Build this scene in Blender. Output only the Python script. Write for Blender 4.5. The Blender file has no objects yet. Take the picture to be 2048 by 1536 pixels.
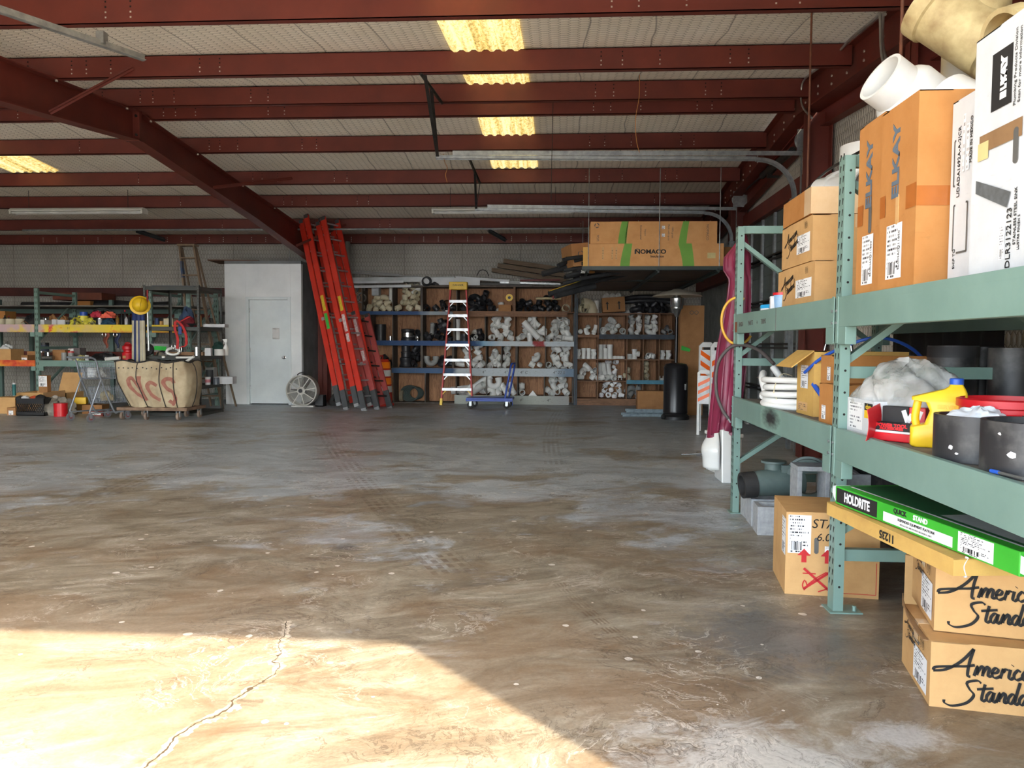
import bpy, math, random
import numpy as np
from mathutils import Matrix, Vector
random.seed(7)
PI = math.pi
S = bpy.context.scene
COL = S.collection
# ---------------------------------------------------------------- camera, sky, sun, exposure
CAMF, YAW, PITCH, ROLL, EYE = 1545.98, 0.0633756, 0.051785, 0.0060539, 1.25
def cam_axes():
    cy, sy = math.cos(YAW), math.sin(YAW)
    f = Vector((-sy*math.cos(PITCH), cy*math.cos(PITCH), -math.sin(PITCH)))
    r = Vector((cy, sy, 0)); d = f.cross(r)
    c, s = math.cos(ROLL), math.sin(ROLL)
    return c*r - s*d, s*r + c*d, f
RX, DX, FX = cam_axes()
cam = bpy.data.objects.new('camera', bpy.data.cameras.new('camera'))
cam.matrix_world = Matrix(((RX.x, -DX.x, -FX.x, 0), (RX.y, -DX.y, -FX.y, 0), (RX.z, -DX.z, -FX.z, EYE), (0, 0, 0, 1)))
cam.data.sensor_width = 36; cam.data.lens = CAMF/2048*36; cam.data.clip_end = 300
COL.objects.link(cam); S.camera = cam
S.view_settings.view_transform = 'Standard'; S.view_settings.look = 'None'
S.view_settings.gamma = 1; S.view_settings.use_curve_mapping = False
S.view_settings.exposure = 1.33
W = bpy.data.worlds.new('sky'); S.world = W; W.use_nodes = True
wn = W.node_tree.nodes; wl = W.node_tree.links
sky = wn.new('ShaderNodeTexSky'); sky.sky_type = 'NISHITA'; sky.sun_disc = False
sky.sun_elevation = math.radians(42); sky.sun_rotation = math.radians(137); sky.air_density = 1.2; sky.dust_density = 3.0; sky.ozone_density = 1.0
wn['Background'].inputs[1].default_value = 1.0
# low horizon glow added to the clear sky to light the room's far end
tcw, sp, mr, hz, ad = wn.new('ShaderNodeTexCoord'), wn.new('ShaderNodeSeparateXYZ'), wn.new('ShaderNodeMapRange'), wn.new('ShaderNodeVectorMath'), wn.new('ShaderNodeVectorMath')
wl.new(tcw.outputs['Generated'], sp.inputs[0]); wl.new(sp.outputs[2], mr.inputs[0]); mr.interpolation_type = 'SMOOTHSTEP'
for i, v in zip((1, 2, 3, 4), (0.0, 0.45, 1.0, 0.0)): mr.inputs[i].default_value = v
hz.operation = 'SCALE'; hz.inputs[0].default_value = (3.5, 3.9, 4.4); wl.new(mr.outputs[0], hz.inputs['Scale'])
sk = wn.new('ShaderNodeVectorMath'); sk.operation = 'SCALE'; sk.inputs['Scale'].default_value = 0.36; wl.new(sky.outputs[0], sk.inputs[0])
ad.operation = 'ADD'; wl.new(sk.outputs[0], ad.inputs[0]); wl.new(hz.outputs[0], ad.inputs[1]); wl.new(ad.outputs[0], wn['Background'].inputs[0])
sun = bpy.data.objects.new('sun', bpy.data.lights.new('sun', 'SUN'))
sun.data.energy = 6.3; sun.data.angle = math.radians(0.7); sun.data.color = (1, 0.85, 0.62)
sd = Vector((-0.95, 1.03, -1.401*math.tan(math.radians(42.5))))       # direction the sunlight travels
sun.rotation_euler = sd.to_track_quat('-Z', 'Y').to_euler(); sun.location = (6, -6, 9)
COL.objects.link(sun)
S.cycles.use_denoising = True; S.cycles.max_bounces = 10; S.cycles.diffuse_bounces = 6
# ---------------------------------------------------------------- where a point of the photograph lies in the room
def ray(x, y):
    a, b = (x-1024)/CAMF, (y-768)/CAMF
    return RX*a + DX*b + FX
def G(x, y, z=0.0):
    r = ray(x, y); return Vector((0, 0, EYE)) + r*((z-EYE)/r.z)
def aY(x, y, Y):
    r = ray(x, y); return Vector((0, 0, EYE)) + r*(Y/r.y)
def aX(x, y, X):
    r = ray(x, y); return Vector((0, 0, EYE)) + r*(X/r.x)
# ---------------------------------------------------------------- materials
def rgb(r, g, b):
    f = lambda c: ((c/255+0.055)/1.055)**2.4 if c > 10 else c/255/12.92
    return (f(r), f(g), f(b), 1)
MATS = {}
class N:                                   # a little node-graph writer
    def __init__(s, name):
        s.m = bpy.data.materials.new(name); s.m.use_nodes = True; s.t = s.m.node_tree
        s.b = s.t.nodes['Principled BSDF']; s.out = s.t.nodes['Material Output']
        s.tc = s.t.nodes.new('ShaderNodeTexCoord')
    def put(s, sock, v):
        if isinstance(v, bpy.types.NodeSocket): s.t.links.new(v, sock)
        elif v is not None: sock.default_value = v
    def n(s, typ, ins=(), **kw):
        nd = s.t.nodes.new('ShaderNode'+typ)
        for k, v in kw.items(): setattr(nd, k, v)
        for k, v in (ins.items() if isinstance(ins, dict) else enumerate(ins)): s.put(nd.inputs[k], v)
        return nd
    def obj(s): return s.tc.outputs['Object']
    def gen(s): return s.tc.outputs['Generated']
    def uv(s): return s.tc.outputs['UV']
    def math(s, op, a, b=None, c=None, clamp=False):
        nd = s.n('Math', [a, b, c], operation=op); nd.use_clamp = clamp; return nd.outputs[0]
    def vm(s, op, a, b=None, c=None):
        nd = s.n('VectorMath', operation=op)
        for i, v in enumerate((a, b, c)): s.put(nd.inputs[i], v)
        return nd.outputs['Value'] if op in ('DOT_PRODUCT', 'LENGTH', 'DISTANCE') else nd.outputs[0]
    def noise(s, vec, scale, detail=4, rough=.55, dist=0):
        return s.n('TexNoise', {'Vector': vec, 'Scale': scale, 'Detail': detail, 'Roughness': rough, 'Distortion': dist}).outputs[0]
    def ramp(s, f, stops):
        nd = s.n('ValToRGB', [f]); e = nd.color_ramp.elements
        while len(e) < len(stops): e.new(.5)
        for k, (p, c) in zip(e, stops):
            k.position = p; k.color = c if hasattr(c, '__len__') else (c, c, c, 1)
        return nd.outputs[0]
    def mix(s, f, a, b, blend='MIX'):
        nd = s.n('Mix', data_type='RGBA', blend_type=blend)
        s.put(nd.inputs[0], f); s.put(nd.inputs[6], a); s.put(nd.inputs[7], b); return nd.outputs[2]
    def xyz(s, v): return s.n('SeparateXYZ', [v]).outputs
    def comb(s, x, y, z=0.0): return s.n('CombineXYZ', [x, y, z]).outputs[0]
    def scl(s, v, sc): return s.vm('MULTIPLY', v, sc)
    def bump(s, h, strength=.3, dist=.01):
        s.put(s.b.inputs['Normal'], s.n('Bump', {'Strength': strength, 'Distance': dist, 'Height': h}).outputs[0])
    def done(s, col=None, rough=None, metal=None, spec=None):
        s.put(s.b.inputs['Base Color'], col); s.put(s.b.inputs['Roughness'], rough); s.put(s.b.inputs['Metallic'], metal); s.put(s.b.inputs['Specular IOR Level'], spec)
        return s.m
def mat(name, c1, c2=None, scale=6, rough=.6, metal=0, bump=0, stretch=None, lo=.35, hi=.7, spec=None):
    """Plain painted or moulded surface: colour c1 worn towards c2 in patches."""
    if name in MATS: return MATS[name]
    g = N(name); v = g.obj()
    if stretch: v = g.scl(v, stretch)
    c2 = c2 or tuple(int(k*.82) for k in c1)
    f = g.noise(v, scale, 5, .6)
    col = g.ramp(f, [(lo, rgb(*c1)), (hi, rgb(*c2))])
    if bump: g.bump(g.noise(v, scale*5, 3), bump, .004)
    MATS[name] = g.done(col, rough, metal, spec); return MATS[name]
# ---------------------------------------------------------------- mesh building
def frame_of(d, up=(0, 0, 1)):
    d = Vector(d).normalized(); up = Vector(up)
    if abs(d.dot(up)) > .98: up = Vector((1, 0, 0)) if abs(d.x) < .9 else Vector((0, 1, 0))
    s = d.cross(up).normalized(); return s, s.cross(d).normalized(), d
class MB:
    def __init__(s): s.v, s.f, s.m, s.uvs, s.M, s.k = [], [], [], {}, None, 0
    def at(s, M=None): s.M = M; return s
    def mi(s, k): s.k = k; return s
    def add(s, vs, fs, uv=None):
        o = len(s.v)
        for p in vs: s.v.append(tuple(s.M @ Vector(p)) if s.M is not None else tuple(p))
        for f in fs:
            if uv: s.uvs[len(s.f)] = uv
            s.f.append(tuple(i+o for i in f)); s.m.append(s.k)
        return s
    def box(s, x0, y0, z0, x1, y1, z1):
        return s.add([(x0,y0,z0),(x1,y0,z0),(x1,y1,z0),(x0,y1,z0),(x0,y0,z1),(x1,y0,z1),(x1,y1,z1),(x0,y1,z1)],
                     [(0,3,2,1),(4,5,6,7),(0,1,5,4),(1,2,6,5),(2,3,7,6),(3,0,4,7)])
    def bar(s, p0, p1, w, h, up=(0,0,1)):
        p0, p1 = Vector(p0), Vector(p1); a, b, d = frame_of(p1-p0, up); a *= w/2; b *= h/2
        return s.add([p0-a-b, p0+a-b, p0+a+b, p0-a+b, p1-a-b, p1+a-b, p1+a+b, p1-a+b],
                     [(0,1,2,3),(7,6,5,4),(4,5,1,0),(5,6,2,1),(6,7,3,2),(7,4,0,3)])
    def cyl(s, p0, p1, r0, r1=None, n=16, caps=True):
        r1 = r0 if r1 is None else r1
        p0, p1 = Vector(p0), Vector(p1); a, b, d = frame_of(p1-p0); vs = []
        for p, r in ((p0, r0), (p1, r1)):
            for i in range(n): t = 2*PI*i/n; vs.append(p + (a*math.cos(t)+b*math.sin(t))*r)
        fs = [(i, (i+1) % n, n+(i+1) % n, n+i) for i in range(n)]
        if caps: fs += [tuple(range(n-1, -1, -1)), tuple(range(n, 2*n))]
        return s.add(vs, fs)
    def lathe(s, prof, n=24, p=(0,0,0), ax=(0,0,1)):
        """prof: (radius, height) pairs turned about the axis."""
        a, b, d = frame_of(ax); p = Vector(p); vs, fs = [], []
        for r, z in prof:
            for i in range(n): t = 2*PI*i/n; vs.append(p + d*z + (a*math.cos(t)+b*math.sin(t))*max(r, 1e-5))
        for j in range(len(prof)-1):
            for i in range(n): fs.append((j*n+i, j*n+(i+1) % n, (j+1)*n+(i+1) % n, (j+1)*n+i))
        return s.add(vs, fs)
    def pipe(s, p0, p1, ro, ri, n=20):
        L = (Vector(p1)-Vector(p0)).length
        return s.lathe([(ri,0),(ro,0),(ro,L),(ri,L),(ri,0)], n, p0, Vector(p1)-Vector(p0))
    def tube(s, pts, r, n=8, closed=False, caps=True):
        pts = [Vector(p) for p in pts]; m = len(pts); vs, fs = [], []; a = None
        rs = r if hasattr(r, '__len__') else [r]*m
        for j, p in enumerate(pts):
            q0 = pts[j-1] if (j or closed) else p; q1 = pts[(j+1) % m] if (j < m-1 or closed) else p
            d = (q1-q0).normalized()
            if a is None: a = frame_of(d)[0]
            a = (a - d*a.dot(d)).normalized(); b = d.cross(a)
            for i in range(n): t = 2*PI*i/n; vs.append(p + (a*math.cos(t)+b*math.sin(t))*rs[j])
        for j in range(m if closed else m-1):
            k = (j+1) % m
            for i in range(n): fs.append((j*n+i, j*n+(i+1) % n, k*n+(i+1) % n, k*n+i))
        if caps and not closed: fs += [tuple(range(n-1, -1, -1)), tuple(range((m-1)*n, m*n))]
        return s.add(vs, fs)
    def prism(s, poly, h0, h1, axes=((1,0,0),(0,1,0),(0,0,1)), o=(0,0,0)):
        a, b, c = (Vector(k) for k in axes); o = Vector(o); n = len(poly)
        vs = [o+a*u+b*w+c*h0 for u, w in poly]+[o+a*u+b*w+c*h1 for u, w in poly]
        return s.add(vs, [tuple(range(n-1,-1,-1)), tuple(range(n,2*n))]+[(i,(i+1)%n,n+(i+1)%n,n+i) for i in range(n)])
    def grid(s, fn, nu, nv, cu=False):
        vs = [fn(i/nu, j/nv) for j in range(nv+1) for i in range(nu + (0 if cu else 1))]
        w = nu if cu else nu+1
        return s.add(vs, [(j*w+i, j*w+(i+1) % w, (j+1)*w+(i+1) % w, (j+1)*w+i) for j in range(nv) for i in range(nu)])
    def quad(s, a, b, c, d): return s.add([a,b,c,d], [(0,1,2,3)], [(0,0),(1,0),(1,1),(0,1)])
    def mesh(s, name, mats, smooth=None):
        me = bpy.data.meshes.new(name); me.from_pydata(s.v, [], s.f)
        for m in (mats if isinstance(mats, (list, tuple)) else [mats]): me.materials.append(m)
        me.polygons.foreach_set('material_index', s.m)
        if s.uvs:
            ul = me.uv_layers.new()
            for fi, uv in s.uvs.items():
                for li, c in zip(me.polygons[fi].loop_indices, uv): ul.data[li].uv = c
        if smooth is not None:
            me.polygons.foreach_set('use_smooth', [True]*len(me.polygons)); me.update()
            try: me.set_sharp_from_angle(angle=math.radians(smooth))
            except Exception: pass
        me.update(); return me
def obj(name, mb, mats, parent=None, smooth=None, bevel=0, solid=0, label=None, kind=None):
    o = bpy.data.objects.new(name, mb.mesh(name, mats, smooth)); COL.objects.link(o)
    if parent is not None: o.parent = parent
    if bevel:
        b = o.modifiers.new('edge', 'BEVEL'); b.width = bevel; b.segments = 2; b.limit_method = 'ANGLE'
    if solid:
        q = o.modifiers.new('wall', 'SOLIDIFY'); q.thickness = solid; q.offset = 0
    if label: o['label'] = label
    if kind: o['kind'] = kind
    return o
def tag(o, label, cat, group=None, kind=None):
    o['label'] = label; o['category'] = cat
    if group: o['group'] = group
    if kind: o['kind'] = kind
    return o
def thing(name, label, cat, loc=(0,0,0), rz=0, group=None, rot=None):
    o = bpy.data.objects.new(name, None); o.empty_display_size = .05; COL.objects.link(o)
    o.location = loc; o.rotation_euler = rot or (0, 0, rz)
    return tag(o, label, cat, group)
def solo(name, label, cat, mb, mats, loc=(0,0,0), rz=0, group=None, smooth=None, bevel=0, solid=0, rot=None):
    o = obj(name, mb, mats, None, smooth, bevel, solid); o.location = loc; o.rotation_euler = rot or (0, 0, rz)
    return tag(o, label, cat, group)
def struct(name, mb, mats, label=None, parent=None, smooth=None, bevel=0):
    o = obj(name, mb, mats, parent, smooth, bevel)
    if parent is None: o['kind'] = 'structure'
    if label: o['label'] = label
    return o
def dup(o, loc=None, rot=None, label=None, group=None, parent=None):
    c = o.copy(); COL.objects.link(c)
    if parent is not None: c.parent = parent
    if loc is not None: c.location = loc
    if rot is not None: c.rotation_euler = rot
    if label: c['label'] = label
    if group: c['group'] = group
    for ch in list(o.children): dup(ch, parent=c)
    return c
def smoothpts(pts, k=6, closed=False):
    pts = [Vector(p) for p in pts]; n = len(pts); out = []
    for i in range(n if closed else n-1):
        g = lambda j: pts[j % n] if closed else pts[max(0, min(n-1, j))]
        p0, p1, p2, p3 = g(i-1), g(i), g(i+1), g(i+2)
        for q in range(k):
            t = q/k
            out.append(.5*((2*p1)+(p2-p0)*t+(2*p0-5*p1+4*p2-p3)*t*t+(3*p1-p0-3*p2+p3)*t**3))
    if not closed: out.append(pts[-1])
    return out
# lettering on a face: F maps (u right, v up, out) to the parent's space
def face(o, u, v):
    u, v = Vector(u).normalized(), Vector(v).normalized(); n = u.cross(v); o = Vector(o)
    return Matrix(((u.x,v.x,n.x,o.x),(u.y,v.y,n.y,o.y),(u.z,v.z,n.z,o.z),(0,0,0,1)))
def text(parent, s, size, F, u, v, m, rot=0, bold=0, shear=0, sx=1, align='CENTER', name='lettering', spacing=1):
    c = bpy.data.curves.new(name, 'FONT'); c.body = s; c.size = size; c.align_x = align; c.align_y = 'CENTER'
    c.offset = bold; c.shear = shear; c.space_character = spacing; c.extrude = .0006; c.resolution_u = 3
    t = bpy.data.objects.new(name, c); COL.objects.link(t)
    bpy.context.view_layer.update()
    me = bpy.data.meshes.new_from_object(t); bpy.data.objects.remove(t); bpy.data.curves.remove(c)
    me.materials.clear(); me.materials.append(m)
    o = bpy.data.objects.new(name, me); COL.objects.link(o); o.parent = parent
    o.matrix_local = F @ Matrix.Translation((u, v, .0009)) @ Matrix.Rotation(rot, 4, 'Z') @ Matrix.Diagonal((sx, 1, 1, 1))
    return o
def strokes(mb, lines, w, F, z=.0012, k=5, nib=.6):
    """Pen strokes as flat ribbons on a face."""
    for ln in lines:
        p = smoothpts([(a, b, 0) for a, b in ln], k); L, R = [], []
        for i, q in enumerate(p):
            d = (p[min(i+1, len(p)-1)]-p[max(i-1, 0)]); ang = math.atan2(d.y, d.x)
            ww = w*(1-nib+nib*abs(math.sin(ang+.5)))*.5; nx, ny = -math.sin(ang), math.cos(ang)
            L.append(F @ Vector((q.x+nx*ww, q.y+ny*ww, z))); R.append(F @ Vector((q.x-nx*ww, q.y-ny*ww, z)))
        n = len(p)
        mb.add(L+R, [(i+n, i+1+n, i+1, i) for i in range(n-1)])
    return mb
def plate(parent, F, u0, v0, u1, v1, m, name='printed_label', z=.0007, label=None):
    mb = MB().quad(*(F @ Vector(p) for p in ((u0,v0,z),(u1,v0,z),(u1,v1,z),(u0,v1,z))))
    return obj(name, mb, m, parent, label=label)
# ---------------------------------------------------------------- surfaces of the building
def hexwire(g, v, s, col, line=rgb(88,80,68), lw=.02, quilt=.5):
    """Chicken wire over quilted insulation; v is a 2D coordinate."""
    p = g.scl(v, (1/s, .62/s, 1))
    def dist(q):
        a = g.vm('ABSOLUTE', q)
        return g.math('MAXIMUM', g.vm('DOT_PRODUCT', a, (.5, .8660254, 0)), g.xyz(a)[0])
    r = (1, 1.7320508, 1)
    w = lambda q: g.n('VectorMath', {0: q, 1: (.5, .8660254, .5), 2: (-.5, -.8660254, -.5)}, operation='WRAP').outputs[0]
    da = dist(w(p)); db = dist(w(g.vm('ADD', p, (.5, .8660254, 0))))
    h = g.math('MINIMUM', da, db)
    wire = g.ramp(h, [(.5-lw*1.6, 0), (.5-lw*.5, 1)])
    g.bump(g.ramp(h, [(.1, 1), (.5, 0)]), quilt, .02)
    return g.mix(wire, col, line)
def ceiling_mat():
    g = N('wired insulation ceiling'); v = g.obj(); x, y, z = g.xyz(v)
    base = g.ramp(g.noise(v, 1.3, 5), [(.3, rgb(248,242,230)), (.7, rgb(236,228,212))])
    sx = g.math('ADD', x, g.math('MULTIPLY', g.noise(v, .8, 2), .25))
    seam = g.ramp(g.math('ABSOLUTE', g.math('SUBTRACT', g.math('FRACT', g.math('MULTIPLY', sx, 1/.62)), .5)), [(0, 1), (.018, 0)])
    c = hexwire(g, g.comb(y, x), .062, g.mix(g.math('MULTIPLY', seam, .65), base, rgb(70,66,60)), quilt=.22)
    return g.done(c, .75)
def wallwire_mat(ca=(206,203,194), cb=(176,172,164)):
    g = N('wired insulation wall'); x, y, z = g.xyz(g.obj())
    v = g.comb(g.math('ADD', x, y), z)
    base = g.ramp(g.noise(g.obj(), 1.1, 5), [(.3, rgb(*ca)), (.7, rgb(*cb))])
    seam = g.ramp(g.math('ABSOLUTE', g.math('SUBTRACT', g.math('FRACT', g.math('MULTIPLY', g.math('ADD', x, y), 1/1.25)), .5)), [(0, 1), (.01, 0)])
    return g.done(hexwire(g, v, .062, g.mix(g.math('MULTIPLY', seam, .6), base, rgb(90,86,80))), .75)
def floor_mat():
    g = N('stained sealed concrete'); v = g.obj(); x, y, z = g.xyz(v)
    warp = g.vm('ADD', v, g.scl(g.n('TexNoise', {'Vector': v, 'Scale': 1.4, 'Detail': 5.0}).outputs[1], (.8, .8, 0)))
    big = g.noise(warp, .62, 6, .62); mid = g.noise(g.scl(warp, (.8, 1.5, 1)), 2.1, 8, .7, .8)
    rot = g.comb(g.math('ADD', g.math('MULTIPLY', x, .8), g.math('MULTIPLY', y, .3)), g.math('MULTIPLY_ADD', y, 1.9, g.math('MULTIPLY', x, -.7)))
    streak = g.noise(rot, 1.9, 10, .76, 1.0); streak2 = g.noise(g.vm('ADD', rot, (4.7, 1.3, 0)), 4.2, 10, .8, 1.4)
    grey = g.ramp(mid, [(.30, rgb(134,142,148)), (.5, rgb(176,184,190)), (.68, rgb(206,212,216))])
    rust = g.ramp(streak, [(.30, rgb(94,84,72)), (.45, rgb(130,120,104)), (.58, rgb(156,148,132)), (.7, rgb(184,178,168))])
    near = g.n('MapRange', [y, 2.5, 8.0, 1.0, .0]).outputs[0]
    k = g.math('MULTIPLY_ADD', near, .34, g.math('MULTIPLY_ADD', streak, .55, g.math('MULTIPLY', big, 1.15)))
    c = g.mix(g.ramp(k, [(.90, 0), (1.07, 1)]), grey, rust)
    brown = g.ramp(g.math('MULTIPLY_ADD', near, .14, g.noise(g.vm('ADD', g.scl(warp, (.7, 1.5, 1)), (9, 4, 0)), 1.2, 9, .72, .8)), [(.56, 0), (.72, .55)])
    c = g.mix(brown, c, rgb(122,96,70))
    dark = g.ramp(streak2, [(.57, 0), (.72, .6)])
    c = g.mix(dark, c, rgb(72,64,56))
    # bluish worn patches and pale cement
    pale = g.ramp(g.noise(g.vm('ADD', g.scl(warp, (1, 1.7, 1)), (3.1, 9.2, 0)), 1.5, 9, .74, .6), [(.60, 0), (.70, .7)])
    c = g.mix(pale, c, rgb(172,176,180))
    lite = g.ramp(g.noise(g.vm('ADD', rot, (1.7, 8.3, 0)), 5.5, 10, .8, 2.2), [(.62, 0), (.70, .45)])
    c = g.mix(lite, c, rgb(206,202,192))
    # the grey patch by the near upright and the bare cement at the very front
    def spot(px, py, rx, ry, col, c, amt=.8):
        d = g.vm('LENGTH', g.comb(g.math('DIVIDE', g.math('SUBTRACT', x, px), rx), g.math('DIVIDE', g.math('SUBTRACT', y, py), ry)))
        d = g.math('ADD', d, g.math('MULTIPLY', g.math('SUBTRACT', g.noise(v, 6, 9, .78, 1.0), .5), 2.6))
        return g.mix(g.math('MULTIPLY', g.ramp(d, [(.35, 1), (.9, 0)]), amt), c, col)
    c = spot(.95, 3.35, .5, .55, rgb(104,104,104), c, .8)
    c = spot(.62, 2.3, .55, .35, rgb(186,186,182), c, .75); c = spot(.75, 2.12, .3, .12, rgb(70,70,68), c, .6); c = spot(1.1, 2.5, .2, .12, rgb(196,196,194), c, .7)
    # paler concrete left of the crack, coloured in only inside the sun patch
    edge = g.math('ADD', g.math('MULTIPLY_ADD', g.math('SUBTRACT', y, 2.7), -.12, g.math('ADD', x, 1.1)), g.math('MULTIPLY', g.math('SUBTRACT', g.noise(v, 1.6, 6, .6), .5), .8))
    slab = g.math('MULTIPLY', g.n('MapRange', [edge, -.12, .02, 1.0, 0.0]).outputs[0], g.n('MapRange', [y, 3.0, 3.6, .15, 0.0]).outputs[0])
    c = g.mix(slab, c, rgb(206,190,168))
    c = spot(-1.75, 10.6, .7, .9, rgb(176,170,156), c, .5)
    c = spot(-2.75, 10.9, .22, .3, rgb(70,60,54), c, .6)
    c = spot(-1.3, 4.6, .13, .12, rgb(74,74,78), c, .7)
    # tyre marks: bars across two faint tracks
    def track(x0, y0, x1, y1, w, c):
        L = math.hypot(x1-x0, y1-y0); ux, uy = (x1-x0)/L, (y1-y0)/L
        s_ = g.math('ADD', g.math('MULTIPLY', g.math('SUBTRACT', x, x0), ux), g.math('MULTIPLY', g.math('SUBTRACT', y, y0), uy))
        t_ = g.math('ADD', g.math('MULTIPLY', g.math('SUBTRACT', x, x0), -uy), g.math('MULTIPLY', g.math('SUBTRACT', y, y0), ux))
        t_ = g.math('ADD', t_, g.math('MULTIPLY', g.math('MULTIPLY', g.math('DIVIDE', s_, L), g.math('SUBTRACT', 1.0, g.math('DIVIDE', s_, L))), w*3))
        inside = g.math('MULTIPLY', g.math('LESS_THAN', g.math('ABSOLUTE', t_), w), g.math('MULTIPLY', g.math('GREATER_THAN', s_, 0.0), g.math('LESS_THAN', s_, L)))
        ribs = g.math('GREATER_THAN', g.math('SINE', g.math('MULTIPLY', t_, 6.283/(w*.48))), -.1)
        bars = g.math('GREATER_THAN', g.math('SINE', g.math('MULTIPLY', s_, 6.283/.11)), -.45)
        k = g.math('MULTIPLY', inside, g.math('MULTIPLY', ribs, bars))
        k = g.math('MULTIPLY', k, g.math('MULTIPLY', g.ramp(g.noise(v, 2.3, 6), [(.38, 0), (.62, 1)]), .5))
        return g.mix(k, c, rgb(92,66,44))
    c = track(-3.4, 11.0, -.55, 4.1, .13, c); c = track(-3.9, 8.2, -3.4, 4.4, .14, c); c = track(.0, 14.5, -.05, 8.0, .12, c)
    c = track(-2.1, 14.6, -2.7, 10.2, .12, c); c = track(.0, 4.0, .45, 2.9, .04, c)
    # cracks
    wob = g.math('MULTIPLY', g.math('SUBTRACT', g.noise(v, 2.2, 5, .6), .5), .34)
    def crack(x0, y0, x1, y1, wd, c, col):
        L = math.hypot(x1-x0, y1-y0); ux, uy = (x1-x0)/L, (y1-y0)/L
        s_ = g.math('ADD', g.math('MULTIPLY', g.math('SUBTRACT', x, x0), ux), g.math('MULTIPLY', g.math('SUBTRACT', y, y0), uy))
        t_ = g.math('ADD', g.math('ADD', g.math('MULTIPLY', g.math('SUBTRACT', x, x0), -uy), g.math('MULTIPLY', g.math('SUBTRACT', y, y0), ux)), wob)
        k = g.math('MULTIPLY', g.math('LESS_THAN', g.math('ABSOLUTE', t_), wd), g.math('MULTIPLY', g.math('GREATER_THAN', s_, 0.0), g.math('LESS_THAN', s_, L)))
        return g.mix(k, c, col)
    for a in ((-1.2, 3.35, -1.05, 2.8, .0025), (-1.05, 2.8, -1.25, 2.05, .004)):
        pale_k = (a[0], a[1], a[2], a[3], .022)
        c = g.mix(g.math('MULTIPLY', g.ramp(g.noise(v, 9, 6, .7), [(.42, 0), (.6, 1)]), .6), c, crack(*pale_k, c, rgb(238,226,206))); c = crack(*a, c, rgb(84,72,58))
    # white scratches and paint specks
    sc = g.ramp(g.noise(g.vm('ADD', g.scl(v, (2.2, 9, 1)), g.comb(g.math('MULTIPLY', y, 4.0), 0.0)), 3.6, 10, .8, 2.5), [(.66, 0), (.70, .7)])
    c = g.mix(sc, c, rgb(222,214,200))
    vor = g.n('TexVoronoi', {'Vector': g.vm('ADD', v, g.scl(g.n('TexNoise', {'Vector': v, 'Scale': 14.0}).outputs[1], (.03, .03, 0))), 'Scale': 8.5, 'Randomness': 1.0})
    cell = g.xyz(vor.outputs['Color'])
    spk = g.math('MULTIPLY', g.math('LESS_THAN', vor.outputs['Distance'], g.math('MULTIPLY', g.math('POWER', cell[1], 2.0), .17)), g.math('GREATER_THAN', cell[0], .35))
    c = g.mix(g.math('MULTIPLY', spk, .8), c, rgb(228,222,212))
    for off, sc_, wd, col, amt in (((3, 1, 0), 1.1, .007, rgb(70,60,52), .5), ((8, 5, 0), 2.3, .010, rgb(214,208,198), .45), ((1, 9, 0), 3.4, .012, rgb(66,58,50), .45)):
        nz = g.noise(g.vm('ADD', g.scl(warp, (1, 1.5, 1)), off), sc_, 9, .68, 1.5)
        ln = g.math('MULTIPLY', g.math('LESS_THAN', g.math('ABSOLUTE', g.math('SUBTRACT', nz, .5)), wd), g.ramp(g.noise(g.vm('ADD', v, off), 1.7, 4), [(.5, 0), (.6, amt)]))
        c = g.mix(ln, c, col)
    fine = g.noise(v, 60, 3, .7); c = g.mix(g.ramp(fine, [(.3, .22), (.6, 0)]), c, rgb(70,60,50))
    g.bump(g.math('ADD', streak, g.math('MULTIPLY', fine, .15)), .10, .01)
    return g.done(c, g.ramp(mid, [(.3, .30), (.7, .48)]), spec=.5)
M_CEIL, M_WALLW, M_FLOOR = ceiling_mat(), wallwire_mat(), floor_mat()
M_RED = mat('red oxide steel', (110,45,34), (88,35,28), 2.5, .55, lo=.3, hi=.75)
M_GALV = mat('galvanised steel', (176,180,180), (138,142,144), 14, .38, .75)
M_STEEL = mat('bright steel', (200,200,200), (170,170,172), 10, .25, .95)
M_DSTEEL = mat('dark steel', (62,60,58), (44,42,42), 9, .5, .5)
M_BOLT = mat('zinc bolt head', (200,190,180), None, 9, .45, .3)
M_HOLE = mat('punched hole', (22,18,16), None, 9, .9)
M_PAINTW = mat('white painted board', (240,243,244), (222,226,228), 1.6, .6, bump=.05)
M_DOORW = mat('white painted door', (228,236,238), (214,222,226), 2, .45)
M_BLACK = mat('black plastic', (24,24,26), (38,38,40), 8, .45)
M_RUBBER = mat('black rubber', (30,30,30), (48,46,44), 12, .75)
M_GREEND = mat('grey green door panel', (96,104,100), (78,84,82), 3, .6)
M_OUT = mat('outdoor concrete apron', (232,226,214), (222,216,204), 1.5, .9)
XL, XR, YF, YB = -19.0, 2.95, 0.6, 16.5        # room: left wall out of sight, right wall, front wall line, back wall
RIDGE = 9.0
def roof_z(y): return 4.19 - abs(y-RIDGE)/12
def purlin_z(y): return 3.95+.02 - abs(y-RIDGE)/12     # underside of the purlins
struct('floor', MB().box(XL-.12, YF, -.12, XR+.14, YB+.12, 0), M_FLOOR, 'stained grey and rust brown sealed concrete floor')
struct('ground', MB().box(-30, -7, -.14, 30, YF, -.004), M_OUT, 'pale concrete apron outside the open front door')
struct('road', MB().box(-60, -60, -.16, 60, -7, -.02), mat('dark asphalt lot', (74,72,70), (60,60,58), 2, .9), 'dark asphalt lot beyond the apron')
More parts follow.
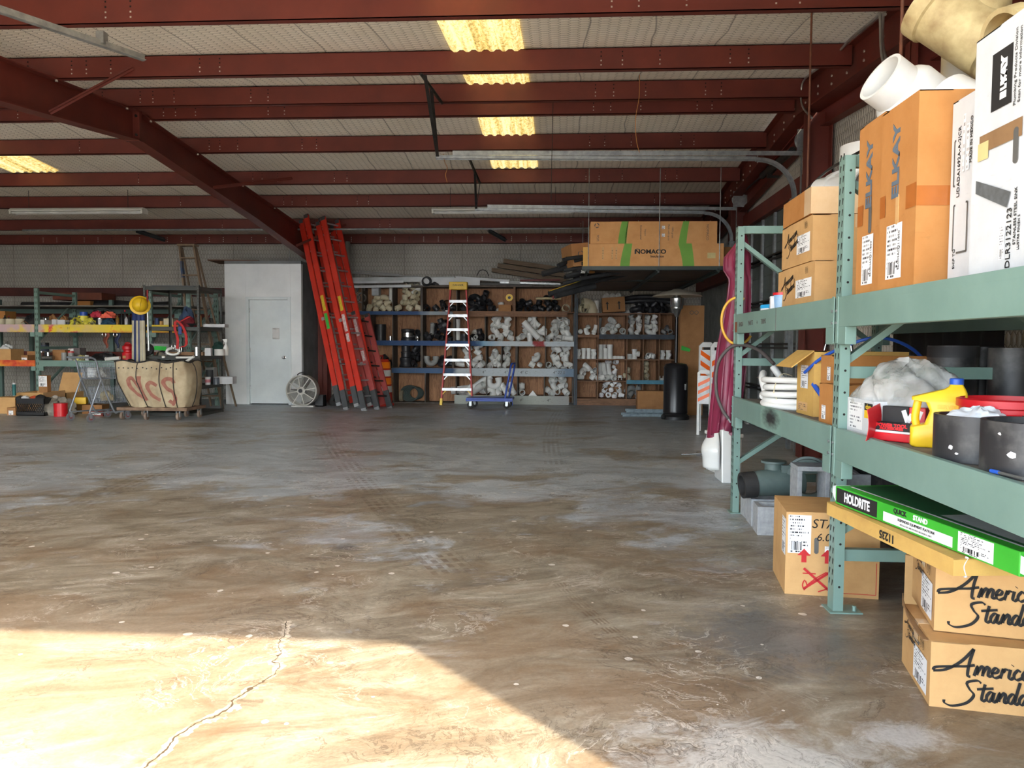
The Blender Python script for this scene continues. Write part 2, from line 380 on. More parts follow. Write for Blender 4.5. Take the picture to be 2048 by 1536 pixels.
for nm, y0, y1 in (('ceiling_front', YF-.2, RIDGE), ('ceiling_back', RIDGE, YB+.1)):
    mb = MB(); z0, z1 = roof_z(y0), roof_z(y1)
    mb.add([(XL,y0,z0),(XR,y0,z0),(XR,y1,z1),(XL,y1,z1),(XL,y0,z0+.15),(XR,y0,z0+.15),(XR,y1,z1+.15),(XL,y1,z1+.15)],
           [(0,1,2,3),(7,6,5,4),(4,5,1,0),(5,6,2,1),(6,7,3,2),(7,4,0,3)])
    struct(nm, mb, M_CEIL, 'white roof insulation held up by hexagonal chicken wire')
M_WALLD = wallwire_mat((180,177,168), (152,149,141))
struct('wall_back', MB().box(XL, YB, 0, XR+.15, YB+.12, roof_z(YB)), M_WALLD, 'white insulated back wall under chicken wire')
struct('wall_left', MB().box(XL-.12, YF, 0, XL, YB, 4.2), M_WALLW, 'left wall of white insulation under chicken wire')
mb = MB()
DN, DF_, DT = 9.05, 12.45, 3.12                           # side door opening
for y0, y1, z0, z1 in ((YF, DN, 0, 4.0), (DF_, YB, 0, 4.0), (DN, DF_, DT, 4.0)): mb.box(XR, y0, z0, XR+.12, y1, z1)
struct('wall_right', mb, M_WALLW, 'right wall of white insulation under chicken wire')
OPL, OPR, OPT = -5.2, 1.82, 3.35                          # the open front door the camera stands in
mb = MB().box(XL, YF-.15, 0, -12.6, YF, 3.5).box(-8.2, YF-.15, 0, OPL, YF, 3.5).box(-12.6, YF-.15, OPT, -8.2, YF, 3.5).box(OPR, YF-.15, 0, XR, YF, 3.5).box(OPL, YF-.15, OPT, OPR, YF, 3.5)  # second opening far left is unseen, added to light the interior
struct('wall_front', mb, M_WALLW, 'front wall around the open overhead door')
# purlins: Cee sections running across the room, bolted laps near the rafter
PUR = [4.4, 5.92, 7.49, 8.74, 9.26, 10.48, 11.98, 13.33, 15.0]
names = ['above the open front door', 'second in from the front door', 'third in from the front door', 'on the front side of the ridge', 'on the back side of the ridge',
         'first behind the ridge', 'second behind the ridge', 'third behind the ridge above the shop lights', 'last before the back wall']
for y, nm in zip(PUR, names):
    z = purlin_z(y); mb = MB(); h = .205; s = 1
    x0, x1 = XL+.02, 2.66
    mb.box(x0, y, z, x1, y+.008, z+h).box(x0, y, z, x1, y+.07, z+.006).box(x0, y, z+h-.006, x1, y+.07, z+h).box(x0, y+.063, z, x1, y+.07, z+.022)
    for bx in (-5.62, -5.45, -5.3, -4.85, -4.7, -4.45, -3.55, -3.35, -6.7, 1.55, 1.72, .9, .35, .55):
        for dz in (.045, .085, .125, .165):
            low = dz < .1
            mb.mi(1 if low else 2).box(bx-.006, y-.003, z+dz-.006, bx+.006, y, z+dz+.006)
    mb.mi(0)
    struct('roof_purlin', mb, [M_RED, M_BOLT, M_HOLE], 'red oxide steel roof purlin '+nm)
mb = MB(); z = 3.36
mb.box(XL+.02, 16.3, z, XR-.02, 16.31, z+.2).box(XL+.02, 16.3, z, XR-.02, 16.4, z+.008)
for i in range(46):
    bx = -11.6+i*.31
    for dz in (.05, .09, .13): mb.mi(1 if i % 3 else 2).box(bx-.008, 16.296, z+dz-.008, bx+.008, 16.3, z+dz+.008)
struct('eave_strut', mb, [M_RED, M_BOLT, M_HOLE], 'red steel eave strut along the top of the back wall')
# main rafter, a bent I-beam of two tapered lengths meeting at the ridge splice
def ibeam(mb, x, ys, ztop, zbot, wf, tf=.012, tw=.008):
    for i in range(len(ys)-1):
        ya, yb = ys[i], ys[i+1]; ta, tb, ba, bb = ztop[i], ztop[i+1], zbot[i], zbot[i+1]
        for x0, x1, za, zb, zc, zd in ((x-tw/2, x+tw/2, ba, bb, ta, tb), (x-wf/2, x+wf/2, ba, bb, ba+tf, bb+tf), (x-wf/2, x+wf/2, ta-tf, tb-tf, ta, tb)):
            mb.add([(x0,ya,za),(x1,ya,za),(x1,yb,zb),(x0,yb,zb),(x0,ya,zc),(x1,ya,zc),(x1,yb,zd),(x0,yb,zd)],
                   [(0,3,2,1),(4,5,6,7),(0,1,5,4),(1,2,6,5),(2,3,7,6),(3,0,4,7)])
RXL = -5.08
ys = [YF+.05, 5.0, RIDGE, 12.5, 16.35]; zt = [purlin_z(y)+.0 for y in ys]; zb = [zt[0]-.62, zt[1]-.44, zt[2]-.34, zt[3]-.40, zt[4]-.56]
mb = MB(); ibeam(mb, RXL, ys, zt, zb, .17)
mb.box(RXL-.085, RIDGE-.03, zb[2]-.01, RXL+.085, RIDGE+.03, zt[2]+.01)
for dz in (.06, .28):
    for dx in (-.05, .05): mb.mi(1).cyl((RXL+dx, RIDGE-.045, zb[2]+dz), (RXL+dx, RIDGE-.03, zb[2]+dz), .016, n=6)
for y in PUR[1:]:
    mb.mi(2).cyl((RXL+.07, y, purlin_z(y)-.03), (RXL+.07, y, purlin_z(y)-.012), .014, n=6)
struct('roof_rafter', mb, [M_RED, M_DSTEEL, M_BOLT], 'red tapered steel roof rafter bent at the ridge')
struct('column', MB().box(RXL-.1, 16.2, 0, RXL+.1, 16.21, 3.0).box(RXL-.006, 16.2, 0, RXL+.006, 16.48, 3.0).box(RXL-.1, 16.47, 0, RXL+.1, 16.48, 3.0), M_RED, 'red steel column at the back wall under the rafter')
struct('conduit_drop', MB().cyl((-4.55, 16.3, 0), (-4.55, 16.3, 3.4), .055), mat('painted grey pipe', (150,148,140)), 'grey round downpipe on the back wall beside the red ladders')
# flange braces from the rafter to the purlins
for yy, yp, far in ((7.35, 7.49, 'in front of the ridge'), (10.9, 11.98, 'behind the ridge'), (14.35, 15.0, 'by the ladder tops')):
    zr = np.interp(yy, ys, zb)+.02
    mb = MB().bar((RXL+.09, yy, zr), (RXL+.86, yp-.01, purlin_z(yp)+.09), .045, .006).bar((RXL+.09, yy, zr), (RXL+.86, yp-.01, purlin_z(yp)+.09), .006, .045)
    struct('flange_brace', mb, M_RED, 'red steel angle brace from rafter to purlin '+far)
# right end frame
ys2 = [YF+.05, RIDGE, YB-.05]
mb = MB(); ibeam(mb, 2.70, ys2, [purlin_z(y)+.20 for y in ys2], [purlin_z(y)-.13 for y in ys2], .16)
for y in np.arange(1.4, 16, .42):
    for dz in (.05, .13): mb.mi(1).cyl((2.685, y, purlin_z(y)+dz-.06), (2.697, y, purlin_z(y)+dz-.06), .013, n=6)
struct('end_rafter', mb, [M_RED, M_BOLT], 'red steel end rafter along the right wall')
mb = MB(); ibeam(mb, 2.86, ys2, [purlin_z(y)-.10 for y in ys2], [purlin_z(y)-.30 for y in ys2], .11)
struct('rake_girt', mb, M_RED, 'red steel girt following the roof slope on the right wall')
for k, (yc, zt_) in enumerate(((6.25, 3.7), (8.8, 3.9), (12.65, 3.65), (3.0, 3.4))):
    mb = MB().box(2.66, yc-.1, 0, 2.672, yc+.1, zt_-.1).box(2.66, yc-.006, 0, 2.9, yc+.006, zt_-.1).box(2.9, yc-.1, 0, 2.912, yc+.1, zt_-.1)
    struct('wall_column', mb, M_RED, 'red steel column on the right wall '+['behind the near rack', 'at the near side of the overhead door', 'at the far side of the overhead door', 'at the near end of the wall'][k])
# right wall beyond the door: dark corrugated cladding and girt
mb = MB()
n = 60
def corr(u, v):
    y = DF_+.2+u*(YB-DF_-.2); return (XR-.03-.02*(1 if int(u*n) % 2 else 0), y, v*2.35)
mb.grid(corr, n, 1); struct('wall_cladding', mb, mat('grey ribbed cladding', (120,122,118), (92,94,92), 4, .7), 'grey ribbed metal cladding at the back of the right wall')
struct('wall_girt', MB().box(2.8, DF_+.15, 2.36, 2.93, YB-.02, 2.56), M_RED, 'red girt on the right wall behind the hanging platform')
struct('back_girt', MB().box(XL, 16.36, 2.24, -6.8, 16.48, 2.42), mat('dark red girt', (84,36,30), (64,28,26), 3, .6), 'dark red girt across the back wall behind the racks')
# skylights: corrugated translucent panels with daylight above
def sky_mat():
    g = N('yellowed translucent panel'); x, y, z = g.xyz(g.obj())
    v = g.comb(g.math('MULTIPLY', x, 3.0), y)
    bands = g.noise(g.comb(g.math('MULTIPLY', x, 14.0), g.math('MULTIPLY', y, .35)), 1.0, 5, .7)
    blot = g.noise(g.scl(g.obj(), (2.2, 1, 1)), 20, 6, .75)
    k = g.math('ADD', g.math('MULTIPLY', bands, .55), g.math('MULTIPLY', blot, .6))
    c = g.ramp(k, [(.42, rgb(128,96,44)), (.53, rgb(222,192,108)), (.64, rgb(255,244,184))])
    g.put(g.b.inputs['Emission Color'], c); g.put(g.b.inputs['Emission Strength'], .42)
    return g.done(c, .4)
M_SKYL = sky_mat()
def skylight(nm, x0, x1, ya, yb, label):
    def fn(u, v):
        y = ya+v*(yb-ya); return (x0+u*(x1-x0), y, roof_z(y)-.012-.022*(1 if (int(u*24) % 4) in (1, 2) else 0))
    mb = MB().grid(fn, 24, 12)
    struct(nm, mb, M_SKYL, label)
skylight('window_1', -1.08, -.38, 4.6, RIDGE, 'yellowed corrugated skylight strip in front of the ridge')
skylight('window_2', -1.08, -.38, RIDGE, 11.9, 'yellowed corrugated skylight strip behind the ridge')
skylight('window_3', -8.75, -7.95, RIDGE, 11.9, 'yellowed skylight strip at the far side of the rafter')
# side overhead door: ribbed sections with upright stiles
mb = MB()
for k in range(5):
    z0 = .01+k*.62
    mb.box(XR+.03, DN-.02, z0, XR+.07, DF_+.02, z0+.612)
    for j in (.2, .4): mb.box(XR+.022, DN, z0+j-.01, XR+.03, DF_, z0+j+.01)
mb.box(XR+.07, DN-.15, -.05, XR+.11, DF_+.15, 3.25)  # unseen backing slab added behind the panels to stop sunlight leaking in
door = struct('door_1', mb, M_GREEND, 'grey ribbed sectional overhead door in the right wall')
mb = MB()
for y in np.linspace(DN+.05, DF_-.05, 6): mb.box(XR-.015, y-.03, .03, XR+.022, y+.03, 3.1)
obj('door_stile', mb, M_GALV, door)
mb = MB()
for k in range(1, 5): mb.box(XR-.03, DN, .62*k-.035, XR+.022, DF_, .62*k-.01).box(XR-.03, DN, .62*k+.02, XR+.022, DF_, .62*k+.045)
obj('door_strut', mb, M_DSTEEL, door)
# door_1 lintel
struct('door_lintel', MB().box(2.86, DN-.15, 3.1, XR-.005, DF_+.15, 3.3), M_RED, 'red steel lintel over the side overhead door')
# office cubicle
offY, offX0, offX1, offZ = 15.2, -6.76, -5.19, 2.82
M_GREYB = mat('scuffed grey board', (128,132,134), (98,100,102), 2, .7)  # greyer colour for the cubicle's right side and top
d0, d1, dh = aY(499, 700, offY).x, aY(576, 700, offY).x, 2.10
mb = MB().box(offX0, offY, 0, d0-.06, offY+.1, offZ).box(d1+.06, offY, 0, offX1, offY+.1, offZ).box(d0-.06, offY, dh+.05, d1+.06, offY+.1, offZ)
mb.mi(1).box(offX1-.1, offY+.1, 0, offX1, YB, offZ).mi(0).box(offX0, offY+.1, 0, offX0+.1, YB, offZ).mi(1).box(offX0, offY, offZ, offX1, YB, offZ+.06)
struct('wall_office', mb, [M_PAINTW, M_GREYB], 'white painted office cubicle walls in the back corner', bevel=.004)
d = struct('door_2', MB().box(d0, offY+.03, .02, d1, offY+.075, dh), M_DOORW, 'plain white office door with a steel knob', bevel=.003)
obj('door_frame', MB().box(d0-.065, offY-.02, 0, d0-.005, offY+.09, dh+.06).box(d1+.005, offY-.02, 0, d1+.065, offY+.09, dh+.06).box(d0-.005, offY-.02, dh+.005, d1+.005, offY+.09, dh+.06), M_DOORW, d, bevel=.004)
kz = aY(568, 715, offY)
obj('door_knob', MB().lathe([(.033,0),(.033,.006),(.014,.012),(.014,.03),(.03,.042),(.034,.06),(.022,.072),(0,.074)], 20, (kz.x, offY+.03, kz.z), (0,-1,0)), M_STEEL, d, 40)
mb = MB()
for zz in (.3, 1.05, 1.85): mb.cyl((d0-.002, offY+.025, zz), (d0-.002, offY+.025, zz+.09), .008, n=8)
obj('door_hinge', mb, M_GALV, d)
pp = aY(551, 667, offY)
solo('paper_notice', 'sheet of white paper stuck on the white office door', 'paper', MB().grid(lambda u, v: (pp.x-.07+u*.14, offY+.027-.008*math.sin(u*3+v*2)**2, pp.z-.11+v*.22), 6, 6), mat('paper', (222,222,222), (206,206,208), 3, .8), smooth=60, solid=.001)
p0 = aY(435, 525, 15.0)
solo('wood_board', 'loose brown board lying on the office roof edge', 'board', MB().box(-.5, -.35, 0, .5, .35, .02), mat('brown board', (120,84,62), (92,62,46), 4, .7), (-6.62, 15.55, offZ+.062), .1)
struct('trim_1', MB().cyl((aY(579,470,15.6).x, 15.6, offZ+.06), (aY(579,470,15.6).x, 15.6, 3.45), .006, n=6), M_GALV, 'thin hanger rod from purlin to office roof')
# loft post behind shelving
# ---------------------------------------------------------------- more materials
def card_mat(name, c1, c2):
    g = N(name); v = g.obj()
    corr = g.math('SINE', g.math('MULTIPLY', g.xyz(v)[2], 900))
    c = g.ramp(g.noise(v, 5, 6, .65), [(.3, rgb(*c1)), (.72, rgb(*c2))])
    sc = g.ramp(g.noise(g.scl(v, (1, 1, 5)), 9, 6, .7, 1.5), [(.62, 0), (.72, .35)])
    c = g.mix(sc, c, rgb(*[int(k*.72) for k in c1]))
    g.bump(g.noise(v, 7, 5, .6), .25, .01)
    return g.done(c, .75, spec=.25)
M_CARD = card_mat('kraft cardboard', (206,164,110), (186,144,94))
M_CARDO = card_mat('orange brown cardboard', (188,132,76), (172,116,62)); M_CARDH = card_mat('light orange cardboard', (222,168,112), (206,150,94))
M_CARDD = card_mat('brown cardboard', (172,126,82), (150,106,68))
M_CARDY = card_mat('tan cardboard', (212,172,96), (190,150,84))
M_CARDW = card_mat('white printed cardboard', (208,210,212), (192,194,196))
M_CARDIN = card_mat('inner cardboard', (150,116,80), (128,98,68))
M_RACK = mat('grey green rack enamel', (122,150,140), (106,134,124), 3, .5, lo=.3, hi=.8, bump=.05)
M_DECK = mat('grey particle board', (122,118,112), (90,86,82), 5, .85)
M_INK = mat('black ink', (28,26,24), None, 6, .8)
M_INKB = mat('blue grey ink', (96,110,124), None, 6, .8)
M_INKR = mat('red ink', (196,40,44), (176,34,38), 6, .8)
M_INKG = mat('grey ink', (96,94,90), None, 6, .8)
M_WHITE = mat('white ink', (240,240,240), None, 6, .7)
M_PVC = mat('white plastic', (224,224,220), (204,204,200), 5, .42, lo=.4, hi=.8)
M_PVCO = mat('cream aged plastic', (214,206,180), (182,170,138), 5, .5)
M_PVCG = mat('grey plastic', (150,152,150), (128,130,128), 5, .5)
M_PVCD = mat('dirty yellowed plastic', (212,196,146), (150,124,84), 7, .6, lo=.35, hi=.75, bump=.2)
M_TAPE = mat('glossy brown tape', (176,104,48), (160,92,42), 5, .25)
M_CTAPE = mat('clear packing tape', (220,190,150), (206,170,128), 5, .15)
M_RED2 = mat('red plastic', (206,28,38), (186,22,32), 5, .38)
M_YEL = mat('yellow plastic', (236,196,38), (222,176,30), 5, .42)
M_BLUE = mat('blue plastic', (44,92,190), (34,76,170), 5, .4)
def print_mat(name, rows=12, ink=rgb(40,40,44), paper=rgb(236,236,236), bar=True, dens=.5):
    """Small print and a bar code on paper, laid out by the sheet's own coordinates."""
    g = N(name); u, v, _ = g.xyz(g.uv())
    row = g.math('FLOOR', g.math('MULTIPLY', v, float(rows))); fr = g.math('FRACT', g.math('MULTIPLY', v, float(rows)))
    inrow = g.math('MULTIPLY', g.math('GREATER_THAN', fr, .3), g.math('LESS_THAN', fr, .78))
    wn_ = g.n('TexWhiteNoise', [g.comb(g.math('FLOOR', g.math('MULTIPLY', u, 48.0)), row)], noise_dimensions='2D').outputs[0]
    ends = g.n('TexWhiteNoise', {'W': row}, noise_dimensions='1D').outputs[0]
    txt = g.math('MULTIPLY', inrow, g.math('MULTIPLY', g.math('LESS_THAN', wn_, dens), g.math('LESS_THAN', u, g.math('MULTIPLY_ADD', ends, .7, .25))))
    txt = g.math('MULTIPLY', txt, g.math('MULTIPLY', g.math('GREATER_THAN', u, .07), g.math('LESS_THAN', u, .93)))
    if bar:
        bw = g.n('TexWhiteNoise', {'W': g.math('FLOOR', g.math('MULTIPLY', u, 70.0))}, noise_dimensions='1D').outputs[0]
        reg = g.math('MULTIPLY', g.math('MULTIPLY', g.math('GREATER_THAN', v, .08), g.math('LESS_THAN', v, .30)), g.math('MULTIPLY', g.math('GREATER_THAN', u, .1), g.math('LESS_THAN', u, .62)))
        txt = g.mix(reg, txt, g.math('LESS_THAN', bw, .5))
    return g.done(g.mix(txt, paper, ink), .6)
M_LAB = print_mat('printed shipping label'); M_LAB2 = print_mat('printed fine label', 7, dens=.45)
M_PRINT = print_mat('printed lines on carton', 5, rgb(60,54,48), rgb(206,164,110), False)
M_PRINTW = print_mat('printed lines on white carton', 8, rgb(90,90,96), rgb(228,228,228), False)
# ---------------------------------------------------------------- brush script
def script_lines(word):
    L = {'m': ([[(0,0),(.35,1),(.28,.1)],[(.3,.3),(.7,1),(.95,.92),(.85,.05)],[(.85,.3),(1.25,1),(1.5,.92),(1.4,.12),(1.75,.15)]], 1.7),
         'e': ([[(0,.45),(.55,.55),(.68,.88),(.4,1),(.1,.6),(.18,.12),(.5,0),(.95,.25)]], .9),
         'r': ([[(0,0),(.3,1),(.28,.65),(.5,.95),(.8,.92)]], .75),
         'i': ([[(.25,1),(.1,.2),(.3,0),(.55,.2)],[(.42,1.4),(.46,1.46)]], .5),
         'c': ([[(.75,.82),(.5,1),(.15,.6),(.15,.2),(.45,0),(.9,.25)]], .85),
         'a': ([[(.8,.9),(.45,1),(.1,.55),(.15,.1),(.45,.1),(.8,.9)],[(.85,1),(.7,.2),(.85,0),(1.1,.2)]], 1.05),
         'n': ([[(0,0),(.35,1),(.25,.1)],[(.3,.4),(.7,1),(.9,.88),(.8,.08),(1.15,.18)]], 1.1),
         't': ([[(.5,1.75),(.2,.3),(.35,0),(.65,.18)],[(-.3,1.15),(1.35,1.4)]], .6),
         'd': ([[(.8,.9),(.45,1),(.1,.55),(.15,.1),(.45,.1),(.8,.9)],[(1.2,2.25),(.75,.3),(.9,0),(1.15,.2)]], 1.1)}
    out, x = [], 0
    for ch in word:
        for ln in L[ch][0]: out.append([(x+a, b) for a, b in ln])
        x += L[ch][1]
    return out
def maker_mark(parent, F, s, u, v, w=.17):
    """The two-line brush script printed on the bathroom cartons."""
    ln = [[(-2.3,.15),(-1,.4),(.5,1.35),(1.75,2.75)], [(1.75,2.75),(1.35,1.3),(1.2,.0),(1.5,-.1)], [(-2.3,.2),(-2.0,.55),(0,.8),(1,.9),(1.9,1.1)]]
    ln += [[(a+1.85, b) for a, b in l] for l in script_lines('merican')]
    S2 = [[(2.6,-.7),(2.2,-.45),(1.2,-.75),(1.45,-1.4),(1.9,-2.0),(1.2,-2.85),(-.2,-3.3),(-1.0,-3.1),(-1.1,-2.75)]]
    S2 += [[(a+2.5, b-2.5) for a, b in l] for l in script_lines('tandard')]
    mb = MB(); strokes(mb, [[(u+a*s, v+b*s) for a, b in l] for l in ln+S2], w*s, F)
    return obj('brush_lettering', mb, M_INK, parent)
def arrows_mark(parent, F, u, v, s):
    mb = MB()
    for du in (-.62, .62):
        c = [(u+(du+.5*math.cos(t))*s, v+.85*math.sin(t)*s) for t in np.linspace(0, 2*PI, 13)]
        strokes(mb, [c], .09*s, F, nib=0, k=2); strokes(mb, [[(u+du*s, v-.5*s), (u+du*s, v+.2*s)]], .16*s, F, nib=0, k=1)
        strokes(mb, [[(u+(du-.25)*s, v+.15*s), (u+du*s, v+.5*s), (u+(du+.25)*s, v+.15*s)]], .14*s, F, nib=0, k=1)
    return obj('handling_mark', mb, M_INK, parent)
# ---------------------------------------------------------------- cartons.  Local axes: x along the front, y away from it, z up
def Ff(w, d, h): return face((0,0,0), (1,0,0), (0,0,1))             # front face, origin lower left
def Fr(w, d, h): return face((w,0,0), (0,1,0), (0,0,1))             # right face
def Ft(w, d, h): return face((0,0,h), (1,0,0), (0,1,0))             # top face
def carton(label, loc, size, rz=0, m=None, cat='box', name='cardboard_box', group=None, tape='top', tilt=None, sag=.004):
    w, d, h = size; m = m or M_CARD
    t = thing(name, label, cat, loc, rz, group, rot=tilt)
    mb = MB(); nx = 5
    r = random.Random(hash(label) % 9999 if False else len(label)*7+int(w*100))
    def side(o, u, v, L, H, nrm):
        o, u, v, nrm = map(Vector, (o, u, v, nrm))
        mb.grid(lambda a, b: o+u*(L*a)+v*(H*b)+nrm*(sag*(1 if 0 < a < 1 and 0 < b < 1 else 0)*r.uniform(-1, .05)), nx, 4)
    side((0,0,0), (1,0,0), (0,0,1), w, h, (0,-1,0)); side((w,0,0), (0,1,0), (0,0,1), d, h, (1,0,0))
    side((w,d,0), (-1,0,0), (0,0,1), w, h, (0,1,0)); side((0,d,0), (0,-1,0), (0,0,1), d, h, (-1,0,0))
    mb.box(.001, .001, 0, w-.001, d-.001, .003)
    obj('carton_body', mb, m, t, 50)
    fl = MB().box(0, 0, h-.004, w, d/2-.001, h).box(0, d/2+.001, h-.004, w, d, h)
    obj('top_flap', fl, m, t)
    if tape == 'top':
        obj('tape_strip', MB().box(-.0015, d/2-.025, h-.07, 0, d/2+.025, h+.001).box(-.0015, d/2-.025, h, w+.0015, d/2+.025, h+.0012).box(w, d/2-.025, h-.07, w+.0015, d/2+.025, h+.001), M_CTAPE, t)
    return t, Ff(w,d,h), Fr(w,d,h), Ft(w,d,h)
# ---------------------------------------------------------------- the near pallet rack on the right
RXF, RXB = 1.285, 2.36
UPY = (3.70, 5.84, 1.42)
def pallet_rack(label, ups, x0, x1, height, beams, sub=.085, deckz=True, faceaxis='x', paint=None):
    t = thing('pallet_rack', label, 'shelving rack')
    for y in ups:
        for x, s in ((x0, 1), (x1-.075, 1)):
            mb = MB().box(x, y-.0375, .004, x+.0465, y-.034, height).box(x, y+.034, .004, x+.0465, y+.0375, height).box(x, y-.034, .004, x+.003, y+.034, height)
            for z in np.arange(.12, height-.03, .1016):
                mb.mi(1).cyl((x+.026, y-.0382, z), (x+.026, y-.033, z), .0058, n=8)
                for q in (-.019, .019):
                    for dz in (0, .05): mb.prism([(q-.004+.006*(1 if q > 0 else 1), z+dz), (q+.008, z+dz+.004), (q+.004, z+dz+.032), (q-.008, z+dz+.028)], -.0006, .001, ((0,1,0),(0,0,1),(1,0,0)), (x, y, 0))
                mb.mi(0)
            p = obj('upright_post', mb.mi(0), [M_RACK, M_HOLE], t)
            obj('foot_plate', MB().box(x-.02, y-.06, 0, x+.13, y+.06, .006).cyl((x+.1, y-.03, 0), (x+.1, y-.03, .03), .009, n=6), M_RACK, p)
        bz = [.12, .26, 1.09, height-.06]
        for z in (.24, 1.10, height-.05): obj('frame_strut', MB().box(x0+.04, y-.02, z, x1-.04, y+.02, z+.055), M_RACK, t)
        for za, zb in ((.38, 1.05), (1.18, 1.93), (height-.12, 1.25)): obj('frame_brace', MB().bar((x0+.04, y, za), (x1-.06, y, zb), .03, .045, (0, 1, 0)), M_RACK, t)
    for z0, z1 in beams:
        for a, b in zip(sorted(ups)[:-1], sorted(ups)[1:]):
            for x, nm in ((x0-.012, 0), (x1-.06, 1)):
                mb = MB().box(x, a+.04, z0, x+.05, b-.04, z1-.03).box(x, a+.04, z1-.034, x+.028, b-.04, z1)
                for e in (a, b):
                    sgn = 1 if e == a else -1
                    ya, yb = sorted((e+sgn*.012, e+sgn*.042)); mb.box(x-.004, ya, z0-.075, x+.001, yb, z1+.005)
                    ya, yb = sorted((e+sgn*.04, e+sgn*.13)); mb.box(x, ya, z0-.08, x+.05, yb, z0+.001)
                p = obj('beam', mb, paint or M_RACK, t, bevel=.003)
                bb = MB()
                for e in (a, b):
                    sgn = 1 if e == a else -1
                    for q in (.02, .075): bb.cyl((x-.011, e+sgn*.027, z0+q), (x-.004, e+sgn*.027, z0+q), .007, n=6)
                obj('beam_bolt', bb, M_GALV, p)
            for k in range(2):
                ya, yb = a+.05+(b-a-.1)*k/2, a+.05+(b-a-.1)*(k+1)/2-.006
                obj('deck_board', MB().box(x0+.018, ya, z1-.033, x1-.04, yb, z1-.012), M_DECK, t)
    return t
rack = pallet_rack('grey green steel pallet rack of two bays along the right wall', UPY, RXF, RXB, 2.12, [(.725, .87), (1.337, 1.475)])
SH1, SH2 = .858, 1.463                                       # top of the deck boards
Fb = face((RXF-.0125, 5.84, 0), (0,-1,0), (0,0,1))           # aisle side of the far bay, u towards the camera
mb = MB(); rr = random.Random(3); u = .12
for word in ('FINISH', 'PARTS', '+', 'TRIMS'):
    text(rack, word, .045, Fb, u+.02*len(word), 1.40+rr.uniform(-.004, .004), M_INKG, .02, align='CENTER', name='marker_writing'); u += .045*len(word)+.03
obj('beam_stain', MB().box(RXF-.0132, 5.72, 1.345, RXF-.0122, 5.79, 1.42), mat('rust', (132,78,48), (110,62,40), 20, .9), rack)
# scorched patch on the lower beam
def soot_mat():
    g = N('sooty enamel'); u, v, _ = g.xyz(g.uv())
    d = g.vm('LENGTH', g.comb(g.math('MULTIPLY', g.math('SUBTRACT', u, .5), 2.0), g.math('MULTIPLY', g.math('SUBTRACT', v, .6), 1.7)))
    k = g.ramp(g.math('ADD', d, g.math('MULTIPLY', g.math('SUBTRACT', g.noise(g.uv(), 6, 5), .5), .9)), [(.3, 1), (1, 0)])
    return g.done(g.mix(k, rgb(125,155,143), rgb(40,42,42)), .7)
obj('scorch_mark', MB().quad((RXF-.0128, 5.0, .728), (RXF-.0128, 4.55, .728), (RXF-.0128, 4.55, .868), (RXF-.0128, 5.0, .868)), soot_mat(), rack)
# sealed board seam on the upper beam
obj('beam_seam', MB().box(RXF-.0135, 4.70, 1.338, RXF-.012, 4.708, 1.474), M_INKG, rack)
# ------------------------------------------------ tall cartons on the near bay's top shelf
RZ = -PI/2                                                   # fronts face the aisle
def rackbox(label, x, ya, yb, d, z, h, m, **k):              # from world Y ya (far) to yb (near)
    return carton(label, (x, ya, z), (ya-yb, d, h), RZ, m, **k)
M_BLACKP = mat('black print', (34,33,33), None, 5, .7)
# far orange box, near orange box
for k, (ya, yb, x, h, lab) in enumerate(((3.535, 3.262, 1.30, .735, 'tall orange brown carton beside the upright of the near rack, with faded blue letters'),
                                       (3.255, 2.935, 1.285, .715, 'tall orange brown carton with dark tape patches, against the white carton on the top shelf'))):
    t, A, B, C = rackbox(lab, x, ya, yb, .62 if k == 0 else .60, SH2, h, M_CARDO, tape=None)
    w = ya-yb
    text(t, 'ELKAY', .082, A, w*.44, h*.70, M_INKB, PI/2, .003, 0, 1.2)
    obj('hand_slot', MB().prism([(w*.5+.014*math.cos(a)*(1), .0+(.045*(1 if math.sin(a) > 0 else -1)+.014*math.sin(a))) for a in np.linspace(0, 2*PI, 17)[:-1]], -.001, .001, ((1,0,0),(0,0,1),(0,-1,0)), (0,0,h*.44)), M_INKG if k == 0 else M_CARD, t)
    plate(t, A, w*.22, .05, w*.66, .26, M_LAB, 'shipping_label'); text(t, 'ELUHAD311850' if k == 0 else 'ELUHAD211850', .022, A, w*.58, .155, M_INK, PI/2)
    for u0, u1 in (((.0, .06),) if k == 0 else ((.0, .05), (w-.085, w))):
        obj('tape_patch', MB().add([A @ Vector(p) for p in ((u0,h*.42,.001),(u1,h*.42,.001),(u1,h*.54,.001),(u0,h*.54,.001))], [(0,1,2,3)]), M_TAPE, t)
    if k: obj('tape_patch', MB().add([B @ Vector(p) for p in ((0,h*.42,.001),(.30,h*.42,.001),(.30,h*.52,.001),(0,h*.52,.001))], [(0,1,2,3)]), M_TAPE, t)
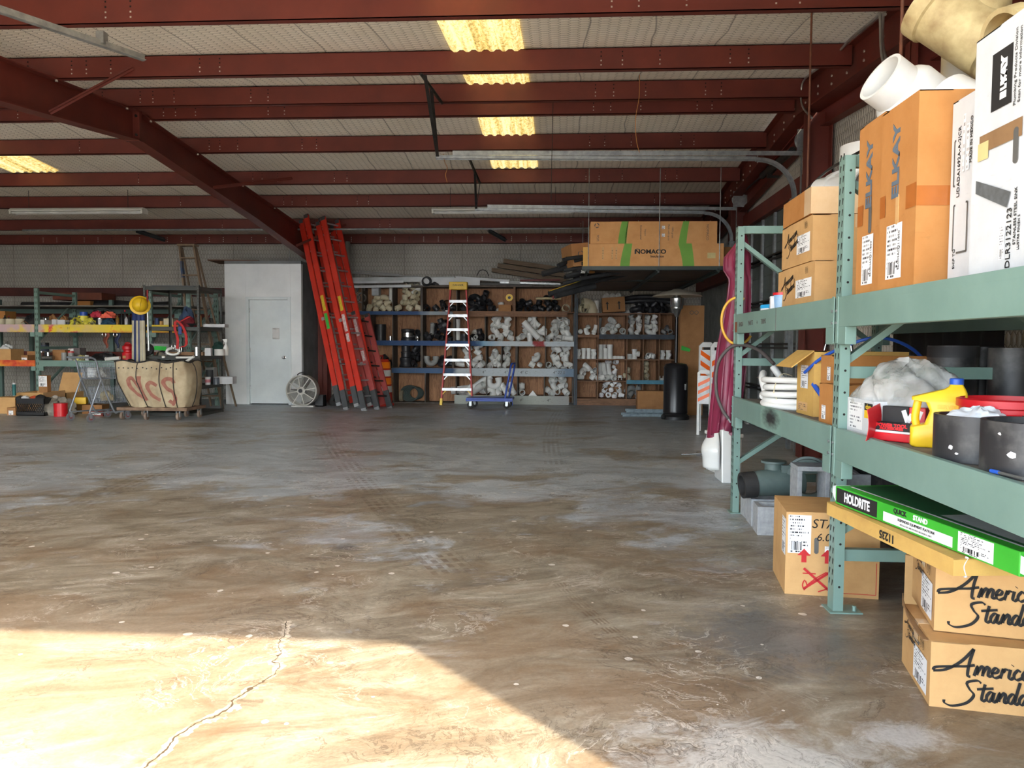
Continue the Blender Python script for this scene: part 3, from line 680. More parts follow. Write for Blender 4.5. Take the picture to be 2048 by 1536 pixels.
# white carton with outline print
xw = 1.40
ya, yb = 2.925, aX(1955, 400, xw).y
t, A, B, C = rackbox('narrow tall white carton with outlined print between the orange carton and the larger white carton', xw, ya, yb, .62, SH2, .66, M_CARDW, tape=None)
w = ya-yb
text(t, 'UDADA1692A-A-2JCR', .026, A, w*.30, .44, M_INK, PI/2); plate(t, A, w*.42, .40, w*.5, .60, M_PRINTW, 'fine_print'); plate(t, A, w*.55, .40, w*.66, .56, M_PRINTW, 'fine_print'); text(t, 'MADE IN MEXICO', .02, A, w*.72, .5, M_INK, PI/2); text(t, 'SHIP TO', .02, A, w*.22, .1, M_INK, PI/2)
sq = MB(); strokes(sq, [[(w*.17,.52),(w*.12,.52)],[(w*.12,.52),(w*.12,.36)],[(w*.12,.36),(w*.17,.36)],[(w*.22,.29),(w*.16,.29)],[(w*.16,.29),(w*.16,.13)],[(w*.6,.29),(w*.66,.29)],[(w*.66,.29),(w*.66,.12)],[(w*.66,.12),(w*.3,.12)]], .007, A, nib=0, k=1)
obj('outline_print', sq, M_INKG, t); plate(t, A, w*.84, .5, w*.92, .56, M_LAB, 'small_label')
# large white carton
xe = 1.325
def pu(px, py, x, ya): p = aX(px, py, x); return ya-p.y, p.z-SH2
ya, yb = aX(1946, 300, xe).y, 1.93
h = .765
t, A, B, C = rackbox('large white carton with black panel and hand slot on the top shelf', xe, ya, yb, .60, SH2, h, M_CARDW, tape=None)
w = ya-yb
u0, v0 = pu(1982, 226, xe, ya); u1, v1 = pu(2028, 83, xe, ya)
plate(t, A, u0, v0, u1, v1, M_BLACKP, 'black_panel')
text(t, 'ELKAY', (u1-u0)*.34, A, u0+(u1-u0)*.60, (v0+v1)/2, M_WHITE, PI/2, .004, 0, 1.12)
for k, wd in enumerate(('Plumbing Products Division', 'Scan for more information')):
    text(t, wd, .017, A, u1+.016+.022*k, (v0+v1)/2+.01, M_INKG, PI/2, 0, 0, 1.2)
pt = MB(); F_ = lambda pts: [A @ Vector((a, b, .001)) for a, b in pts]
ua, va = pu(1960, 275, xe, ya); ub, vb = pu(2046, 235, xe, ya)
pt.add(F_([(ua,vb-.05),(ub,vb-.05),(ub,vb+.005),(ua,vb+.005)]), [(0,1,2,3)])
obj('torn_patch', pt, M_CARDIN, t)
ua, va = pu(1957, 312, xe, ya); obj('masking_tape', MB().add([A @ Vector((a, b, .0022)) for a, b in ((ua,va-.02),(ua+.06,va-.02),(ua+.06,va+.035),(ua,va+.035))], [(0,1,2,3)]), mat('tan tape', (216,200,140), None, 4, .5), t)
a_ = [pu(*p, xe, ya) for p in ((1952,388),(1953,362),(2022,383),(2014,415))]
obj('duct_tape', MB().add([A @ Vector((a, b, .0016)) for a, b in a_], [(3,2,1,0)]), mat('grey duct tape', (98,100,100), (120,124,126), 30, .3, .2), t)
us, vs_ = pu(2032, 290, xe, ya)
obj('hand_slot', MB().prism([(us+.013*math.cos(q), vs_+(.04 if math.sin(q) > 0 else -.04)+.013*math.sin(q)) for q in np.linspace(0, 2*PI, 17)[:-1]], -.001, .0015, ((1,0,0),(0,0,1),(0,-1,0))), M_INKG, t)
u0, v0 = pu(2020, 455, xe, ya)
text(t, 'DLR3122123', .034, A, u0-.005, v0-.03, M_INK, PI/2)
text(t, 'STAINLESS STEEL SINK', .017, A, u0+.025, v0+.03, M_INK, PI/2); text(t, 'LUSTRE FINISH 2', .014, A, u0+.045, v0-.02, M_INK, PI/2)
plate(t, A, u0-.055, v0-.09, u0-.025, v0+.01, M_LAB, 'bar_code')
# small cartons between the upright and the tall ones, on the far bay's end
def skewbox(label, px, py, w, d, h, z, rz, m=None, x=None, tape=None, **k):
    p = G(px, py, z); return carton(label, (p.x if x is None else x, p.y, z), (w, d, h), rz, m, tape=tape, **k)
# bathroom cartons on the far bay's top shelf, two high, a third long taped one across them
Z0 = SH2+.002
t1 = thing('cardboard_box', 'x', 'box')
bpy.data.objects.remove(t1)
xa = 1.36
for k, (pl, pr, z, h, lab) in enumerate(((1556, 1628, Z0, .245, 'bathroom fixture carton with brush script on the far bay top shelf, lower of the two'),
                                         (1564, 1624, Z0+.25, .25, 'bathroom fixture carton with brush script on the far bay top shelf, upper of the two'))):
    ya, yb = aX(pl, 600-90*k, xa).y, aX(pr, 600-90*k, xa).y
    t, A, B, C = carton(lab, (xa, ya, z), (ya-yb, .5, h), RZ, M_CARD)
    w = ya-yb
    maker_mark(t, A @ Matrix.Translation((w*.12, h*.50, 0)) @ Matrix.Rotation(.24, 4, 'Z'), .0225, .045, 0, .34); arrows_mark(t, A, w*.80, h*.84, h*.085)
    plate(t, A, w*.52, h*.24, w*.93, h*.66, M_LAB, 'shipping_label')
ya, yb = aX(1560, 440, 1.34).y, aX(1618, 420, 1.34).y
t, A, B, C = carton('long orange brown carton with shiny tape lying on the script cartons', (1.36, ya, Z0+.505), (ya-yb, .80, .145), RZ-.02, M_CARDO, tape=None)
w = ya-yb
obj('tape_strip', MB().add([A @ Vector(p) for p in ((w-.12,0,.001),(w,0,.001),(w,.145,.001),(w-.12,.145,.001))]+[B @ Vector(p) for p in ((0,0,.001),(.3,0,.001),(.3,.145,.001),(0,.145,.001))], [(0,1,2,3),(4,5,6,7)]), M_CTAPE, t)
# bits at the far end of that shelf
def cup(label, name, cat, p, r, h, m, lid=None, taper=1.0, z=None, **k):
    t = thing(name, label, cat, p, **k)
    obj('container_body', MB().lathe([(0,0),(r*taper,0),(r,h*.96),(r*1.02,h),(r*.94,h),(r*.9*taper,.006),(0,.006)], 20), m, t, 40)
    if lid: obj('lid', MB().lathe([(r*1.06,h-.012),(r*1.06,h+.004),(0,h+.005)], 20), lid, t, 40)
    return t
p = G(1497, 622, Z0); cup('clear tub with red rim on the far end of the top shelf', 'plastic_tub', 'tub', (1.37, p.y, Z0), .05, .11, mat('frosted blue plastic', (150,180,205), (120,160,200), 20, .3), M_RED2, .85)
p = G(1540, 612, Z0); solo('small_packet', 'blue and white packet lying on the far end of the top shelf', 'packet', MB().box(-.07,-.05,0,.07,.05,.05).mi(1).box(-.071,-.051,.022,.071,.051,.0505), [M_WHITE, mat('sky blue print', (40,160,220), None, 5, .5)], (1.38, 5.15, Z0), .3, bevel=.006)
t = solo('small_tin', 'white square tin on the far end of the top shelf', 'tin', MB().box(-.06,-.045,0,.06,.045,.09).box(-.063,-.048,.082,.063,.048,.094), M_CARDW, (1.37, 4.98, Z0), -.2, bevel=.006)
t, A, B, C = carton('small white carton with a black sketch print beside the lower script carton', (1.385, 4.87, Z0), (.10, .2, .15), RZ, M_CARDW, tape=None); plate(t, A, .02, .07, .08, .13, M_PRINTW, 'printed_sketch')
q = MB(); r_ = random.Random(5)
q.grid(lambda u, v: (.11*math.cos(u*2*PI)*(.5+.5*math.sin(v*2.6+.3))*(1+.25*math.sin(u*31+v*9)), .11*math.sin(u*2*PI)*(.5+.5*math.sin(v*2.6+.3))*(1+.2*math.cos(u*23)), v*.33), 28, 8, True)
bag = solo('plastic_bag', 'crumpled blue and grey plastic bag behind the script cartons', 'bag', q, mat('crumpled blue film', (60,130,190), (190,200,206), 9, .3), (1.55, 5.12, Z0), smooth=30)
q = MB().grid(lambda u, v: (.10*math.cos(u*2*PI)*(.4+.6*v)*(1+.2*math.sin(u*25)), .07*math.sin(u*2*PI)*(.4+.6*v), .26*v), 24, 6, True)
solo('plastic_wrap', 'bundle of grey crumpled wrap between the tin and the lower script carton', 'wrap', q, mat('grey film', (150,142,132), (108,100,92), 12, .35), (1.60, 4.95, Z0), smooth=30)
# right of the upright: three small boxes seen between it and the orange cartons
t, A, B, C = carton('small kraft box with black ring logo between upright and orange carton', (1.48, 3.98, Z0), (.24, .24, .16), -PI/2+.65, M_CARD); text(t, '=G=', .05, A, .16, .12, M_INK)
t, A, B, C = carton('torn carton covered by white printed sheets behind the small ring logo box', (1.66, 4.02, Z0), (.3, .42, .30), -PI/2+.55, M_CARDD, tape=None)
obj('printed_sheet', MB().grid(lambda u, v: (.02+u*.28, -.004-.02*math.sin(v*3), .17+v*.17+.02*u), 4, 4), M_LAB, t); plate(t, B, .02, .15, .22, .32, M_LAB, 'printed_sheet')
t, A, B, C = carton('kraft carton with brush script lying on the torn carton behind the upright', (1.70, 4.05, Z0+.305), (.34, .5, .17), -PI/2+.9, M_CARD); maker_mark(t, A, .019, .14, .10, .24)
# reddish board lying over the frames, and big white drain fittings on it
solo('plywood_board', 'reddish plywood board lying across the tops of the rack boxes', 'board', MB().box(0,0,0,.62,.95,.018), mat('red brown plywood', (156,92,52), (120,66,38), 3, .7), (1.70, 3.98, 2.135), rot=(-.02,.03,.05))
solo('plywood_board', 'plywood board leaning upright behind the taped orange carton', 'board', MB().box(0,0,0,.02,.50,.62), mat('orange plywood', (190,120,64), (160,94,48), 3, .7), (1.62, 5.02, Z0), rot=(0,0,-.2))
def branch_fitting(name, label, cat, segs, m, loc, rot, n=28, k=1.0):
    """Large drain fitting: hollow sockets with rims."""
    mb = MB()
    for p0, p1, r in segs:
        p0, p1 = Vector(p0), Vector(p1); L = (p1-p0).length; s = min(.07*k, L*.4)
        mb.lathe([(r*.93, L), (r*1.09, L), (r*1.09, L-s), (r*1.0, L-s-.008), (r*1.0, 0), (r*.92, 0), (r*.93, L)], n, p0, p1-p0)
    return solo(name, label, cat, mb, m, loc, rot=rot, smooth=40)
WZ = 2.17
solo('drain_tee', 'large white drain tee standing on the boards behind the far upright', 'pipe fitting', MB().lathe([(.15,0),(.165,0),(.165,.09),(.15,.1),(.15,.27),(.175,.28),(.175,.38),(.155,.38),(.14,.02),(.15,0)], 32).lathe([(.13,.10),(.13,.24),(.145,.25),(.145,.32),(.12,.32),(.12,.12)], 28, (0,0,.14), (-.25,.97,0)), M_PVC, (1.97, 5.20, 2.16), smooth=40)
solo('drain_elbow', 'white drain pipe end lying beside the large standing tee', 'pipe fitting', MB().lathe([(.105,0),(.12,0),(.12,.10),(.11,.11),(.11,.34),(.10,.34),(.10,0)], 28, (0,0,.12), (.5,-.85,.0)), M_PVC, (1.72, 5.32, 2.12), smooth=40)
solo('drain_reducer', 'white drain reducer with open mouth tilted up on top of the tall orange cartons', 'pipe fitting', MB().lathe([(.135,0),(.15,0),(.15,.12),(.135,.15),(.115,.17),(.115,.27),(.10,.27),(.10,.16),(.135,.02),(.135,0)], 32), M_PVC, (1.66, 3.74, 2.34), rot=(-.2, -1.05, .5), smooth=40)
solo('drain_pipe', 'white pipe end with a thick rim behind the tilted reducer', 'pipe fitting', MB().pipe((0,0,0),(.0,0,.26),.12,.105,28), M_PVC, (1.80, 3.42, 2.185), rot=(-.95,0,.5), smooth=40)
solo('pipe_coupling', 'white pipe ring lying on its side behind the far orange carton', 'pipe fitting', MB().pipe((0,0,0),(0,0,.14),.10,.085,28), M_PVC, (1.95, 4.55, 2.28), rot=(1.35,0,.25), smooth=40)
yy_ = 2.55
branch_fitting('sewer_wye', 'dirty yellowed sewer wye lying across the tops of the white cartons', 'pipe fitting', [((0,0,0),(0,0,.42),.14),((0,0,.02),(0,0,-.22),.14),((0,0,.1),(.27,0,.36),.12)], M_PVCD, (1.98, 3.74, 2.60), (-.35, -.75, -.15))
branch_fitting('sewer_tee', 'grey yellowed sewer tee standing behind the dirty wye', 'pipe fitting', [((0,0,.3),(0,0,.62),.13),((0,0,.3),(0,0,0),.13),((0,0,.42),(.3,0,.42),.11)], mat('grey yellowed plastic', (176,176,168), (196,178,126), 4, .55), (2.12, 4.28, 2.32), (0,0,-.6))
branch_fitting('sewer_elbow', 'yellowed sewer elbow on top of the pile near the ceiling', 'pipe fitting', [((0,0,0),(0,.0,.34),.13),((0,0,0),(-.24,0,-.16),.13)], M_PVCD, (2.00, 3.25, 2.52), (.35,.25,.3))
branch_fitting('sewer_coupling', 'grey sewer coupling with rusty rim above the large white carton', 'pipe fitting', [((0,0,.1),(0,0,.4),.13),((0,0,.1),(0,0,-.15),.13)], mat('grey tan plastic', (190,184,168), (206,182,128), 3, .5), (1.98, 2.72, 2.46), (.5,-.35,.2))
solo('loose_cardboard', 'orange cardboard flap sticking out above the white cartons', 'cardboard', MB().box(0,0,0,.3,.16,.01), M_CARDO, (1.52, 2.80, 2.135), rot=(.1,-.2,.2))
# ------------------------------------------------ lower shelf, near bay
Z1 = SH1+.002
wb = G(1682, 856, Z1); wr = G(1745, 868, Z1)
t = thing('cardboard_box', 'open white carton full of crumpled clear film on the lower shelf', 'box', (1.325, 3.66, Z1), RZ)
w, d, h = .30, .40, .155
mb = MB().box(0,0,0,w,.006,h).box(0,d-.006,0,w,d,h).box(0,.006,0,.006,d-.006,h).box(w-.006,.006,0,w,d-.006,h).box(.006,.006,0,w-.006,d-.006,.006)
obj('carton_body', mb, M_CARDW, t); A = Ff(w,d,h); B = Fr(w,d,h)
plate(t, A, .20, h*.72, .29, h*.92, M_BLACKP, 'black_label'); plate(t, A, .20, h*.5, .29, h*.72, M_YEL, 'yellow_label'); text(t, 'elago', .03, A, .245, h*.82, M_YEL); plate(t, A, .02, .02, .18, h*.9, M_PRINTW, 'fine_print')
def film_mat():
    g = N('clear crumpled film'); v = g.obj()
    g.bump(g.noise(v, 7, 3, .5, .8), .7, .03)
    g.b.inputs['Base Color'].default_value = rgb(205,205,200); g.b.inputs['Roughness'].default_value = .16
    g.b.inputs['Alpha'].default_value = .55
    cr = g.noise(v, 5, 3, .5, 1.0)
    g.put(g.b.inputs['Alpha'], g.ramp(cr, [(.35, .38), (.66, .74)])); g.put(g.b.inputs['Base Color'], g.ramp(cr, [(.35, rgb(186,186,178)), (.7, rgb(226,226,224))]))
    return g.m
M_FILM = film_mat()
def blob(sx, sy, sz, amp, seed, nu=26, nv=14, top=.0, k=1.0):
    r_ = random.Random(seed); ph = [r_.uniform(0, 6.28) for _ in range(8)]
    def fn(u, v):
        a = u*2*PI; b = v*PI*.5*k
        q = 1+amp*(math.sin(3*a+ph[0]+4*b)+.7*math.sin(7*a+ph[1])*math.sin(5*b+ph[2])+.6*math.sin(11*a+ph[3]+9*b))
        return (sx*math.cos(a)*math.cos(b)*q, sy*math.sin(a)*math.cos(b)*q, sz*math.sin(b)*q)
    return MB().grid(fn, nu, nv, True)
solo('plastic_film', 'big crumpled sheet of clear film bulging out of the open white carton', 'plastic film', blob(.19,.24,.19,.075,4,40,20), M_FILM, (1.52, 3.49, Z1+.13), .4, smooth=60)
# drill accessory box, red and black
t = thing('retail_box', 'red and black tool accessory box, torn open, in front of the yellow jug', 'box', (1.295, 3.32, Z1), -.9)
w, d, h = .17, .12, .075
obj('carton_body', MB().box(0,0,0,w,d,h*.45).mi(1).box(0,0,h*.45,w,d,h*.58).mi(2).box(0,0,h*.58,w,d,h), [M_RED2, M_WHITE, M_BLACKP], t, bevel=.004)
text(t, 'POWER TOOL', .02, Ff(w,d,h), w*.55, h*.86, M_RED2, bold=.001); text(t, 'ACCESSORIES', .016, Ff(w,d,h), w*.55, h*.70, M_RED2, bold=.001)
t = thing('retail_box', 'red and black tool box with white angular mark standing behind the torn one', 'box', (1.35, 3.335, Z1), -.75)
w, d, h = .17, .07, .14
obj('carton_body', MB().box(0,0,0,w*.62,d,h).mi(1).box(w*.62,0,0,w,d,h), [M_BLACKP, M_RED2], t, bevel=.004)
zz = MB(); strokes(zz, [[(w*.5,h*.9),(w*.6,h*.55)],[(w*.6,h*.55),(w*.7,h*.8)],[(w*.7,h*.8),(w*.8,h*.55)],[(w*.8,h*.55),(w*.9,h*.9)]], .018, Ff(w,d,h), nib=0, k=1)
obj('angular_mark', zz, M_WHITE, t)
zz = MB().grid(lambda u, v: (-.012+.01*math.sin(v*3), -.13+u*.13, v*.13+.02*u), 3, 5); obj('torn_flap', zz, M_RED2, t, solid=.002)
# yellow oil jug
t = thing('oil_jug', 'yellow plastic oil jug with blue cap and side handle', 'jug', (1.47, 3.10, Z1), -.45); t.scale = (.72, .75, .74)
def rrect(a, b, n=6, k=.3):
    r = min(a, b)*k; out = []
    for cx, cy, s in ((a-r,b-r,0),(-a+r,b-r,1),(-a+r,-b+r,2),(a-r,-b+r,3)):
        for i in range(n): t_ = (s+i/(n-1))*PI/2; out.append((cx+r*math.cos(t_), cy+r*math.sin(t_)))
    return out
def loft(rings):
    mb = MB(); n = len(rings[0]); vs = [p for r in rings for p in r]
    fs = [(j*n+i, j*n+(i+1) % n, (j+1)*n+(i+1) % n, (j+1)*n+i) for j in range(len(rings)-1) for i in range(n)]
    fs += [tuple(range(n-1,-1,-1)), tuple(range((len(rings)-1)*n, len(rings)*n))]
    return mb.add(vs, fs)
rg = []
for z, a, b, cx in ((0,.125,.07,0),(.012,.135,.078,0),(.105,.135,.078,0),(.12,.10,.076,.032),(.19,.088,.072,.045),(.235,.098,.07,.035)):
    rg.append([(x+cx, y, z) for x, y in rrect(a, b)])
for z, a, b, cx in ((.245,.13,.066,.0),(.262,.132,.06,.0),(.285,.09,.052,.04),(.305,.05,.045,.072),(.318,.036,.036,.078),(.33,.03,.03,.078)):
    rg.append([(x+cx, y, z) for x, y in rrect(a, b)])
obj('jug_body', loft(rg), M_YEL, t, 50)
obj('jug_handle', MB().tube(smoothpts([(-.10,0,.09),(-.113,0,.14),(-.11,0,.19),(-.10,0,.25)], 4), .021, 10), M_YEL, t, 60)
obj('cap', MB().lathe([(.034,0),(.034,.028),(.03,.032),(0,.032)], 24, (.078,0,.33)), M_BLUE, t, 40)
text(t, 'SERVICE', .03, face((0,-.0735,0),(1,0,0),(0,0,1)), .045, .215, M_YEL, bold=.001)
# red lid-like tub behind the black rings
t = thing('plastic_pail', 'round red plastic pail with ribbed rim behind the short black pipe rings', 'pail', (1.62, 2.90, Z1))
obj('container_body', MB().lathe([(0,0),(.15,0),(.155,.13),(.165,.135),(.165,.15),(.158,.155),(.158,.17),(.168,.175),(.168,.20),(.155,.205),(.155,.19),(.148,.02),(0,.02)], 40), M_RED2, t, 40)
# short black rings of big pipe
M_BPIPE = mat('scuffed black pipe', (42,42,44), (112,110,106), 6, .42, lo=.45, hi=.8, bump=.1)
for px, py, r, h, lab in ((1895, 905, .145, .155, 'short scuffed ring of black pipe holding white rags, next to the yellow jug'), (2010, 935, .155, .165, 'short scuffed ring of black pipe with white paint spots at the shelf edge')):
    p = G(px, py, Z1)
    c = Vector((RXF+.02+r, {.145: 2.76, .155: 2.45}[r], Z1))
    q = solo('pipe_ring', lab, 'pipe', MB().pipe((0,0,0),(0,0,h),r,r-.016,48), M_BPIPE, c, smooth=40)
M_RAG = mat('white rag', (226,228,230), (196,200,204), 8, .8)
for q_, a_, z_, r0_ in ((0, 3.6, .05, .009), (0, 3.75, .03, .005), (1, 3.75, .07, .011), (1, 4.4, .11, .006), (1, 4.1, .02, .007), (1, 3.5, .13, .005)):
    pr_ = [o for o in COL.objects if o.name.startswith('pipe_ring')][q_]; R0 = (.145, .155)[q_]
    obj('paint_spot', MB().add([((R0+.001)*math.cos(a_+dx), (R0+.001)*math.sin(a_+dx), z_+dz) for dx, dz in ((r0_/R0*math.cos(k)*random.uniform(.7,1.4), r0_*math.sin(k)*random.uniform(.6,1.1)) for k in np.linspace(0, 2*PI, 11)[:-1])], [tuple(range(10))]), M_WHITE, pr_, label='white paint spot')
solo('shop_rag', 'crumpled white rag stuffed in the black pipe ring by the jug', 'rag', blob(.11,.10,.06,.12,9), M_RAG, (1.45, 2.77, Z1+.115), smooth=50)
solo('plastic_film', 'crumpled clear wrap lying behind the nearest black pipe ring', 'plastic film', blob(.15,.13,.11,.1,12), M_FILM, (1.66, 2.55, Z1+.09), smooth=60)
solo('plastic_film', 'smaller crumpled clear film between the yellow jug and the tall black pipes', 'plastic film', blob(.13,.18,.22,.09,15), M_FILM, (1.86, 3.02, Z1), smooth=60)
t, A, B, C = carton('low kraft carton with torn top behind the nearest black pipe ring', (1.95, 2.82, Z1), (.3, .25, .11), -1.2, M_CARDD)
# tall black pipes at the back
for k, (px, py, r, top) in enumerate(((1878, 830, .115, 728), (1932, 838, .10, 726), (1992, 838, .105, 736))):
    x = (1.98, 2.16, 2.08)[k]; y = x*CAMF/(px-1122.7)*1.0
    h = (.395, .39, .385)[k]
    lab = ('tall black pipe with grey band at the back of the lower shelf, beside the film', 'tall black pipe behind and between the other two upright ones', 'tall black pipe with white streak standing by the rear rack post')[k]
    t = thing('black_pipe', lab, 'pipe', (x, y, Z1))
    obj('pipe_wall', MB().pipe((0,0,0),(0,0,h),r,r-.014,36), M_BPIPE, t, 40)
    if k == 0: obj('pipe_band', MB().pipe((0,0,h-.06),(0,0,h-.005),r+.003,r-.002,36), mat('dark grey band', (58,58,60), None, 5, .6), t, 40)
t, A, B, C = carton('white flat carton standing behind the tall black pipes', (2.24, 2.60, Z1), (.3, .05, .22), RZ, M_CARDW)
solo('pen', 'blue marker pen lying on the edge of the lower beam', 'pen', MB().cyl((0,0,0),(0,.035,0),.006,n=10).mi(1).cyl((0,-.10,0),(0,0,0),.0045,n=10), [M_BLUE, M_INKG], (RXF+.012, 2.36, Z1+.018), .12)
# ------------------------------------------------ lower shelf, far bay
t = thing('hose_coil', 'coil of white tubing with open end on the far bay lower shelf', 'tubing', (1.58, 4.98, Z1))
mb = MB()
for k in range(5):
    rr_ = .255-.012*(k % 2)
    pts = [(rr_*1.15*math.cos(a), rr_*math.sin(a), .022+.036*k+.012*math.sin(a+k)) for a in np.linspace(0, 2*PI, 40)[:-1]]
    mb.tube(pts, .019, 10, True)
mb.tube(smoothpts([(-.14,.24,.07),(-.25,.18,.07),(-.27,.13,.06)], 5), .021, 12)
obj('tubing', mb, M_PVC, t, 60)
obj('tubing_end', MB().pipe((-.19,.0,.025),(-.20,.16,.025),.024,.017,16).tube(smoothpts([(-.21,.26,.05),(-.23,.30,.16),(-.2,.4,.2)],5),.024,10), M_PVC, t, 50)
obj('tie_cord', MB().tube(smoothpts([(-.2,-.12,.0),(-.27,-.13,.1),(-.22,-.1,.21),(-.14,-.06,.2)],5), .003, 6), mat('cream cord', (226,214,176)), t)
t, A, B, C = carton('tan carton with open flap and white label on the far bay lower shelf', (1.38, 4.62, Z1), (.30, .34, .36), RZ, M_CARDY, tape=None)
plate(t, A, .07, .15, .2, .28, M_LAB, 'shipping_label'); plate(t, A, .02, .02, .2, .07, M_PRINT, 'fine_print')
obj('open_flap', MB().box(0,-.15,0,.30,0,.006), M_CARDY, t).matrix_local = Matrix.Translation((0,.0,.36)) @ Matrix.Rotation(.65,4,'X')
for k in range(5): pass
t, A, B, C = carton('narrow orange brown carton with small bar code by the near upright, upper', (1.40, 4.27, Z1+.19), (.17, .55, .15), RZ, M_CARDO, tape=None); plate(t, A, .1, .02, .15, .09, M_LAB2, 'bar_code')
t, A, B, C = carton('narrow orange brown carton with small bar code by the near upright, lower', (1.40, 4.27, Z1), (.17, .55, .185), RZ, M_CARDO, tape=None); plate(t, A, .1, .02, .15, .09, M_LAB2, 'bar_code')
t, A, B, C = carton('flat orange carton on edge just behind the near upright, lower shelf', (1.33, 4.07, Z1), (.19, .5, .20), RZ, M_CARDO, tape=None); plate(t, A, .04, .02, .10, .09, M_LAB2, 'bar_code')
t, A, B, C = carton('tan flat carton with ribbed edge between the open flap carton and the orange ones', (1.52, 4.33, Z1), (.15, .3, .36), RZ, M_CARDY, tape=None)
solo('blue_hose', 'bright blue hose arching between the two bays', 'hose', MB().tube(smoothpts([(1.36,4.42,1.10),(1.42,4.25,1.2),(1.58,4.08,1.29),(1.76,4.1,1.26),(1.92,4.2,1.15),(1.97,4.28,.97),(1.96,4.35,Z1+.01)], 8), .009, 8), M_BLUE, smooth=60)
solo('blue_marker', 'blue cap lying against the narrow orange cartons', 'cap', MB().cyl((0,0,0),(.02,-.08,-.06),.013,n=10), M_BLUE, (1.385, 4.34, Z1+.18))
t = thing('utility_sink', 'stainless sink with faucet holes lying on the far bay lower shelf', 'sink', (1.75, 5.35, Z1), -1.2)
obj('basin', MB().box(-.3,-.22,.0,.3,.22,.012).box(-.3,-.22,.012,-.29,.22,.16).box(.29,-.22,.012,.3,.22,.16).box(-.29,.21,.012,.29,.22,.16).box(-.29,-.22,.012,.29,-.21,.16), M_STEEL, t)
obj('deck_rim', MB().box(-.34,-.26,.16,.34,-.21,.168).box(-.34,.21,.16,.34,.34,.168), M_STEEL, t)
f = thing('faucet', 'chrome gooseneck faucet standing on the stainless sink', 'faucet', (1.88, 5.15, Z1+.17), -.6)
obj('spout', MB().tube(smoothpts([(0,0,0),(0,0,.2),(-.03,0,.26),(-.09,0,.28),(-.15,0,.25),(-.17,0,.19)],6), .010, 10), M_STEEL, f, 60)
for q in (-.09, .0, .09): obj('handle', MB().lathe([(.018,0),(.018,.02),(.011,.03),(.013,.05),(0,.052)],12,(.02,q,0)), M_STEEL, f, 40)
solo('tool_tray', 'grey sheet metal pan leaning behind the white tubing', 'pan', MB().box(-.18,-.15,0,.18,.15,.01).box(-.18,-.15,0,.18,-.14,.12).box(-.18,.14,0,.18,.15,.12).box(.17,-.15,0,.18,.15,.12), M_GALV, (1.83, 4.72, Z1+.22), .2)
solo('rubber_sheet', 'black speckled foam slab standing on the lower shelf behind the tubing', 'foam slab', MB().box(0,0,0,.08,.42,.2), mat('black speckled foam', (34,33,32), (110,104,96), 40, .95, lo=.55, hi=.72), (1.86, 5.3, Z1), .1)
solo('pvc_pipe', 'short white pipe leaning up behind the tubing on the far bay', 'pipe', MB().pipe((0,0,0),(-.12,.14,.22),.024,.018,16), M_PVC, (1.62, 5.45, Z1+.02), smooth=40)
solo('red_rag', 'red rag bunched between the tubing and the open carton', 'rag', blob(.07,.06,.05,.12,3), mat('red cloth', (186,30,38), (150,24,30), 9, .85), (1.58, 4.74, Z1+.20), smooth=50)
# ------------------------------------------------ on the floor under the rack
pA, pB = G(1560, 1185), G(1757, 1199)
pc = G(1569, 1187)                                             # its near lower corner
ang = math.atan2(pB.y-pc.y, pB.x-pc.x)
t, A, B, C = carton('kraft carton with two red arrows on the floor by the near upright', (pc.x, pc.y, 0), ((pB-pc).length, .42, .42), ang, M_CARD, tape=None)
w, h = (pB-pc).length, .42
plate(t, A, .01, h*.50, w*.27, h*.96, M_LAB, 'shipping_label')
L_ = face((0,.42,0),(0,-1,0),(0,0,1)); plate(t, L_, .30, h*.46, 0.415, h*.9, M_LAB, 'shipping_label')
rm = MB()
for q in (.20, .45):
    u = w*q; rm.prism([(u-.012,.165),(u+.012,.165),(u+.012,.20),(u+.032,.20),(u,.235),(u-.032,.20),(u-.012,.20)], 0, .001, ((1,0,0),(0,0,1),(0,-1,0)))
strokes(rm, [[(w*.2,.03),(w*.52,.135)],[(w*.2,.135),(w*.5,.02)]], .012, A, nib=0, k=1)
strokes(rm, [[(w*.19,.05),(w*.21,.025),(w*.24,.05),(w*.21,.075),(w*.19,.05)],[(w*.24,.05),(w*.44,.12),(w*.53,.06),(w*.36,.02)],[(w*.19,.11),(w*.33,.11)]], .006, A, nib=0, k=2)
fr_ = [[(w*.82,h*.88),(w*.98,h*.88)],[(w*.98,h*.88),(w*.98,h*.72)],[(w*.97,.02),(w*.6,.02)],[(w*.97,.02),(w*.97,.18)]]
strokes(rm, fr_, .003, A, nib=0, k=1); obj('red_print', rm, M_INKR, t)
text(t, 'STATE', .065, A, w*.48, h*.86, M_INK, 0, 0, .2); text(t, '6.0', .055, A, w*.40, h*.70, M_INK, 0, 0, .2); plate(t, A, w*.42, h*.50, w*.56, h*.60, M_LAB2, 'small_label')
obj('hand_slot', MB().prism([(w*.33+.011*math.cos(q), h*.60+(.03 if math.sin(q) > 0 else -.03)+.011*math.sin(q)) for q in np.linspace(0, 2*PI, 17)[:-1]], -.001, .001, ((1,0,0),(0,0,1),(0,-1,0))), M_INKG, t)
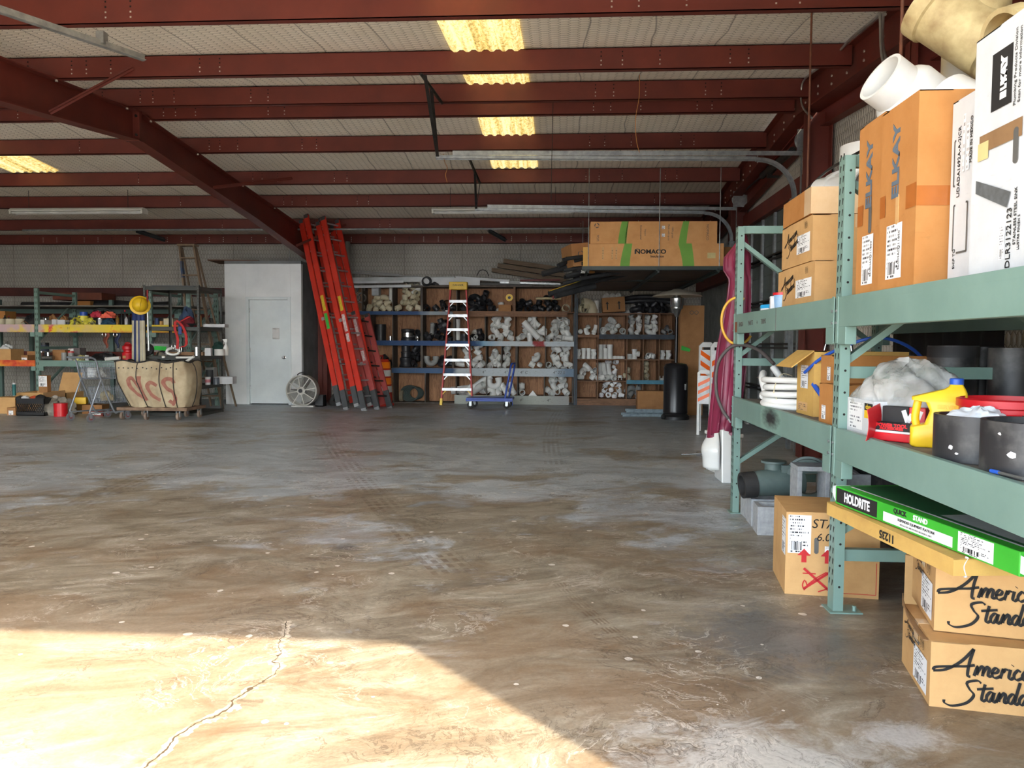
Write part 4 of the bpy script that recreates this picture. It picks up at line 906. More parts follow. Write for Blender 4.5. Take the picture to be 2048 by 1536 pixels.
# torn cartons behind, under the near bay
t, A, B, C = carton('torn kraft carton with white label standing on the floor behind the near upright', (1.86, 3.99, 0), (.42, .45, .52), -.25, M_CARDD, tape=None); plate(t, A, .10, .30, .28, .50, M_LAB, 'shipping_label')
t, A, B, C = carton('kraft carton with red handling marks behind the green and white box', (2.10, 3.45, 0), (.4, .45, .50), -.9, M_CARDD); text(t, 'Y A', .08, A, .2, .42, M_INKR)
t, A, B, C = carton('plain kraft carton on the floor behind the stacked script cartons', (1.58, 3.60, 0), (.4, .4, .30), -.75, M_CARD)
# two big script cartons at the near end
c0, c1, c2 = G(1780, 1320), G(1858, 1412), G(2048, 1433)
aw = math.atan2(c2.y-c1.y, c2.x-c1.x)
wL = (c1-c0).length
def bigcarton(label, off, z, h, dz):
    t, A, B, C = carton(label, (c1.x+off[0], c1.y+off[1], z), (.62, wL, h), aw+dz, M_CARD)
    maker_mark(t, A @ Matrix.Diagonal((.9, 1, 1, 1)), .034, .088, h*.53, .34)
    Lf = face((0,wL,0),(0,-1,0),(0,0,1))
    plate(t, Lf, wL*.44, h*.08, wL*.90, h*.62, M_LAB, 'shipping_label'); maker_mark(t, Lf, h*.06, wL*.16, h*.72, .3); arrows_mark(t, Lf, wL*.72, h*.78, h*.10)
    return t, A, Lf
t, A, Lf = bigcarton('large kraft carton with big brush script on the floor, lowest at the near end', (0,0), 0, .232, 0)
text(t, 'Under', .035, Lf, wL*.5, .20, M_INKG, 0, 0, .3, name='marker_writing'); text(t, 'Counter', .03, Lf, wL*.5, .165, M_INKG, 0, 0, .3, name='marker_writing')
obj('torn_flap', MB().grid(lambda u, v: (-.004-.03*v*math.sin(u*2.5), wL-wL*.95*u, .225+.05*v*(1-u)), 6, 3), M_CARDIN, t, solid=.003)
bigcarton('large kraft carton with big brush script stacked on the lowest one at the near end', (.05,.09), .236, .25, -.05)
# flat carton across, and the green box on it
pq = [G(1652, 1110, .50), G(1905, 1201, .50)]
fl0, fl1 = Vector((1.22, 3.25, 0)), Vector((1.29, 2.60, 0))
fl0 = aX(1652, 1085, 1.20); fl1 = aX(1905, 1180, 1.30)
v = fl1-fl0; yaw = math.atan2(v.y, v.x)
Lx = math.hypot(v.x, v.y)
t, A, B, C = carton('long flat kraft carton numbered upside down, lying on the script cartons', (fl0.x, fl0.y, .492), (Lx, .62, .058), 0, M_CARDY, tape=None, tilt=(0, .0, yaw))
text(t, '11235', .044, A, Lx*.55, .028, M_INK, PI, .001)
g0 = Vector((fl0.x+.035, fl0.y-.02, 0))
t = thing('retail_box', 'green and white equipment platform box lying open on the flat kraft carton', 'box', (fl0.x+.02, fl0.y-.045, .553), 0, rot=(0, 0, yaw+.05))
w, d, h = Lx*1.18, .66, .078
M_GRN = mat('bright green print', (64,178,52), (52,160,42), 4, .5); M_DGRN = mat('dark green print', (40,104,60), (30,84,48), 3, .5)
obj('carton_body', MB().box(0,0,0,w,d,h), M_GRN, t, bevel=.003)
A = Ff(w,d,h); B = Fr(w,d,h); C = Ft(w,d,h)
plate(t, A, .012, .008, w*.30, h-.006, M_BLACKP, 'black_panel'); text(t, 'HOLDRITE', .055, A, w*.16, h*.5, M_WHITE, 0, .002, 0, .76)
text(t, 'QUICK', .026, A, w*.44, h*.80, M_BLACKP, 0, .001); text(t, 'STAND', .026, A, w*.555, h*.80, M_WHITE, 0, .001)
plate(t, A, w*.34, .008, w*.72, h*.58, M_WHITE, 'white_panel'); text(t, 'SUSPENDED EQUIPMENT PLATFORM', .0135, A, w*.53, h*.42, M_BLACKP, z if False else 0, .0003); text(t, 'INSTALLS FAST AND FITS MOST MECHANICAL UNITS', .008, A, w*.53, h*.22, M_INKG)
plate(t, A, w*.745, .006, w*.90, h-.004, M_LAB, 'printed_label')
plate(t, C, .03, .05, w-.03, d-.03, M_DGRN, 'printed_top'); 
tp = MB(); strokes(tp, [[(.04,.05),(w-.04,.05)],[(.10,d-.04),(w-.03,.10)]], .012, C, z=.0018, nib=0, k=1); obj('white_line', tp, M_WHITE, t)
plate(t, C, w*.55, .08, w-.05, d*.5, mat('grey print', (176,180,178), (150,156,154), 6, .6), 'picture_panel', .0012)
text(t, 'HOLDRITE', .07, C, w*.32, d-.11, M_WHITE, 0, .002)
obj('end_flap', MB().grid(lambda u, v: (-.03*math.sin(u*PI)*.5-.02*u, .0+d*.12*v, .012+u*(h-.016)), 4, 3), M_WHITE, t, solid=.002)
obj('end_flap', MB().grid(lambda u, v: (w+.11*v, .004+.03*v, h*.15+u*(h*.7)*(1-.3*v)-.02*v), 4, 3), M_WHITE, t, solid=.002)
obj('zip_tie', MB().tube(smoothpts([(w*.80,-.008,.0),(w*.80,-.022,-.03),(w*.80,-.012,-.066)],4), .006, 6), M_WHITE, t)
# concrete blocks under the far bay
M_CMU = mat('concrete block', (170,172,172), (146,148,150), 30, .95, bump=.3)
def cmu(label, loc, rz, size=(.39,.19,.19), rot=None, holes=2, up=True):
    w, d, h = size; mb = MB(); th = .03
    # hollow cores run along local z
    mb.box(0,0,0,w,th,h).box(0,d-th,0,w,d,h)
    for k in range(holes+1): x = (w-th)*k/holes; mb.box(x,th,0,x+th,d-th,h)
    return solo('concrete_block', label, 'block', mb, M_CMU, loc, rz, rot=rot, bevel=.004)
cmu('grey concrete block on the floor at the near corner of the block pile', (1.30, 5.17, 0), .0, group=None) if False else cmu('grey concrete block on the floor at the near corner of the block pile', (1.30, 5.13, 0), -.08)
cmu('grey concrete block on the floor behind the nearest block of the pile', (1.32, 5.38, 0), -.05)
cmu('grey concrete block on the floor next to the far upright', (1.34, 5.60, 0), .0)
cmu('grey concrete block set on end face showing its square hollow, atop the pile', (1.50, 5.12, .192), 0, (.20,.30,.19), (PI/2,0,-.05), 1)
cmu('larger solid faced concrete block behind the upper square hollow block', (1.78, 5.25, 0), -.15, (.40,.42,.40))
t = thing('cast_iron_drain', 'grey cast iron drain body with flanged ring on the concrete blocks', 'drain', (1.36, 5.45, .192), -.1)
M_CI = mat('grey enamel casting', (96,112,108), (74,88,84), 4, .5)
obj('drain_body', MB().cyl((-.02,-.05,.10),(.30,.02,.13),.085,.11,n=24).lathe([(.06,0),(.06,.07),(.085,.075),(.085,.09),(0,.092)],24,(.12,0,.17)), M_CI, t, 40)
obj('rubber_collar', MB().pipe((-.10,-.068,.09),(-.01,-.05,.10),.09,.07,28), M_RUBBER, t, 40)
obj('flange_ring', MB().lathe([(.10,0),(.155,0),(.155,.02),(.14,.022),(.14,.06),(.10,.06),(.10,0)],32,(.34,-.05,.15),(-.2,-.98,0)).box(.16,-.08,.19,.52,-.05,.24), M_CI, t, 40)
ch = MB()
for k in range(9):
    for a_, b_ in ((1.72, 5.10), (1.98, 4.9)):
        z = .38-.035*k; R_ = Matrix.Translation((a_+.01*math.sin(k), b_, z)) @ Matrix.Rotation(PI/2*(k % 2), 4, 'Z') @ Matrix.Rotation(PI/2, 4, 'X')
        if a_ < 1.8: ch.at(R_).tube([(.011*math.cos(q), .022*math.sin(q), 0) for q in np.linspace(0, 2*PI, 13)[:-1]], .0035, 6, True)
ch.at(None); solo('steel_chain', 'dark steel chain hanging over the larger concrete block', 'chain', ch, M_DSTEEL, smooth=50)
# scorched black panel and crate at the back of the rack
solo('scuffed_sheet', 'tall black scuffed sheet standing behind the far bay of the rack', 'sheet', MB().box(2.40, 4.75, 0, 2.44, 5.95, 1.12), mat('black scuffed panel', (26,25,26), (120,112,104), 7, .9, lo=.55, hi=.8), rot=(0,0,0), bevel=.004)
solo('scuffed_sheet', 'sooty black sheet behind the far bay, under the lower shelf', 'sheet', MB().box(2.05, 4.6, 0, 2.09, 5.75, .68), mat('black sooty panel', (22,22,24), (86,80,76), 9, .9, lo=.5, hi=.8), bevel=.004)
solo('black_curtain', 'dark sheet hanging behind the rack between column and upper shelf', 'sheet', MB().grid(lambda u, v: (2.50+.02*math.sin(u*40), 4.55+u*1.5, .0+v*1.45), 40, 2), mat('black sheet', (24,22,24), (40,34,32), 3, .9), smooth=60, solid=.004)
mb = MB()
for k in range(11):
    mb.bar((2.0, 4.28-.0*k, .02+.045*k), (2.32, 4.28, .02+.045*k), .008, .01); mb.bar((2.0+.032*k, 4.28, .02), (2.0+.032*k, 4.28, .47), .008, .01)
mb.box(1.98,4.27,0,2.0,4.6,.48).box(2.32,4.27,0,2.34,4.6,.48).box(2.0,4.58,0,2.32,4.6,.48)
solo('wire_crate', 'dark lattice crate on the floor behind the near upright', 'crate', mb, M_BLACK)
# ---------------------------------------------------------------- overhead door tracks, conduits, rods, lamps
TX = 2.66
for y, xa, za, lab in ((9.12, aY(872, 315, 9.12).x, aY(872, 315, 9.12).z, 'near'), (12.38, aY(950, 419, 12.38).x, aY(950, 419, 12.38).z, 'far')):
    zt_ = aX(1600 if lab == 'near' else 1476, 303 if lab == 'near' else 411, TX).z
    t = thing('door_track', 'galvanised overhead door track with curved end at the %s side of the side door' % lab, 'door track', (TX, y, 0))
    R_ = .42; s = 1
    path = [(xa-TX, 0, za)]+[(-.02-R_-.02, 0, zt_-.05)]
    path += [(-.02-R_+R_*math.sin(a), 0, zt_-.06-R_+R_*math.cos(a)) for a in np.linspace(0, PI/2, 12)]+[(-.02, 0, .05)]
    mb = MB()
    for dy, dz, w_, h_ in ((0, .02, .05, .004), (.024, 0, .004, .045), (-.024, 0, .004, .03)):
        pp_ = [Vector(p)+Vector((0, dy, 0)) for p in path]
        for p0, p1 in zip(pp_[:-1], pp_[1:]):
            u_ = Vector((-(p1-p0).z, 0, (p1-p0).x)).normalized()
            if u_.z < 0 or (abs(u_.z) < .05 and u_.x > 0): u_ = u_ if u_.z > .05 else u_
            mb.bar(p0+u_*dz, p1+u_*dz, w_, h_, (0, 0, 1) if abs((p1-p0).normalized().z) < .9 else (1, 0, 0))
    obj('curved_rail', mb, M_GALV, t)
    obj('track_angle', MB().box(xa-TX, -.03, za+.0, -.4, -.025, za+.001).bar((xa-TX+.2, -.03, za+.045), (.05, -.03, zt_), .004, .05).bar((.04, -.03, zt_), (.04, -.03, zt_-.75), .05, .006).bar((.04, -.03, .02), (.04, -.03, zt_-.75), .05, .006), M_GALV, t)
    # hanger from the purlin
    if lab == 'near':
        yp = 7.49; p_top = Vector((aY(842, 150, yp).x-TX, yp-y, purlin_z(yp)-.01)); b_ = Vector((xa-TX+.02, 0, za)); q_ = Vector((aY(884, 207, 8.74).x-TX, 8.74-y, purlin_z(8.74)-.01))
        mb = MB().bar(p_top, q_, .04, .005).bar(p_top, q_, .005, .04); mb.bar(p_top+Vector((.03,.05,0)), b_, .035, .005).bar(p_top+(q_-p_top)*.45, b_, .035, .005)
    else:
        yp = 10.48; p_top = Vector((aY(932, 304, yp).x-TX, yp-y, purlin_z(yp)-.01)); q_ = Vector((aY(960, 366, 11.98).x-TX, 11.98-y, purlin_z(11.98)-.01)); b_ = Vector((xa-TX+.02, 0, za))
        mb = MB().bar(p_top, q_, .04, .005).bar(p_top, q_, .005, .04); mb.bar(p_top+(q_-p_top)*.6, b_, .035, .005).bar(q_, b_, .005, .035)
    obj('hanger_angle', mb, M_DSTEEL, t)
    d_ = obj('cable_drum', MB().lathe([(.02,-.05),(.10,-.05),(.12,-.045),(.12,-.03),(.095,-.025),(.095,.03),(.12,.035),(.12,.05),(.02,.05)], 28, (.10, 0 if lab == 'near' else 0, zt_+.16), (0,1,0)), M_GALV, t, 40)
    obj('bearing_plate', MB().box(-.02, -.065, zt_+.02, .16, -.055, zt_+.26), M_GALV, t)
    obj('roller_bracket', MB().box(-.06, -.04, zt_-.62, .02, .04, zt_-.5).cyl((-.08,0,zt_-.56),(.0,0,zt_-.56),.03,n=12), M_GALV, t)
solo('torsion_shaft', 'dark torsion spring shaft above the side overhead door', 'spring shaft', MB().cyl((0,0,0),(0,3.2,0),.013,n=8).cyl((0,.5,0),(0,1.9,0),.045,n=14).box(-.02,1.55,-.10,.14,1.6,.06), M_DSTEEL, (2.76, 9.15, 3.60), smooth=40)
solo('ceiling_track', 'short piece of galvanised track with a clip at the upper corner by the rafter', 'door track', MB().bar((0,0,0),(.62,.95,-.03),.05,.006).bar((.02,0,.02),(.62,.95,-.01),.006,.05).box(.40,.66,-.0,.46,.72,.09), M_GALV, aY(-40, 12, 5.1))
# rods
for px, Y, y1_, lab in ((1106, 10.4, 403, 'thin wire hanging from the ridge purlins in mid room'),):
    a = aY(px, 205, 8.9); b = aY(px-4, y1_, 8.9); solo('hanging_wire', lab, 'wire', MB().tube([(0,0,0), b-a], .004, 6), M_DSTEEL, a)
a = aY(1279, 150, 7.49); solo('dangling_twine', 'orange brown cord dangling from the purlins above the door track', 'cord', MB().tube(smoothpts([(0,0,0),(.0,.0,-.2),(-.03,0,-.4),(-.02,0,-.6),(.01,0,-.72)],5),.0035,6), mat('rusty cord', (170,112,58), None, 5, .8), a)
a = aY(886, 315, 9.1); solo('dangling_twine', 'short orange cord hanging off the free end of the near door track', 'cord', MB().tube(smoothpts([(0,0,.04),(.02,0,-.05),(.05,0,-.12),(.03,0,-.2),(.05,0,-.29)],5),.004,6), mat('rusty cord', (170,112,58)), a)
for (px, py, Y, py2, lab) in ((1624, 5, 5.92, 250, 'rusty rod hanging from the roof behind the far upright boxes'), (1805, 0, 4.4, 235, 'rusty rod hanging down behind the tall orange cartons')):
    a = aX(px, py, 2.0 if px < 1700 else 1.72)
    solo('hanger_rod', lab, 'rod', MB().cyl((0,0,.12),(-.0,0,-1.6 if px < 1700 else -1.35),.0085,n=8), mat('rusty rod', (120,72,50), (92,54,40), 10, .7), (a.x, a.y, min(a.z, roof_z(a.y)-.13)))
M_COND = mat('bright conduit', (190,190,186), (160,160,158), 9, .3, .7)
def on_wall(pts, X):
    out = [aX(x, y, X) for x, y in pts]
    for p in out: p.z = min(p.z, roof_z(p.y)-.05)
    return out
solo('conduit', 'thin bent conduit looping down from the end rafter', 'conduit', MB().tube(smoothpts(on_wall([(1660,120),(1625,137),(1612,150),(1604,170),(1602,200),(1608,218),(1624,236)], 2.58), 5), .011, 8), M_COND, smooth=60)
solo('conduit', 'long conduit running up the end rafter and bending down to the wall', 'conduit', MB().tube(smoothpts(on_wall([(1660,125),(1700,78),(1740,28),(1752,18),(1760,30),(1762,90),(1768,128),(1788,165)], 2.56), 6), .013, 8), M_COND, smooth=60)
solo('conduit', 'conduit dropping beside the long one to the wall box', 'conduit', MB().tube(smoothpts(on_wall([(1772,-25),(1767,20),(1765,80),(1772,118),(1790,152),(1796,178)], 2.6), 6), .013, 8), M_COND, smooth=60)
solo('strap', 'grey strap tied from the far upright to the hanger rod', 'strap', MB().tube(smoothpts([aX(1612,380,1.99), aX(1650,345,1.6), aX(1690,320,1.5), aX(1730,298,1.7)], 6), .008, 6), M_DSTEEL, smooth=60)
M_LAMP = mat('white enamel fixture', (222,222,214), (204,204,196), 3, .4)
M_TUBE = mat('unlit fluorescent tube', (228,230,228), None, 3, .25)
def shoplight(label, px0, px1, py, Y):
    a, b = aY(px0, py, Y), aY(px1, py, Y); L = (b-a).length
    t = thing('shop_light', label, 'ceiling light', (a.x, Y, a.z), 0, 'shop lights')
    obj('housing', MB().prism([(-.10,.0),(.10,.0),(.10,.02),(.06,.055),(-.06,.055),(-.10,.02)], 0, L, ((0,1,0),(0,0,1),(1,0,0))), M_LAMP, t)
    for q in (-.055, .055): obj('tube', MB().cyl((.03,q,-.02),(L-.03,q,-.02),.017,n=12), M_TUBE, t, 40)
    obj('end_socket', MB().box(0,-.09,-.045,.03,.09,0).box(L-.03,-.09,-.045,L,.09,0), M_LAMP, t)
    obj('hanger', MB().cyl((.3,0,.05),(.3,0,roof_z(Y)+.01-a.z),.004,n=6).cyl((L-.3,0,.05),(L-.3,0,roof_z(Y)+.01-a.z),.004,n=6), M_DSTEEL, t)
shoplight('white two tube shop light hanging behind the far door track', 865, 1147, 423, 13.0)
shoplight('white two tube shop light at the other side of the rafter', 25, 290, 424, 13.0)
for px, lab in ((300, 'dark steel angle bracket under the eave over the left racks'), (1005, 'dark steel angle bracket under the eave beside the hanging platform')):
    a, b = aY(px-28, 461, 15.0), aY(px+30 if px < 500 else px+6, 480, 16.2)
    solo('angle_bracket', lab, 'bracket', MB().bar((0,0,0), b-a, .09, .006).bar((0,0,0), b-a, .006, .09), mat('grey painted steel', (84,92,96), (66,74,78), 4, .6), a)
solo('ceiling_pipe', 'long thin grey pipe running under the last purlin', 'pipe', MB().cyl((0,0,0),(11.5,0,.0),.018,n=8), M_GALV, (-10.6, 14.7, aY(800, 458, 14.7).z))
# ---------------------------------------------------------------- between the rack and the back: tarp, hoses, fixtures
M_TARP = mat('maroon tarpaulin', (132,38,68), (100,28,52), 3, .45, bump=.15)
def tarp(u, v):
    # v 0 at the knot on top, 1 at the hem
    yb_ = 6.05
    top = aY(1488, 472, yb_); lo0 = aY(1423, 840+40*u, yb_); 
    L_ = [(1482,472,1492),(1468,492,1497),(1449,515,1500),(1448,540,1499),(1461,560,1499),(1457,595,1498),(1446,650,1496),(1438,690,1492),(1430,760,1485),(1424,820,1476),(1419,866,1468)]
    f = v*(len(L_)-1); i = min(int(f), len(L_)-2); q = f-i
    xl = L_[i][0]*(1-q)+L_[i+1][0]*q; yy = L_[i][1]*(1-q)+L_[i+1][1]*q; xr = L_[i][2]*(1-q)+L_[i+1][2]*q
    a = u*2*PI
    px = (xl+xr)/2-(xr-xl)/2*math.cos(a)
    p = aY(px, yy+(12*math.sin(a*2+1) if v > .96 else 0), yb_)
    dep = .05+.16*v
    p.y += dep*math.sin(a)+.025*math.sin(9*a+6*v)*v; p.x += .014*math.sin(13*a+5*v)*(.3+v)
    return p
solo('tarp', 'maroon tarpaulin hanging in folds from the far upright of the rack', 'tarp', MB().grid(tarp, 72, 36, True), M_TARP, smooth=60)
solo('tarp_knot', 'bunched upper lobe of the maroon tarpaulin tied at the upright', 'tarp', blob(.10,.09,.13,.1,21,k=.98).at(None), M_TARP, aY(1466, 545, 6.03), smooth=60) if False else None
def loop(cx, cy, rx, ry, a0, a1, Y, n=24): return [aY(cx+rx*math.cos(a), cy-ry*math.sin(a), Y) for a in np.linspace(a0, a1, n)]
solo('yellow_hose', 'loop of yellow hose hung on the far upright over the tarpaulin', 'hose', MB().tube(loop(1476, 642, 33, 47, 1.2, 5.6, 5.86), .010, 8), mat('yellow hose', (226,176,66), (204,150,50), 6, .5), smooth=60)
solo('grey_hose', 'dark grey hose drooping in a curve over the tarpaulin', 'hose', MB().tube(smoothpts([aY(1548,728,5.45), aY(1520,702,5.6), aY(1490,690,5.74), aY(1462,694,5.82), aY(1440,718,5.84), aY(1432,750,5.85), aY(1434,790,5.85), aY(1445,820,5.84), aY(1457,838,5.83)], 6), .013, 8).mi(1).cyl(aY(1455,835,5.83), aY(1461,845,5.83), .008, n=8), [mat('dark grey hose', (86,78,76), (64,58,56), 5, .6), M_GALV], smooth=60)
# white china fixtures on the floor by the rack
M_CHINA = mat('white glazed china', (236,236,232), (224,224,220), 3, .18)
t = thing('urinal', 'white china urinal with a steel spud pipe lying at the rack end under the tarpaulin', 'urinal', (1.43, 7.22, 0), 0)
back = [[(.10,-.20,z),(.16,-.20,z),(.16,.20,z),(.10,.20,z)] for z in (0,)]
mb = MB().prism([(-.17,0),(.17,0),(.13,.48),(.10,.52),(-.10,.52),(-.13,.48)], 0, .09, ((0,1,0),(0,0,1),(1,0,0)), (.03,0,0))
obj('back_plate', mb, M_CHINA, t, bevel=.012)
prof = []
def bowl(u, v):
    a = -PI/2+u*PI; b = v
    r = .145*math.sin(min(1, b*1.25+.12)*PI*.62)
    return (.03-r*1.0*math.cos(a)*(1-.12*b)-.015, r*math.sin(a), .46-.34*b)
obj('bowl', MB().grid(bowl, 20, 16), M_CHINA, t, 60, solid=.012)
obj('spud_pipe', MB().cyl((-.115,0,.245),(-.31,0,.235),.011,n=12).cyl((-.13,0,.244),(-.17,0,.243),.02,n=12), M_STEEL, t, 40)
obj('trap_outlet', MB().box(-.08,-.08,.10,.04,.08,.17), M_CHINA, t, bevel=.02)
t = thing('toilet_tank', 'white china tank standing just behind the urinal', 'tank', (1.60, 7.68, 0), .2)
obj('tank_body', MB().box(-.11,-.19,0,.11,.19,.36), M_CHINA, t, bevel=.02); obj('tank_lid', MB().box(-.12,-.20,.36,.12,.20,.40), M_CHINA, t, bevel=.012)
# folding barricades
def barric(label, px, Y, rz, sgn):
    p = aY(px, 860, Y); t = thing('barricade', label, 'barricade', (p.x, Y, 0), rz, 'folded barricades')
    mb = MB()
    for q in (-.02, .16): mb.box(q, -.02, 0, q+.04, .02, 1.22)
    mb.prism([(-.02,1.22),(.20,1.22),(.20,1.24),(.15,1.29),(.03,1.29),(-.02,1.24)], -.02, .02, ((1,0,0),(0,0,1),(0,-1,0)))
    obj('frame_leg', mb, M_PVC, t)
    st = MB().box(-.005,-.03,.62,.19,-.022,1.18)
    st.mi(1)
    for k in range(4):
        z = .66+.15*k
        st.add([(-.005,-.0315,z+.0),(-.005,-.0315,z+.07),(.19,-.0315,z+.07+.13*sgn),(.19,-.0315,z+.13*sgn)], [(0,3,2,1)]) if z+.13*sgn+.07 < 1.19 and z+.13*sgn > .6 else None
    obj('striped_panel', st, [M_WHITE, mat('reflective orange', (255,112,30), (246,96,20), 6, .35)], t)
    return t
barric('white barricade with orange chevron boards beside the tall cardboard box', 1398, 11.4, .1, -1)
barric('white barricade with orange slanted stripes partly behind the tarpaulin', 1421, 10.6, .05, 1)
t = barric('white folded barricade frame standing lowest in front of the others', 1396, 10.9, -.35, 1)
t.scale = (.9, 1, .70)
# patio heater
HP = G(1355, 838); HP.x = 1.93
t = thing('patio_heater', 'black patio heater with broad steel dome standing before the bins', 'heater', (HP.x, HP.y, 0))
hs = HP.y/CAMF
obj('base', MB().lathe([(0,0),(.235,0),(.235,.05),(.21,.075),(.20,.09),(0,.09)], 32).cyl((-.2,-.14,.02),(-.2,-.12,.06),.03), M_BLACK, t, 40)
obj('tank_housing', MB().lathe([(.195,.09),(.20,.11),(.205,.12),(.2,.14),(.2,.85),(.205,.86),(.2,.88),(.17,.93),(.05,.95),(0,.95)], 36), mat('black enamel', (26,25,28), (34,33,36), 4, .3), t, 40)
obj('pole', MB().cyl((0,0,.94),(0,0,1.84),.029,n=16), mat('grey black pole', (48,46,46), None, 4, .25, .6), t, 40)
obj('burner', MB().lathe([(.03,1.72),(.075,1.84),(.10,1.86),(.10,1.9),(.115,1.92),(.115,2.03),(.06,2.06),(.06,2.09),(0,2.1)], 28), M_STEEL, t, 40)
obj('dome', MB().lathe([(0,2.19),(.06,2.185),(.10,2.165),(.25,2.135),(.40,2.075),(.415,2.06),(.40,2.063),(.24,2.12),(.05,2.15)], 40), mat('bronze steel dome', (206,196,176), (176,166,148), 4, .4, .05), t, 60)
obj('rating_plate', MB().box(.155,-.125,.5,.16,-.12,.62).box(.12,-.162,.50,.15,-.158,.6), M_STEEL, t)
# tall cardboard box, flat box, steel sill pieces
t, A, B, C = carton('tall narrow brown carton with a green sticker behind the patio heater', (2.10, 13.9, 0), (.42, .3, 1.95), .03, M_CARDD, tape=None)
obj('green_sticker', MB().add([A @ Vector(p) for p in ((.02,1.16,.002),(.17,1.13,.002),(.19,1.18,.002),(.14,1.2,.002),(.03,1.24,.002))], [(0,1,2,3,4)]), mat('green sticker', (56,190,66), None, 4, .6), t); text(t, 'ULINE', .1, A, .21, 1.83, M_INKG) if False else text(t, 'OO', .10, A, .24, 1.82, M_INKG)
p = aY(1274, 813, 15.2); t, A, B, C = carton('plain brown carton on the floor in front of the lowest bins', (aY(1275, 800, 15.0).x, 15.0, 0), (.56, .3, .36), .0, M_CARDD, tape=None)
p = G(1250, 832)
for k, lab in ((0, 'flat galvanised steel channel on the floor by the heater, lower one'), (1, 'flat galvanised steel channel on the floor by the heater, topmost')):
    solo('steel_channel', lab, 'channel', MB().box(0,0,0,1.05,.28,.004).box(0,0,0,1.05,.004,.045).box(0,.276,0,1.05,.28,.045), mat('spotty zinc steel', (120,134,140), (84,96,104), 12, .5, .4), (p.x+.08*k-.05, p.y-.1+.22*k, .046*k*.0+.0 if k == 0 else .05), .02-.04*k)
# ---------------------------------------------------------------- platform hung from the roof, and what it carries
PX0, PX1, PY0, PY1 = aY(1168, 540, 11.3).x, 2.34, 11.3, 15.6
PZ = aY(1300, 534, 11.3).z
t = thing('hanging_platform', 'dark steel angle platform hung from the purlins on thin rods', 'platform')
M_PLAT = mat('dark green angle iron', (46,60,56), (34,44,42), 4, .5)
for lab, y in (('front', PY0), ('back', PY1), ('mid', 13.3)):
    obj('cross_rail', MB().box(PX0-.03, y-.03, PZ-.05, PX1+.04, y-.024, PZ+.01).box(PX0-.03, y-.03, PZ-.05, PX1+.04, y+.02, PZ-.044), M_PLAT, t)
for x in (PX0+.05, PX0+1.05, PX1-.12):
    obj('bearer', MB().bar((x, PY0-.06, PZ-.06), (x, PY1+.06, PZ-.06), .05, .012).bar((x, PY0-.06, PZ-.06), (x, PY1+.06, PZ-.06), .006, .07), M_PLAT, t)
for x in (PX0+.06, PX0+1.07, PX1-.1):
    for y in (PY0+.6, 14.4):
        yp = 11.98 if y < 12.5 else 15.0
        obj('hanger_rod', MB().cyl((x, PY0-.02 if y < 12.5 else y, PZ-.08), (x, PY0-.02 if y < 12.5 else y, purlin_z(yp)+.05), .007, n=6), M_GALV, t)
obj('platform_sheet', MB().grid(lambda u, v: (PX0+u*(PX1-PX0), PY0+v*(PY1-PY0), PZ-.02-.025*abs(math.sin(u*6.3))), 24, 4), mat('brown underside sheet', (86,66,56), (64,50,44), 2, .7), t, 50)
def nx(px, Y): return aY(px, 480, Y).x
M_GSTR = mat('green carton stripe', (122,176,74), (108,158,66), 3, .7)
def stripe(t, A, u, w, h, bow):
    L_ = [A @ Vector((u-bow*(1-(2*k/8-1)**2)*0+bow*(k/8)**1.5, h*k/8, .0012)) for k in range(9)]
    R_ = [A @ Vector((u+w+bow*.6*(k/8)**1.3, h*k/8, .0012)) for k in range(9)]
    obj('green_stripe', MB().add(L_+R_, [(i, i+9, i+10, i+1) for i in range(8)]), M_GSTR, t)
YB1 = PY0+.06
x0, x1 = nx(1178, YB1), nx(1448, YB1); h1 = aY(1300, 487, YB1).z-PZ-.012
t, A, B, C = carton('long insulation carton with green curved stripes on the hanging platform, lower one', (x0, YB1, PZ+.012), (x1-x0, .6, h1), 0, M_CARDH, tape=None)
w = x1-x0
stripe(t, A, w*.235, w*.07, h1, .06); stripe(t, A, w*.70, w*.085, h1, -.07)
text(t, 'NOMACO', .085, A, w*.46, h1*.64, M_BLACKP, 0, .003, 0, 1.15); text(t, 'Insulation', .05, A, w*.51, h1*.44, M_BLACKP, 0, .001)
nb = MB(); strokes(nb, [[(w*.345,h1*.54),(w*.345,h1*.72),(w*.362,h1*.76),(w*.378,h1*.72),(w*.378,h1*.54)]], .012, A, nib=0, k=3); obj('logo_mark', nb, M_INKG, t)
for u in (.10, .17, .20): plate(t, A, w*u, h1*.3, w*(u+.012), h1*.85, M_PRINT, 'fine_print')
plate(t, A, w*.88, h1*.36, w*.94, h1*.6, mat('tan tape', (216,200,140)), 'masking_tape')
x0, x1 = nx(1181, YB1+.02), nx(1434, YB1+.02); h2 = aY(1300, 442, YB1).z-PZ-.012-h1-.004
t, A, B, C = carton('long insulation carton with green stripes on the hanging platform, upper one', (x0, YB1+.02, PZ+.014+h1), (x1-x0, .55, h2), 0, M_CARDH, tape=None)
w = x1-x0
stripe(t, A, w*.22, w*.065, h2, .05); stripe(t, A, w*.70, w*.06, h2, .06)
for u, s_ in ((.40, 'Environmental'), (.435, 'Impact'), (.62, 'Made with up to'), (.65, '100% green')): text(t, s_, .035, A, w*u, h2*.5, M_INKG, -PI/2)
text(t, 'NOMACO', .05, A, w*.925, h2*.5, M_INKG, -PI/2); text(t, 'USA', .05, A, w*.06, h2*.25, M_INKG, PI/2)
for q in (.3, .65): plate(t, A, w*.565, h2*q, w*.59, h2*(q+.15), M_LAB2, 'small_code')
